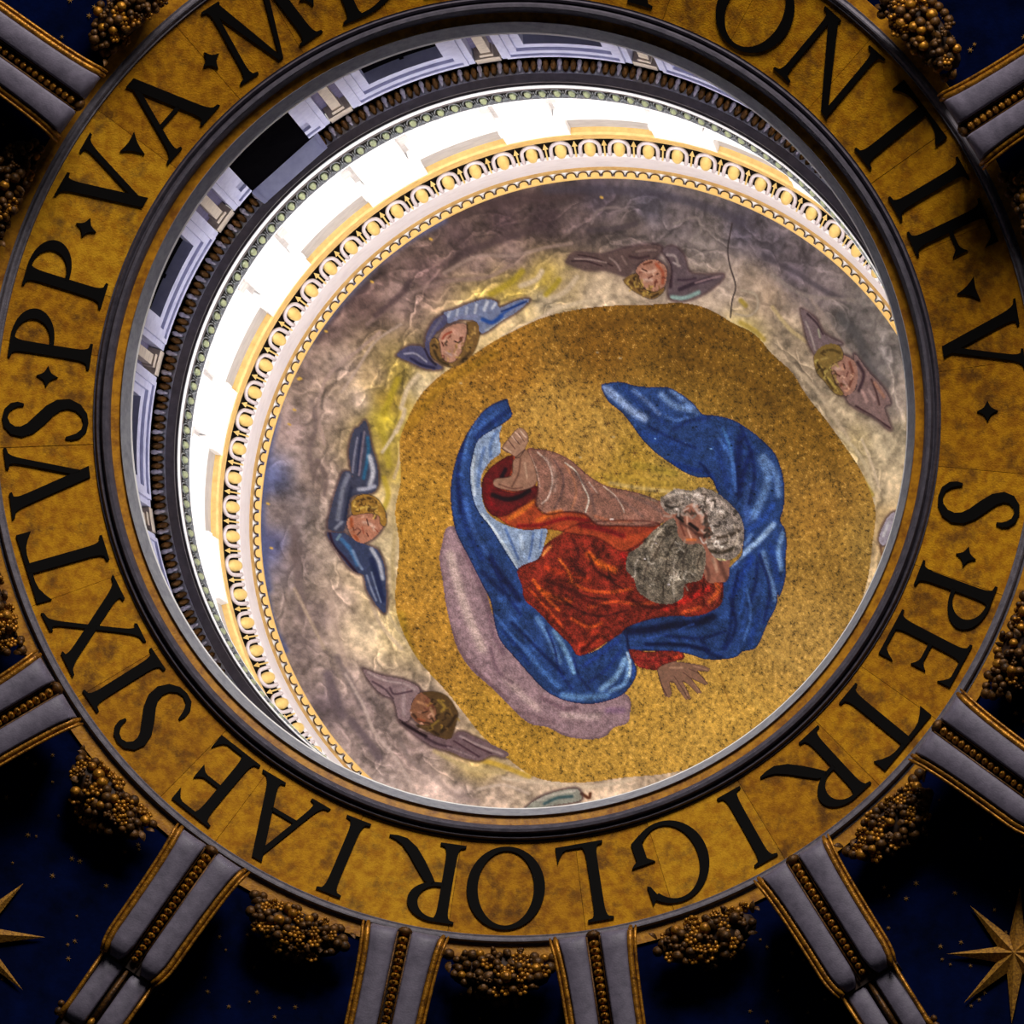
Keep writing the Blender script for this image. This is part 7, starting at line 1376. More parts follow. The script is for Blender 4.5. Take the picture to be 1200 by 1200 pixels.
GL = {
 'I': (0.33, [stem(0.165)]),
 'L': (0.60, [stem(0.17), bar(0.17, 0.60, 0.0, 0.05, 1, 0.16)]),
 'T': (0.90, [stem(0.45, st=False), bar(0.0, 0.90, 0.945, 1.0, -1, 0.13, True)]),
 'E': (0.64, [stem(0.17), bar(0.17, 0.63, 0.0, 0.05, 1, 0.15), bar(0.17, 0.56, 0.50, 0.55, 2, 0.08), bar(0.17, 0.60, 0.95, 1.0, -1, 0.13)]),
 'F': (0.60, [stem(0.17), bar(0.17, 0.54, 0.48, 0.53, 2, 0.08), bar(0.17, 0.60, 0.95, 1.0, -1, 0.14)]),
 'P': (0.66, [stem(0.17), half(0.17, 0.735, 0.49, 0.265, 0.36, 0.215)]),
 'R': (0.98, [stem(0.17), half(0.17, 0.75, 0.46, 0.25, 0.33, 0.20), ribbon([(0.34, 0.53, 0.06), (0.42, 0.46, 0.12), (0.54, 0.30, 0.135), (0.66, 0.15, 0.13), (0.78, 0.05, 0.10), (0.88, 0.015, 0.06), (0.98, 0.0, 0.02)])]),
 'D': (0.95, [stem(0.17), half(0.17, 0.5, 0.78, 0.5, 0.64, 0.45)]),
 'O': (0.98, [ring(0.49, 0.5, 0.49, 0.525, 0.352, 0.47, 0, 360, 44, 0.0)]),
 'C': (0.86, [ring(0.49, 0.5, 0.49, 0.525, 0.36, 0.47, 42, 320, 36), [((0.83, 0.70), (0.87, 0.70)), ((0.79, 0.86), (0.87, 0.95))]]),
 'G': (0.95, [ring(0.49, 0.5, 0.49, 0.525, 0.36, 0.47, 44, 312, 36), [((0.82, 0.72), (0.86, 0.70)), ((0.76, 0.86), (0.86, 0.95))], [((0.75, 0.05), (0.885, 0.13)), ((0.75, 0.2), (0.885, 0.2)), ((0.75, 0.36), (0.885, 0.36)), ((0.70, 0.40), (0.94, 0.40)), ((0.66, 0.43), (0.97, 0.43))]]),
 'S': (0.56, [ribbon([(0.455, 0.76, 0.03), (0.462, 0.83, 0.06), (0.44, 0.90, 0.075), (0.38, 0.965, 0.07), (0.29, 0.99, 0.065), (0.20, 0.965, 0.085), (0.13, 0.89, 0.11), (0.115, 0.79, 0.13), (0.16, 0.68, 0.145), (0.27, 0.56, 0.155), (0.39, 0.44, 0.15), (0.46, 0.33, 0.14), (0.475, 0.21, 0.125), (0.43, 0.10, 0.10), (0.34, 0.025, 0.075), (0.24, 0.005, 0.06), (0.14, 0.03, 0.07), (0.075, 0.10, 0.075), (0.05, 0.18, 0.06), (0.045, 0.25, 0.03)])]),
 'V': (0.92, [stem(0.50, 0.17, 0.14, False, True), stem(0.46, 0.78, 0.075, False, True)]),
 'A': (1.0, [stem(0.14, 0.49, 0.075, True, False), stem(0.83, 0.46, 0.145, True, False), bar(0.26, 0.72, 0.34, 0.39)]),
 'X': (0.95, [stem(0.80, 0.17, 0.145), stem(0.15, 0.78, 0.065)]),
 'N': (1.06, [stem(0.15, w=0.075), stem(0.89, w=0.075, sb=False), [((0.82, 0.0), (0.95, -0.03)), ((0.08, 1.0), (0.24, 1.0))]]),
 'M': (1.22, [stem(0.13, 0.21, 0.07), stem(1.06, 0.99, 0.14), [((0.57, 0.0), (0.63, 0.0)), ((0.16, 1.0), (0.31, 1.0))], [((0.58, 0.0), (0.63, 0.0)), ((0.93, 1.0), (1.01, 1.0))]]),
}
H_ = 0.80
RB = 4.325
def letter(ch, deg, anchor=None):
    w, strips = GL[ch]
    ax = w / 2 if anchor is None else anchor
    c, s = math.cos(R_(deg)), math.sin(R_(deg))
    cx, cy = (RB + H_ / 2) * c, (RB + H_ / 2) * s
    zc = band_z(RB + H_ / 2)
    def pt(p, dz):
        r = RB + p[1] * H_
        t = (p[0] - ax) * H_
        x, y = r * c - t * s, r * s + t * c
        return (x - cx, y - cy, band_z(math.hypot(x, y)) - dz - zc)
    V, F = [], []
    for q in strips:
        o = len(V)
        for l, r in q:
            V += [pt(l, 0.0), pt(r, 0.0), pt(l, 0.022), pt(r, 0.022)]
        for i in range(len(q) - 1):
            a = o + i * 4
            F += [(a + 2, a + 3, a + 7, a + 6), (a, a + 2, a + 6, a + 4), (a + 1, a + 5, a + 7, a + 3)]
        e = o + (len(q) - 1) * 4
        F += [(o, o + 1, o + 3, o + 2), (e, e + 2, e + 3, e + 1)]
    o = link('letter', mk('letter', V, F, M['letter']), band)
    place(o, Matrix.Translation((cx, cy, zc)))
def stop(deg, kind):
    c, s = math.cos(R_(deg)), math.sin(R_(deg))
    r0 = RB + H_ * 0.5
    n = 3 if kind else 4
    V = []
    for k in range(n):
        a = 2 * PI * k / n + (PI if n == 3 else 0)
        for sub in range(4):
            # concave edges between the points
            a2 = a + 2 * PI / n
            t = sub / 4
            rr = 0.105 if n == 4 else 0.14
            x = (1 - t) * math.cos(a) + t * math.cos(a2)
            y = (1 - t) * math.sin(a) + t * math.sin(a2)
            f = 1 - 0.55 * 4 * t * (1 - t) * (0.55 if n == 4 else 0.42)
            V.append((x * rr * f, y * rr * f))
    m = len(V)
    pts = []
    for dz in (0.0, 0.022):
        for x, y in V:
            r, t = r0 + x, y
            X, Y = r * c - t * s, r * s + t * c
            pts.append((X - r0 * c, Y - r0 * s, band_z(math.hypot(X, Y)) - dz - band_z(r0)))
    F = [tuple(range(m, 2 * m))] + [(i, (i + 1) % m, m + (i + 1) % m, m + i) for i in range(m)]
    o = link('stop_mark', mk('stop_mark', pts, F, M['letter']), band)
    place(o, Matrix.Translation((r0 * c, r0 * s, band_z(r0))))
for ch, deg, an in LETTERS:
    if ch in '.^':
        stop(deg, ch == '^')
    else:
        letter(ch, deg, an)

# ------------------------------------------------------------------ ribs of the big dome
def loft(sections):
    n = len(sections[0])
    V = [p for s_ in sections for p in s_]
    F = []
    for i in range(len(sections) - 1):
        for k in range(n):
            l = (k + 1) % n
            F.append((i * n + k, i * n + l, i * n + n + l, i * n + n + k))
    F.append(tuple(range(n - 1, -1, -1)))
    F.append(tuple((len(sections) - 1) * n + k for k in range(n)))
    return V, F

def flare(x):
    return 0.055 * math.exp(-max(x, 0) / 0.28)
def rib_panel(sgn):
    xs = [0.0, 0.02, 0.05, 0.1, 0.2, 0.4, 0.7, 1.0, 1.25, 1.36, 1.41, 1.44, 1.45]
    secs = []
    for x in xs:
        e = max(0.0, (x - 1.25) / 0.2) ** 2.5 * 0.10
        zt = 0.27 - 0.12 * max(0, (0.1 - x) / 0.1) ** 2 - max(0.0, (x - 1.34) / 0.11) ** 2 * 0.10
        y0, y1 = 0.075 + e * 0.6, 0.295 + flare(x) - e * 0.6
        ym = (y0 + y1) / 2
        s_ = [(x, sgn * y0, 0.08), (x, sgn * y0, zt - 0.02), (x, sgn * (y0 + 0.02), zt), (x, sgn * ym, zt - 0.012), (x, sgn * (y1 - 0.02), zt), (x, sgn * y1, zt - 0.02), (x, sgn * y1, 0.08)]
        secs.append(s_)
    return loft(secs)
def rib_edge(sgn, off, rad):
    pts, rr = [], []
    for i in range(19):
        x = -0.02 + 1.49 * i / 18
        e = max(0.0, (x - 1.2) / 0.28) ** 2 * 0.05
        z = 0.21 - 0.1 * max(0, (0.12 - x) / 0.14) ** 2
        pts.append((x, sgn * (off + flare(x) - e), z))
        rr.append(rad * (0.6 if i in (0, 18) else 1.0))
    return tube_vf(pts, rr, 7)
RIBM = {
 'core': recalc(mk('core', *merge([box_vf(0.03, 1.47, -0.34, 0.34, -0.25, 0.13), box_vf(1.3, 2.3, -0.30, 0.30, -0.25, 0.05), box_vf(2.3, 4.4, -0.28, 0.28, -0.25, 0.02)]), M['brown'])),
 'panel+': recalc(mk('marble_flute', *rib_panel(1), M['lilac'], True)),
 'panel-': recalc(mk('marble_flute', *rib_panel(-1), M['lilac'], True)),
 'bead': recalc(mk('bead', *merge([ellipsoid_vf(0.042, 0.055, 0.05, (0, 0, 0.0), 8, 5), ellipsoid_vf(0.018, 0.022, 0.02, (-0.012, 0, 0.045), 6, 4)]), M['gilt'], True)),
 'rail+': recalc(mk('groove_rail', *tube_vf([(0.04, 0.066, 0.19), (0.7, 0.066, 0.2), (1.42, 0.06, 0.17)], 0.013, 5), M['gilt_dark'], True)),
 'rail-': recalc(mk('groove_rail', *tube_vf([(0.04, -0.066, 0.19), (0.7, -0.066, 0.2), (1.42, -0.06, 0.17)], 0.013, 5), M['gilt_dark'], True)),
 'knob': recalc(mk('scroll_end', *ellipsoid_vf(0.055, 0.075, 0.07, (0.02, 0, 0.14), 10, 6), M['gilt_dark'], True)),
 'lknob': recalc(mk('gilt_knob', *ellipsoid_vf(0.06, 0.035, 0.05, (2.12, 0, 0.12), 8, 5), M['gilt'], True)),
 'lrail': recalc(mk('lower_rail', *tube_vf([(1.46, 0, 0.10), (1.8, 0, 0.11), (2.14, 0, 0.10)], [0.02, 0.03, 0.025], 6), M['gilt_dark'], True)),
}
for sgn, q in ((1, '+'), (-1, '-')):
    RIBM['edge' + q] = recalc(mk('gilt_edge', *rib_edge(sgn, 0.325, 0.032), M['gilt'], True))
    RIBM['lip' + q] = recalc(mk('gilt_lip', *rib_edge(sgn, 0.375, 0.018), M['gilt'], True))
    v, f = loft([[(x, sgn * 0.055, 0.03), (x, sgn * 0.055, z), (x, sgn * 0.075, z + 0.02), (x, sgn * 0.24, z + 0.02), (x, sgn * 0.265, z), (x, sgn * 0.265, 0.03)] for x, z in ((1.44, 0.09), (1.6, 0.10), (1.8, 0.11), (2.0, 0.12), (2.12, 0.11), (2.2, 0.06))])
    RIBM['lpanel' + q] = recalc(mk('lower_flute', v, f, M['lilac'], True))
    RIBM['ledge' + q] = recalc(mk('lower_edge', *tube_vf([(1.42, sgn * 0.30, 0.13), (1.8, sgn * 0.295, 0.11), (2.1, sgn * 0.29, 0.1), (2.24, sgn * 0.30, 0.08)], [0.02, 0.022, 0.03, 0.045], 6), M['gilt'], True))
    RIBM['lrose' + q] = recalc(mk('edge_rosette', *merge([ellipsoid_vf(0.05, 0.04, 0.04, (2.2, sgn * 0.335, 0.09), 7, 4), ellipsoid_vf(0.04, 0.035, 0.035, (2.12, sgn * 0.355, 0.08), 7, 4)]), M['gilt_dark'], True))
RIB_SLOPE = 0.20
def rib(deg, label):
    th = R_(deg)
    X = Vector((math.cos(th) * math.cos(RIB_SLOPE), math.sin(th) * math.cos(RIB_SLOPE), -math.sin(RIB_SLOPE)))
    Y = Vector((math.sin(th), -math.cos(th), 0))
    Z = X.cross(Y)
    root = empty('dome_rib')
    root.matrix_basis = Matrix.Translation(pol(5.29, deg, 98.72)) @ Matrix(((X.x, Y.x, Z.x), (X.y, Y.y, Z.y), (X.z, Y.z, Z.z))).to_4x4()
    tag(root, label, 'rib', 'ribs of the big dome')
    for k in ('core', 'panel+', 'panel-', 'edge+', 'edge-', 'lip+', 'lip-', 'rail+', 'rail-', 'knob', 'lknob', 'lrail', 'lpanel+', 'lpanel-', 'ledge+', 'ledge-', 'lrose+', 'lrose-'):
        me = RIBM[k]
        link(me.name.split('.')[0], me, root)
    for i in range(18):
        b = link('bead', RIBM['bead'], root)
        b.location = (0.12 + 0.073 * i, 0, 0.17)
        sc = 1.05 - 0.02 * i
        b.scale = (sc, sc, sc)
for a in RIBS: rib(*a)

# ------------------------------------------------------------------ fruit and flower clusters hanging between the ribs
def flower_vf(s):
    parts = [ellipsoid_vf(0.3 * s, 0.3 * s, 0.2 * s, (0, 0, 0.05 * s), 6, 4)]
    for k in range(6):
        a = 2 * PI * k / 6
        parts.append(ellipsoid_vf(0.38 * s, 0.38 * s, 0.25 * s, (0.62 * s * math.cos(a), 0.62 * s * math.sin(a), 0.12 * s), 6, 4))
    return merge(parts)
def leaf_vf(s):
    v, f = [], []
    for i in range(6):
        t = i / 5
        w = 0.42 * s * math.sin(PI * min(1, 0.12 + 0.88 * t)) ** 0.8
        z = 0.25 * s * math.sin(PI * t)
        v += [(t * 1.6 * s, -w, z - 0.1 * s), (t * 1.6 * s, 0, z + 0.06 * s), (t * 1.6 * s, w, z - 0.1 * s)]
    for i in range(5):
        a = i * 3
        f += [(a, a + 1, a + 4, a + 3), (a + 1, a + 2, a + 5, a + 4)]
    return v, f
def berries_vf(s):
    rr = random.Random(3)
    return merge([ellipsoid_vf(0.3 * s, 0.3 * s, 0.3 * s, (rr.uniform(-.6, .6) * s, rr.uniform(-.6, .6) * s, rr.uniform(0, .35) * s), 6, 4) for _ in range(8)])
FRM = {
 'fruit': recalc(mk('fruit', *ellipsoid_vf(0.058, 0.058, 0.055, (0, 0, 0), 9, 6), M['gilt'], True)),
 'dark_fruit': recalc(mk('fruit', *ellipsoid_vf(0.055, 0.055, 0.052, (0, 0, 0), 9, 6), M['gilt_dark'], True)),
 'pear': recalc(mk('pear', *merge([ellipsoid_vf(0.05, 0.045, 0.05, (0, 0, 0), 8, 5), ellipsoid_vf(0.04, 0.03, 0.032, (0.05, 0, 0.01), 7, 5)]), M['gilt_dark'], True)),
 'flower': recalc(mk('flower', *flower_vf(0.075), M['gilt'], True)),
 'leaf': mk('leaf', *leaf_vf(0.075), M['gilt_dark'], True),
 'berry_bunch': recalc(mk('berry_bunch', *berries_vf(0.075), M['gilt_dark'], True)),
}
core_me = recalc(mk('garland_core', *merge([ellipsoid_vf(0.20, 0.50, 0.15, (0.14, 0, 0.02), 16, 8)]), M['brown'], True))
def garland(deg, label, seed, wide=1.0):
    rr = random.Random(seed)
    th = R_(deg)
    X = Vector((math.cos(th) * math.cos(0.2), math.sin(th) * math.cos(0.2), -math.sin(0.2)))
    Y = Vector((math.sin(th), -math.cos(th), 0))
    Z = X.cross(Y)
    root = empty('fruit_garland')
    root.matrix_basis = Matrix.Translation(pol(5.46, deg, 99.02)) @ Matrix(((X.x, Y.x, Z.x), (X.y, Y.y, Z.y), (X.z, Y.z, Z.z))).to_4x4()
    tag(root, label, 'ornament', 'gilt fruit clusters between the ribs')
    c = link('garland_core', core_me, root)
    c.scale = (1, wide, 1)
    placed = []
    tries = 0
    while len(placed) < 60 and tries < 4000:
        tries += 1
        y = rr.uniform(-0.53, 0.53)
        d = 0.44 * (1 - (y / 0.60) ** 2)
        x = rr.uniform(-0.06, d)
        u = (x - 0.16) / 0.24
        z = 0.035 + 0.18 * max(0.0, 1 - u * u - (y / 0.56) ** 2) ** 0.5
        if any((x - a) ** 2 + (y - b) ** 2 < 0.0046 for a, b in placed): continue
        placed.append((x, y))
        k = rr.choice(('fruit', 'pear', 'flower', 'flower', 'pear', 'berry_bunch', 'leaf', 'dark_fruit', 'dark_fruit'))
        if abs(y) > 0.44: k = rr.choice(('leaf', 'dark_fruit'))
        o = link(k.replace('dark_', ''), FRM[k], root)
        o.location = (x, y * wide, z)
        o.rotation_euler = (u * 0 - y * 0.8 + rr.uniform(-.2, .2), u * 0.8 + rr.uniform(-.2, .2), rr.uniform(0, 6.28))
        s = rr.uniform(0.8, 1.15)
        o.scale = (s, s, s)
for i, (a, lb) in enumerate(GARLANDS): garland(a, lb, 20 + i)

# ------------------------------------------------------------------ lantern: window zone
W = empty('wall_lantern')
tag(W, 'pale stone wall of the lantern behind the oculus, pierced by windows', None, None, 'structure')
ZT = 105.53
RW = 4.315
def piece(name, parts, m, parent, smooth=False):
    v, f = merge(parts)
    return link(name, recalc(mk(name, v, f, m, smooth)), parent)
for k in range(16):
    ax = 193.5 + 22.5 * k                      # pier axis
    piece('pier', [cyl_vf(ax - 5.3, ax + 5.3, RW + 0.10, RW + 0.35, 100.1, ZT, 8)], M['violet'], W)
    piece('pilaster', [cyl_vf(ax - 0.72, ax + 0.72, RW + 0.0, RW + 0.12, 100.1, ZT - 0.42, 3), cyl_vf(ax - 0.95, ax + 0.95, RW - 0.02, RW + 0.12, ZT - 0.62, ZT - 0.42, 3)], M['cream'], W)
    piece('capital_block', [cyl_vf(ax - 1.75, ax + 1.75, RW - 0.035, RW + 0.12, ZT - 0.40, ZT, 4)], M['cream'], W)
OPEN_WIN = 227.25
wi = 0
for k in range(16):
    ax = 204.75 + 22.5 * k
    wi += 1
    hidden = math.cos(R_(ax - 50)) > 0.55
    hw = 5.55
    zt = ZT - 1.02
    parts = []
    for (i0, i1, pr) in ((0.0, 1.25, 0.0), (1.25, 2.3, -0.035), (2.3, 2.9, -0.06), (2.9, 3.75, -0.025)):
        f = 0.26
        for sg in (-1, 1):
            a0, a1 = ax + sg * (hw + i0), ax + sg * (hw + i1)
            parts.append(cyl_vf(min(a0, a1), max(a0, a1), RW + pr, RW + 0.2, 100.1, zt + i1 * f, 2))
        if abs(ax - OPEN_WIN) < 1:        # this window runs on up through the lintel
            for sg in (-1, 1):
                a0, a1 = ax + sg * hw, ax + sg * (hw + i1)
                parts.append(cyl_vf(min(a0, a1), max(a0, a1), RW + pr, RW + 0.2, zt + i0 * f, zt + i1 * f, 2))
        else:
            parts.append(cyl_vf(ax - hw - i1, ax + hw + i1, RW + pr, RW + 0.2, zt + i0 * f, zt + i1 * f, 12))
    w_ = piece('window_%d' % wi, parts, M['frame'], None)
    tag(w_, None, None, None, 'structure')
    if not hidden:
        piece('pane', [cyl_vf(ax - hw - 0.1, ax + hw + 0.1, RW + 0.13, RW + 0.19, 100.1, zt + 0.02 + (1.0 if abs(ax - OPEN_WIN) < 1 else 0), 8)], M['pane'], w_)
        piece('glazing_bar', [cyl_vf(ax - 0.3, ax + 0.3, RW + 0.11, RW + 0.14, 100.1, zt, 2)], M['pane'], w_)
    if abs(ax - OPEN_WIN) < 1:
        # this window's sash is tipped inwards over the leaf moulding, its pale top rail showing
        q = HATCH
        def slab(c0, c1, c2, c3, t):
            V = [Vector(p) for p in (c0, c1, c2, c3)]
            n = (V[1] - V[0]).cross(V[3] - V[0]).normalized() * t
            if n.z < 0: n = -n
            v = [tuple(p) for p in V] + [tuple(p + n) for p in V]
            return v, [(0, 1, 2, 3), (4, 7, 6, 5), (0, 4, 5, 1), (1, 5, 6, 2), (2, 6, 7, 3), (3, 7, 4, 0)]
        piece('open_sash', [slab(q[0], q[1], q[2], q[3], 0.05)], M['pane'], w_)
        t_ = piece('top_rail', [slab(q[4], q[5], q[6], q[7], 0.04)], M['frame'], w_)
        piece('rail_end', [slab(*q[8:12], 0.06), slab(*q[12:16], 0.06)], M['frame'], w_)

# lower cornice: leaf moulding, dark soffit, bright lip, bead chain
o = link('trim_6', lathe('trim_6', [(4.305, ZT - 0.03), (4.285, ZT + 0.0), (4.27, ZT + 0.09), (4.13, ZT + 0.11), (4.11, ZT + 0.02), (4.11, ZT + 0.5), (4.305, ZT + 0.5)], M['black'], 256))
tag(o, 'dark ring of bronze leaf ornament under the lantern cornice', None, None, 'structure')
TR6 = o
lv = merge([ellipsoid_vf(0.075, 0.036, 0.05, (0.0, -0.04, 0.0), 8, 5), ellipsoid_vf(0.075, 0.036, 0.05, (0.0, 0.04, 0.0), 8, 5), ellipsoid_vf(0.03, 0.022, 0.06, (0.03, -0.042, -0.01), 6, 4), ellipsoid_vf(0.03, 0.022, 0.06, (0.03, 0.042, -0.01), 6, 4)])
leaf_me = recalc(mk('bronze_leaf', *lv, M['leaf'], True))
dart_me = recalc(mk('dart', *merge([ellipsoid_vf(0.045, 0.02, 0.05, (-0.02, 0, 0), 8, 5), ellipsoid_vf(0.05, 0.03, 0.04, (0.03, 0, 0), 8, 5)]), M['husk'], True))
rows('bronze_leaf', leaf_me, 124, 4.20, ZT + 0.05, TR6, 0, 0.5, 0.977)
rows('dart', dart_me, 124, 4.20, ZT + 0.035, TR6, 0, 0.0, 0.977)
o = link('trim_7', lathe('trim_7', [(4.114, ZT + 0.0), (4.02, ZT + 0.005), (4.016, ZT + 0.05), (3.99, ZT + 0.05), (3.99, ZT + 0.5), (4.114, ZT + 0.5)], M['soffit'], 256))
tag(o, 'dark brown grey soffit ring of the lantern cornice', None, None, 'structure')
o = link('trim_8', lathe('trim_8', [(3.995, ZT + 0.05), (3.983, ZT + 0.06), (3.978, ZT + 0.11), (3.978, ZT + 0.24), (3.99, ZT + 0.27), (4.2, ZT + 0.27), (4.2, ZT + 0.08)], M['white'], 256))
tag(o, 'thin bright white lip of the lantern cornice', None, None, 'structure')
o = link('trim_9', lathe('trim_9', [(4.02, ZT + 0.26), (4.03, 106.95), (4.3, 107.0), (4.3, ZT + 0.26)], M['black'], 256))
tag(o, 'narrow black ring carrying a chain of small greenish eggs', None, None, 'structure')
TR9 = o
eg = recalc(mk('small_egg', *ellipsoid_vf(0.036, 0.040, 0.26, (0, 0, 0), 8, 5), M['bead'], True))
hk = []
arch = [(-0.012, 0.060 * math.sin(t), 0.12 - 0.44 * math.cos(t)) for t in [R_(d) for d in range(-150, 151, 25)]]
hk.append(tube_vf(arch, 0.008, 4))
hk.append(ellipsoid_vf(0.012, 0.010, 0.12, (-0.01, 0.0795, 0.2), 5, 4))
hk.append(ellipsoid_vf(0.010, 0.007, 0.10, (-0.01, 0.0795, -0.05), 5, 4))
husk = recalc(mk('small_husk', *merge(hk), M['husk_dim'], True))
rows('small_egg', eg, 158, 4.015, 106.62, TR9, 0, 0.0, 0.908)
rows('small_husk', husk, 158, 4.015, 106.45, TR9, 0, 0.0, 0.908)
o = link('trim_10', lathe('trim_10', [(3.99, 106.93), (3.988, 106.97), (3.99, 107.01), (4.6, 107.05), (4.6, 106.93)], M['white'], 256))
tag(o, 'white ledge on top of the bead chain', None, None, 'structure')

# attic: white wall with pedestal blocks and panels
A = empty('wall_attic')
tag(A, 'brilliant white attic wall of the lantern with projecting pedestals', None, None, 'structure')
RA = 4.46
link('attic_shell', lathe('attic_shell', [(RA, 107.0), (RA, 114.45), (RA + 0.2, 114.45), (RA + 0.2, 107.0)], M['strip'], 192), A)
for k in range(16):
    ax = 193.5 + 22.5 * k
    piece('pedestal', [cyl_vf(ax - 3.7, ax + 3.7, 4.385, RA + 0.02, 107.1, 112.7, 6), cyl_vf(ax - 3.0, ax + 3.0, 4.372, 4.39, 110.0, 112.3, 6)], M['white'], A)
    piece('pedestal_cap', [cyl_vf(ax - 4.9, ax + 4.9, 4.375, RA + 0.02, 112.6, 114.40, 8), cyl_vf(ax - 5.05, ax + 5.05, 4.362, RA, 113.0, 113.5, 8)], M['white'], A)
    for s_ in (-1, 1):
        v_ = piece('volute', [tube_vf([(4.36, 0, 0), (RA, 0, 0)], 0.10, 10)], M['white'], A)
        place(v_, frame_mat(0, ax + s_ * 5.0, 112.35))
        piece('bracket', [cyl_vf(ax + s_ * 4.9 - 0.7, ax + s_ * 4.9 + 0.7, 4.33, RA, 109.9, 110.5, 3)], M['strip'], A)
    bx = ax + 11.25
    piece('wall_panel', [cyl_vf(bx - 6.6, bx + 6.6, 4.395, RA + 0.02, 107.1, 113.0, 10)], M['white'], A)

# upper rings
o = link('trim_11', lathe('trim_11', [(4.40, 114.42), (4.372, 114.44), (4.362, 114.52), (4.37, 114.6), (4.382, 114.64), (4.368, 114.70), (4.364, 114.82), (4.374, 114.95), (4.395, 115.0), (4.6, 115.0), (4.6, 114.42)], M['gold_line'], 256))
tag(o, 'gilded double fillet above the white attic wall', None, None, 'structure')
o = link('trim_12', lathe('trim_12', [(4.41, 115.0), (4.24, 115.42), (4.6, 115.42), (4.6, 115.0)], M['black'], 256))
tag(o, 'black ring of large gilded eggs and arrows', None, None, 'structure')
TR12 = o
# egg units: local x runs down the sloping face (+x = outer, lower edge), y tangent, -z towards the viewer
egg_me = recalc(mk('egg', *merge([ellipsoid_vf(0.185, 0.072, 0.06, (-0.045, 0, 0.0), 12, 8)]), M['egg'], True))
hp = [(-0.17, -0.108, -0.02), (-0.10, -0.114, -0.02), (0.0, -0.113, -0.02)]
hp += [(0.03 + 0.16 * math.sin(R_(t)), -0.110 * math.cos(R_(t)), -0.02) for t in range(15, 180, 15)]
hp += [(0.0, 0.113, -0.02), (-0.10, 0.114, -0.02), (-0.17, 0.108, -0.02)]
egg_husk = recalc(mk('egg_husk', *tube_vf(hp, 0.024, 6, (0, 0, 1)), M['husk'], True))
av, af = [(0.20, 0, -0.02), (0.06, 0.034, -0.02), (0.06, -0.034, -0.02), (0.10, 0, -0.045), (0.10, 0, 0.02)], [(0, 1, 3), (0, 3, 2), (1, 2, 3), (0, 4, 1), (0, 2, 4), (1, 4, 2)]
sv2, sf2 = merge([(av, af), tube_vf([(0.08, 0.0, -0.02), (-0.20, 0.0, -0.015)], 0.011, 5)])
arrow_me = recalc(mk('gilt_arrow', sv2, sf2, M['egg']))
sl = math.atan2(0.42, 0.17)
rows('egg', egg_me, 79, 4.312, 115.21, TR12, sl, 0.0, -0.721)
rows('egg_husk', egg_husk, 79, 4.312, 115.21, TR12, sl, 0.0, -0.721)
rows('gilt_arrow', arrow_me, 79, 4.312, 115.21, TR12, sl, 0.5, -0.721)
o = link('trim_13', lathe('trim_13', [(4.232, 115.39), (4.214, 115.40), (4.208, 115.5), (4.180, 116.28), (4.6, 116.28), (4.6, 115.39)], M['white_band'], 256))
tag(o, 'smooth white fascia ring inside the gilded eggs', None, None, 'structure')
o = link('trim_14', lathe('trim_14', [(4.20, 116.27), (4.176, 116.28), (4.163, 116.30), (4.146, 116.345), (4.16, 116.4), (4.5, 116.4), (4.5, 116.27)], M['gold_dull'], 256))
tag(o, 'dull gold line inside the white fascia', None, None, 'structure')
o = link('trim_15', lathe('trim_15', [(4.150, 116.35), (4.085, 116.42), (4.065, 116.46), (4.06, 116.56), (4.5, 116.6), (4.5, 116.35)], M['white'], 256))
tag(o, 'white ring edged by a gilded scalloped fringe next to the mosaic', None, None, 'structure')
TR15 = o
# tongues of the fringe: local x outwards, -z towards the viewer
tg = [(-0.05, -0.050), (-0.006, -0.050), (0.020, -0.044), (0.036, -0.024), (0.040, 0.0), (0.036, 0.024), (0.020, 0.044), (-0.006, 0.050), (-0.05, 0.050)]
nt_ = len(tg)
tv = [(x, y, -0.012) for x, y in tg] + [(x, y, 0.015) for x, y in tg]
tf = [tuple(range(nt_))] + [(i, i + nt_, (i + 1) % nt_ + nt_, (i + 1) % nt_) for i in range(nt_)]
fr_me = recalc(mk('tongue', tv, tf, M['gold_fringe']))
ol_me = recalc(mk('tongue_outline', *tube_vf([(x * 1.1, y * 1.12, -0.012) for x, y in tg[1:-1]], 0.0085, 4), M['brown'], True))
rows('tongue', fr_me, 182, 4.108, 116.375, TR15, 0.80, 0.5)
rows('tongue_outline', ol_me, 182, 4.108, 116.375, TR15, 0.80, 0.5)
link('gilt_edge', lathe('gilt_edge', [(4.082, 116.405), (4.064, 116.415), (4.056, 116.45), (4.09, 116.46)], M['gold_fringe'], 256), TR15)

# ------------------------------------------------------------------ mosaic on the inside of the little dome
RS, RM, ZM = 4.6, 4.105, 116.45
def cap_z(r2):
    return ZM + np.sqrt(RS * RS - r2) - math.sqrt(RS * RS - 4.056 ** 2)
N = 840
lin = np.linspace(-RM, RM, N)
GX, GY = np.meshgrid(lin, lin, indexing='xy')
PXM = (2 * RM) / (N - 1)

rng = np.random.default_rng(7)
def vnoise(cells):
    g = rng.random((cells + 3, cells + 3))
    t = np.linspace(0, cells, N)
    i = np.floor(t).astype(int)
    f = t - i
    f = f * f * (3 - 2 * f)
    g = g[i] * (1 - f)[:, None] + g[i + 1] * f[:, None]
    return g[:, i] * (1 - f)[None, :] + g[:, i + 1] * f[None, :]
def fbm(c, o=4):
    s = 0; a = 1.0; w = 0
    for k in range(o):
        s = s + a * vnoise(int(c * 2 ** k)); w += a; a *= 0.55
    return s / w

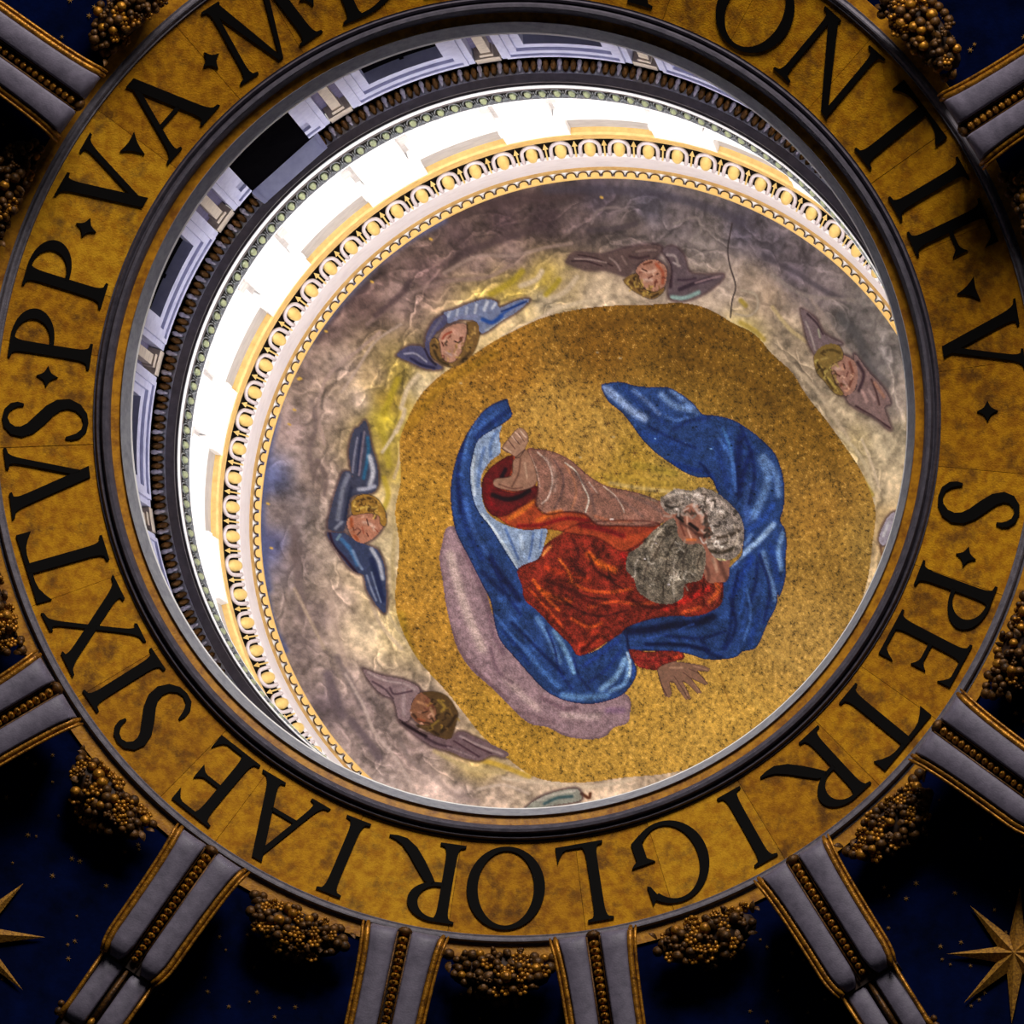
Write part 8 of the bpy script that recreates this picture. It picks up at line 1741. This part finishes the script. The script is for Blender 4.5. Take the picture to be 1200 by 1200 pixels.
def idw(anchors, p=3.0):
    xs = np.linspace(-RM, RM, 140)
    X, Y = np.meshgrid(xs, xs, indexing='xy')
    num = np.zeros(X.shape + (3,)); den = np.zeros(X.shape)
    for x, y, r, g, b in anchors:
        w = 1.0 / ((X - x) ** 2 + (Y - y) ** 2 + 0.004) ** (p / 2)
        num += w[..., None] * np.array((r, g, b)); den += w
    c = num / den[..., None]
    t = np.linspace(0, 138.999, N); i = t.astype(int); f = t - i
    c = c[i] * (1 - f)[:, None, None] + c[i + 1] * f[:, None, None]
    return c[:, i] * (1 - f)[None, :, None] + c[:, i + 1] * f[None, :, None]

def smooth_closed(p, k=4):
    p = np.asarray(p, float); n = len(p); out = []
    for i in range(n):
        p0, p1, p2, p3 = p[i - 1], p[i], p[(i + 1) % n], p[(i + 2) % n]
        for s in range(k):
            t = s / k
            out.append(0.5 * (2 * p1 + (p2 - p0) * t + (2 * p0 - 5 * p1 + 4 * p2 - p3) * t * t + (3 * p1 - p0 - 3 * p2 + p3) * t ** 3))
    return np.array(out)
def smooth_open(p, k=5):
    p = np.asarray(p, float)
    if len(p) < 3: return p
    q = np.vstack([2 * p[0] - p[1], p, 2 * p[-1] - p[-2]]); out = []
    for i in range(1, len(q) - 2):
        p0, p1, p2, p3 = q[i - 1], q[i], q[i + 1], q[i + 2]
        for s in range(k):
            t = s / k
            out.append(0.5 * (2 * p1 + (p2 - p0) * t + (2 * p0 - 5 * p1 + 4 * p2 - p3) * t * t + (3 * p1 - p0 - 3 * p2 + p3) * t ** 3))
    out.append(p[-1])
    return np.array(out)
def win(p, pad):
    x0 = max(0, int((p[:, 0].min() - pad + RM) / PXM)); x1 = min(N, int((p[:, 0].max() + pad + RM) / PXM) + 2)
    y0 = max(0, int((p[:, 1].min() - pad + RM) / PXM)); y1 = min(N, int((p[:, 1].max() + pad + RM) / PXM) + 2)
    return slice(y0, y1), slice(x0, x1)

PARTS = ['cloud', 'gold']
cloud = idw(CLOUD)
n1, n2, n3 = fbm(14), fbm(36), fbm(150, 2)
# a flow-stretched noise so the clouds roll round the dome
th_ = np.arctan2(GY, GX); rr_ = np.hypot(GX, GY)
def flow(ca, cr_):
    g = rng.random((cr_ + 2, ca)); 
    u = (th_ / (2 * PI) + 0.5) * ca + 2.5 * n1; v = np.clip(rr_ / 4.2 * cr_ + 2.2 * (n2 - .5), 0, cr_ - .001)
    i = np.floor(u).astype(int) % ca; fu = u - np.floor(u); j = np.floor(v).astype(int); fv = v - j
    fu = fu * fu * (3 - 2 * fu); fv = fv * fv * (3 - 2 * fv); i2 = (i + 1) % ca
    return (g[j, i] * (1 - fu) + g[j, i2] * fu) * (1 - fv) + (g[j + 1, i] * (1 - fu) + g[j + 1, i2] * fu) * fv
fl = 0.6 * flow(26, 22) + 0.4 * flow(60, 44)
mod = 1.0 + 0.42 * (fl - .5) + 0.55 * (n2 - .5) + 0.40 * (n1 - .5) + 0.45 * (n3 - .5) + 0.14 * (rng.random((N, N)) - .5)
cloud = cloud * mod[..., None]
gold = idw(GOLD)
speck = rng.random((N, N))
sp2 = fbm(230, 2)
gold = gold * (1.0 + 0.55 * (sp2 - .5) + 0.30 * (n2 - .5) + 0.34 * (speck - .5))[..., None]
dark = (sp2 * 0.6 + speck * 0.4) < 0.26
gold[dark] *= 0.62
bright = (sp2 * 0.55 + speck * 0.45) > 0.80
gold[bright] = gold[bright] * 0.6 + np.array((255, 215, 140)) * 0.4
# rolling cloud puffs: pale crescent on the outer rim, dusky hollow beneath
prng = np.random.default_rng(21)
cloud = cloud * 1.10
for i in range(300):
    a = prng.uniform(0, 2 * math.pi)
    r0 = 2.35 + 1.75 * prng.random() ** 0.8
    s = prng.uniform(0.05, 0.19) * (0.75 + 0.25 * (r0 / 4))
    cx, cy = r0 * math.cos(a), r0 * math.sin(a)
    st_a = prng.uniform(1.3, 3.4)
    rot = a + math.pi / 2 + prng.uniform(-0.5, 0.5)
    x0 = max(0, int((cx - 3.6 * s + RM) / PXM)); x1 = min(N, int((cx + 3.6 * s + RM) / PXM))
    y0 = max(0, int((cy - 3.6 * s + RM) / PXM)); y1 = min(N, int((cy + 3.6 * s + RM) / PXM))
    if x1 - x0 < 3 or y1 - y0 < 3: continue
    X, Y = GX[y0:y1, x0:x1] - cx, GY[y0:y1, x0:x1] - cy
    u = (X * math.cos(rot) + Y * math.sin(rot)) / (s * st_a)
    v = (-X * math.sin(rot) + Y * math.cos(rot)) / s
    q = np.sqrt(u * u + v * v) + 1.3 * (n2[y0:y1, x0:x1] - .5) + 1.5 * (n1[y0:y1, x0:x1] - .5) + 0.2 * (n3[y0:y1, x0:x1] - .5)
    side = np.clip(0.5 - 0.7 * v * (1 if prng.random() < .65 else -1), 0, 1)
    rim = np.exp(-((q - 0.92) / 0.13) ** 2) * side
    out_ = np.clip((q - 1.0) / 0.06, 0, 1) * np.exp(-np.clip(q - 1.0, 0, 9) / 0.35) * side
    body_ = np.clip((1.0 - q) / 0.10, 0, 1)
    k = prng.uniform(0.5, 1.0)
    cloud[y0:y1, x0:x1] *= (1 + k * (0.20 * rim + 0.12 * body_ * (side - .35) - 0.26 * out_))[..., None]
canvas = cloud.copy()
label = np.zeros((N, N), np.int16)
grain = (1.0 + 0.16 * (speck - .5) + 0.26 * (sp2 - .5))[..., None]

for op in OPS:
    kind, part, col, pts, w, clip, alpha, sm = op
    if kind == 'p':
        p = smooth_closed(pts) if sm else np.asarray(pts, float)
        ys, xs = win(p, 0.02)
        X, Y = GX[ys, xs], GY[ys, xs]
        inside = np.zeros(X.shape, bool)
        q = np.roll(p, -1, axis=0)
        for (ax_, ay_), (bx_, by_) in zip(p, q):
            if ay_ == by_: continue
            c = (ay_ > Y) != (by_ > Y)
            inside ^= c & (X < (bx_ - ax_) * (Y - ay_) / (by_ - ay_) + ax_)
        if part not in PARTS: PARTS.append(part)
        label[ys, xs][inside] = PARTS.index(part)
        if isinstance(col, str):
            canvas[ys, xs][inside] = gold[ys, xs][inside]
        else:
            canvas[ys, xs][inside] = (np.array(col, float) * grain[ys, xs])[inside]
    else:
        p = smooth_open(pts)
        ys, xs = win(p, w * 1.7)
        X, Y = GX[ys, xs], GY[ys, xs]
        d2 = np.full(X.shape, 1e9)
        for (ax_, ay_), (bx_, by_) in zip(p[:-1], p[1:]):
            dx, dy = bx_ - ax_, by_ - ay_
            l2 = dx * dx + dy * dy + 1e-12
            t = np.clip(((X - ax_) * dx + (Y - ay_) * dy) / l2, 0, 1)
            d2 = np.minimum(d2, (X - ax_ - t * dx) ** 2 + (Y - ay_ - t * dy) ** 2)
        m = alpha * np.exp(-1.6 * (d2 / (w * 0.5) ** 2) ** 1.4)
        if clip:
            ok = np.isin(label[ys, xs], [PARTS.index(c) for c in clip if c in PARTS])
            m = m * ok
        g_ = grain[ys, xs] if 'gold' not in (clip or ()) else (0.4 + 0.6 * (1 + 0.9 * (sp2[ys, xs] - .5)))[..., None]
        canvas[ys, xs] = canvas[ys, xs] * (1 - m[..., None]) + np.array(col, float) * g_ * m[..., None]
for nm, amt in (('mantle', 0.55), ('lining', 0.3), ('robe', 0.9), ('sleeve', 0.4), ('seat', 0.3), ('beard', 0.8), ('hair', 0.7)):
    k = label == PARTS.index(nm)
    canvas[k] *= (1 + amt * (n3[k] - .5) + amt * 0.8 * (n2[k] - .5) + amt * 0.6 * (speck[k] - .5))[:, None]
canvas = np.clip(canvas, 2, 255) / 255.0
canvas = np.where(canvas <= 0.04045, canvas / 12.92, ((canvas + 0.055) / 1.055) ** 2.4)
canvas = np.clip(canvas * np.where(label == 0, 0.98, 0.76)[..., None], 0, 0.9)

GZ = cap_z(np.minimum(GX ** 2 + GY ** 2, RM ** 2))
cc = label[:-1, :-1]
inside_cell = (GX[:-1, :-1] + PXM / 2) ** 2 + (GY[:-1, :-1] + PXM / 2) ** 2 < (RM - 0.012) ** 2
idx = np.arange(N * N).reshape(N, N)
quads = np.stack([idx[:-1, :-1], idx[:-1, 1:], idx[1:, 1:], idx[1:, :-1]], -1)
flatP = np.stack([GX, GY, GZ], -1).reshape(-1, 3)
flatC = np.concatenate([canvas.reshape(-1, 3), np.ones((N * N, 1))], 1)

def patch(name, part, parent):
    """one field of tesserae, cut out of the dome surface"""
    sel = inside_cell & (cc == PARTS.index(part))
    q = quads[sel]
    if len(q) == 0: return None
    used, inv = np.unique(q, return_inverse=True)
    me = bpy.data.meshes.new(name)
    me.vertices.add(len(used))
    me.vertices.foreach_set('co', flatP[used].astype(np.float32).ravel())
    me.loops.add(q.size)
    me.loops.foreach_set('vertex_index', inv.reshape(-1).astype(np.int32))
    me.polygons.add(len(q))
    me.polygons.foreach_set('loop_start', np.arange(0, q.size, 4, dtype=np.int32))
    ca = me.color_attributes.new('tesserae', 'FLOAT_COLOR', 'POINT')
    ca.data.foreach_set('color', flatC[used].astype(np.float32).ravel())
    me.materials.append(M['mosaic'])
    me.update(calc_edges=True)
    me.polygons.foreach_set('use_smooth', [True] * len(me.polygons))
    o = link(name, me, parent)
    place(o, Matrix.Identity(4))
    return o

mos = empty('dome_mosaic', (0, 0, ZM))
tag(mos, 'round dome mosaic of a bearded figure on gold ringed by clouds', 'mosaic')
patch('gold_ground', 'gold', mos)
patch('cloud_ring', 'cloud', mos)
patch('cloud_seat', 'seat', mos)
fig = patch('robed_figure', 'robe', mos)
tag(fig, 'rust red robe of the bearded figure')
for nm, part, lb in (('mantle', 'mantle', 'deep blue billowing mantle'), ('mantle_lining', 'lining', 'pale blue lining of the mantle'), ('sleeve', 'sleeve', 'pinkish brown sleeve with dark red opening'),
                     ('hand', 'hand_left', 'raised clenched hand'), ('hand', 'hand_right', 'lowered open hand with spread fingers'), ('face', 'face', None), ('beard', 'beard', 'long grey beard'), ('hair', 'hair', 'white tousled hair')):
    o = patch(nm, part, fig)
    if lb: tag(o, lb)
CHL = {1: 'winged child head with dark blue wings, left of the gold', 2: 'winged child head with bright blue wing, upper left of the gold', 3: 'winged child head with brown wings, above the gold',
       4: 'winged child head with mauve wings, at the right edge', 5: 'winged child head with pinkish wings, below left of the gold'}
for k in range(1, 6):
    h = patch('winged_head', 'cherub%d' % k, mos)
    tag(h, CHL[k])
    patch('hair', 'hair%d' % k, h)
    patch('wing', 'wing%da' % k, h)
    patch('wing', 'wing%db' % k, h)
patch('wing_tip', 'wing6a', mos)
patch('wing_tip', 'wing7a', mos)
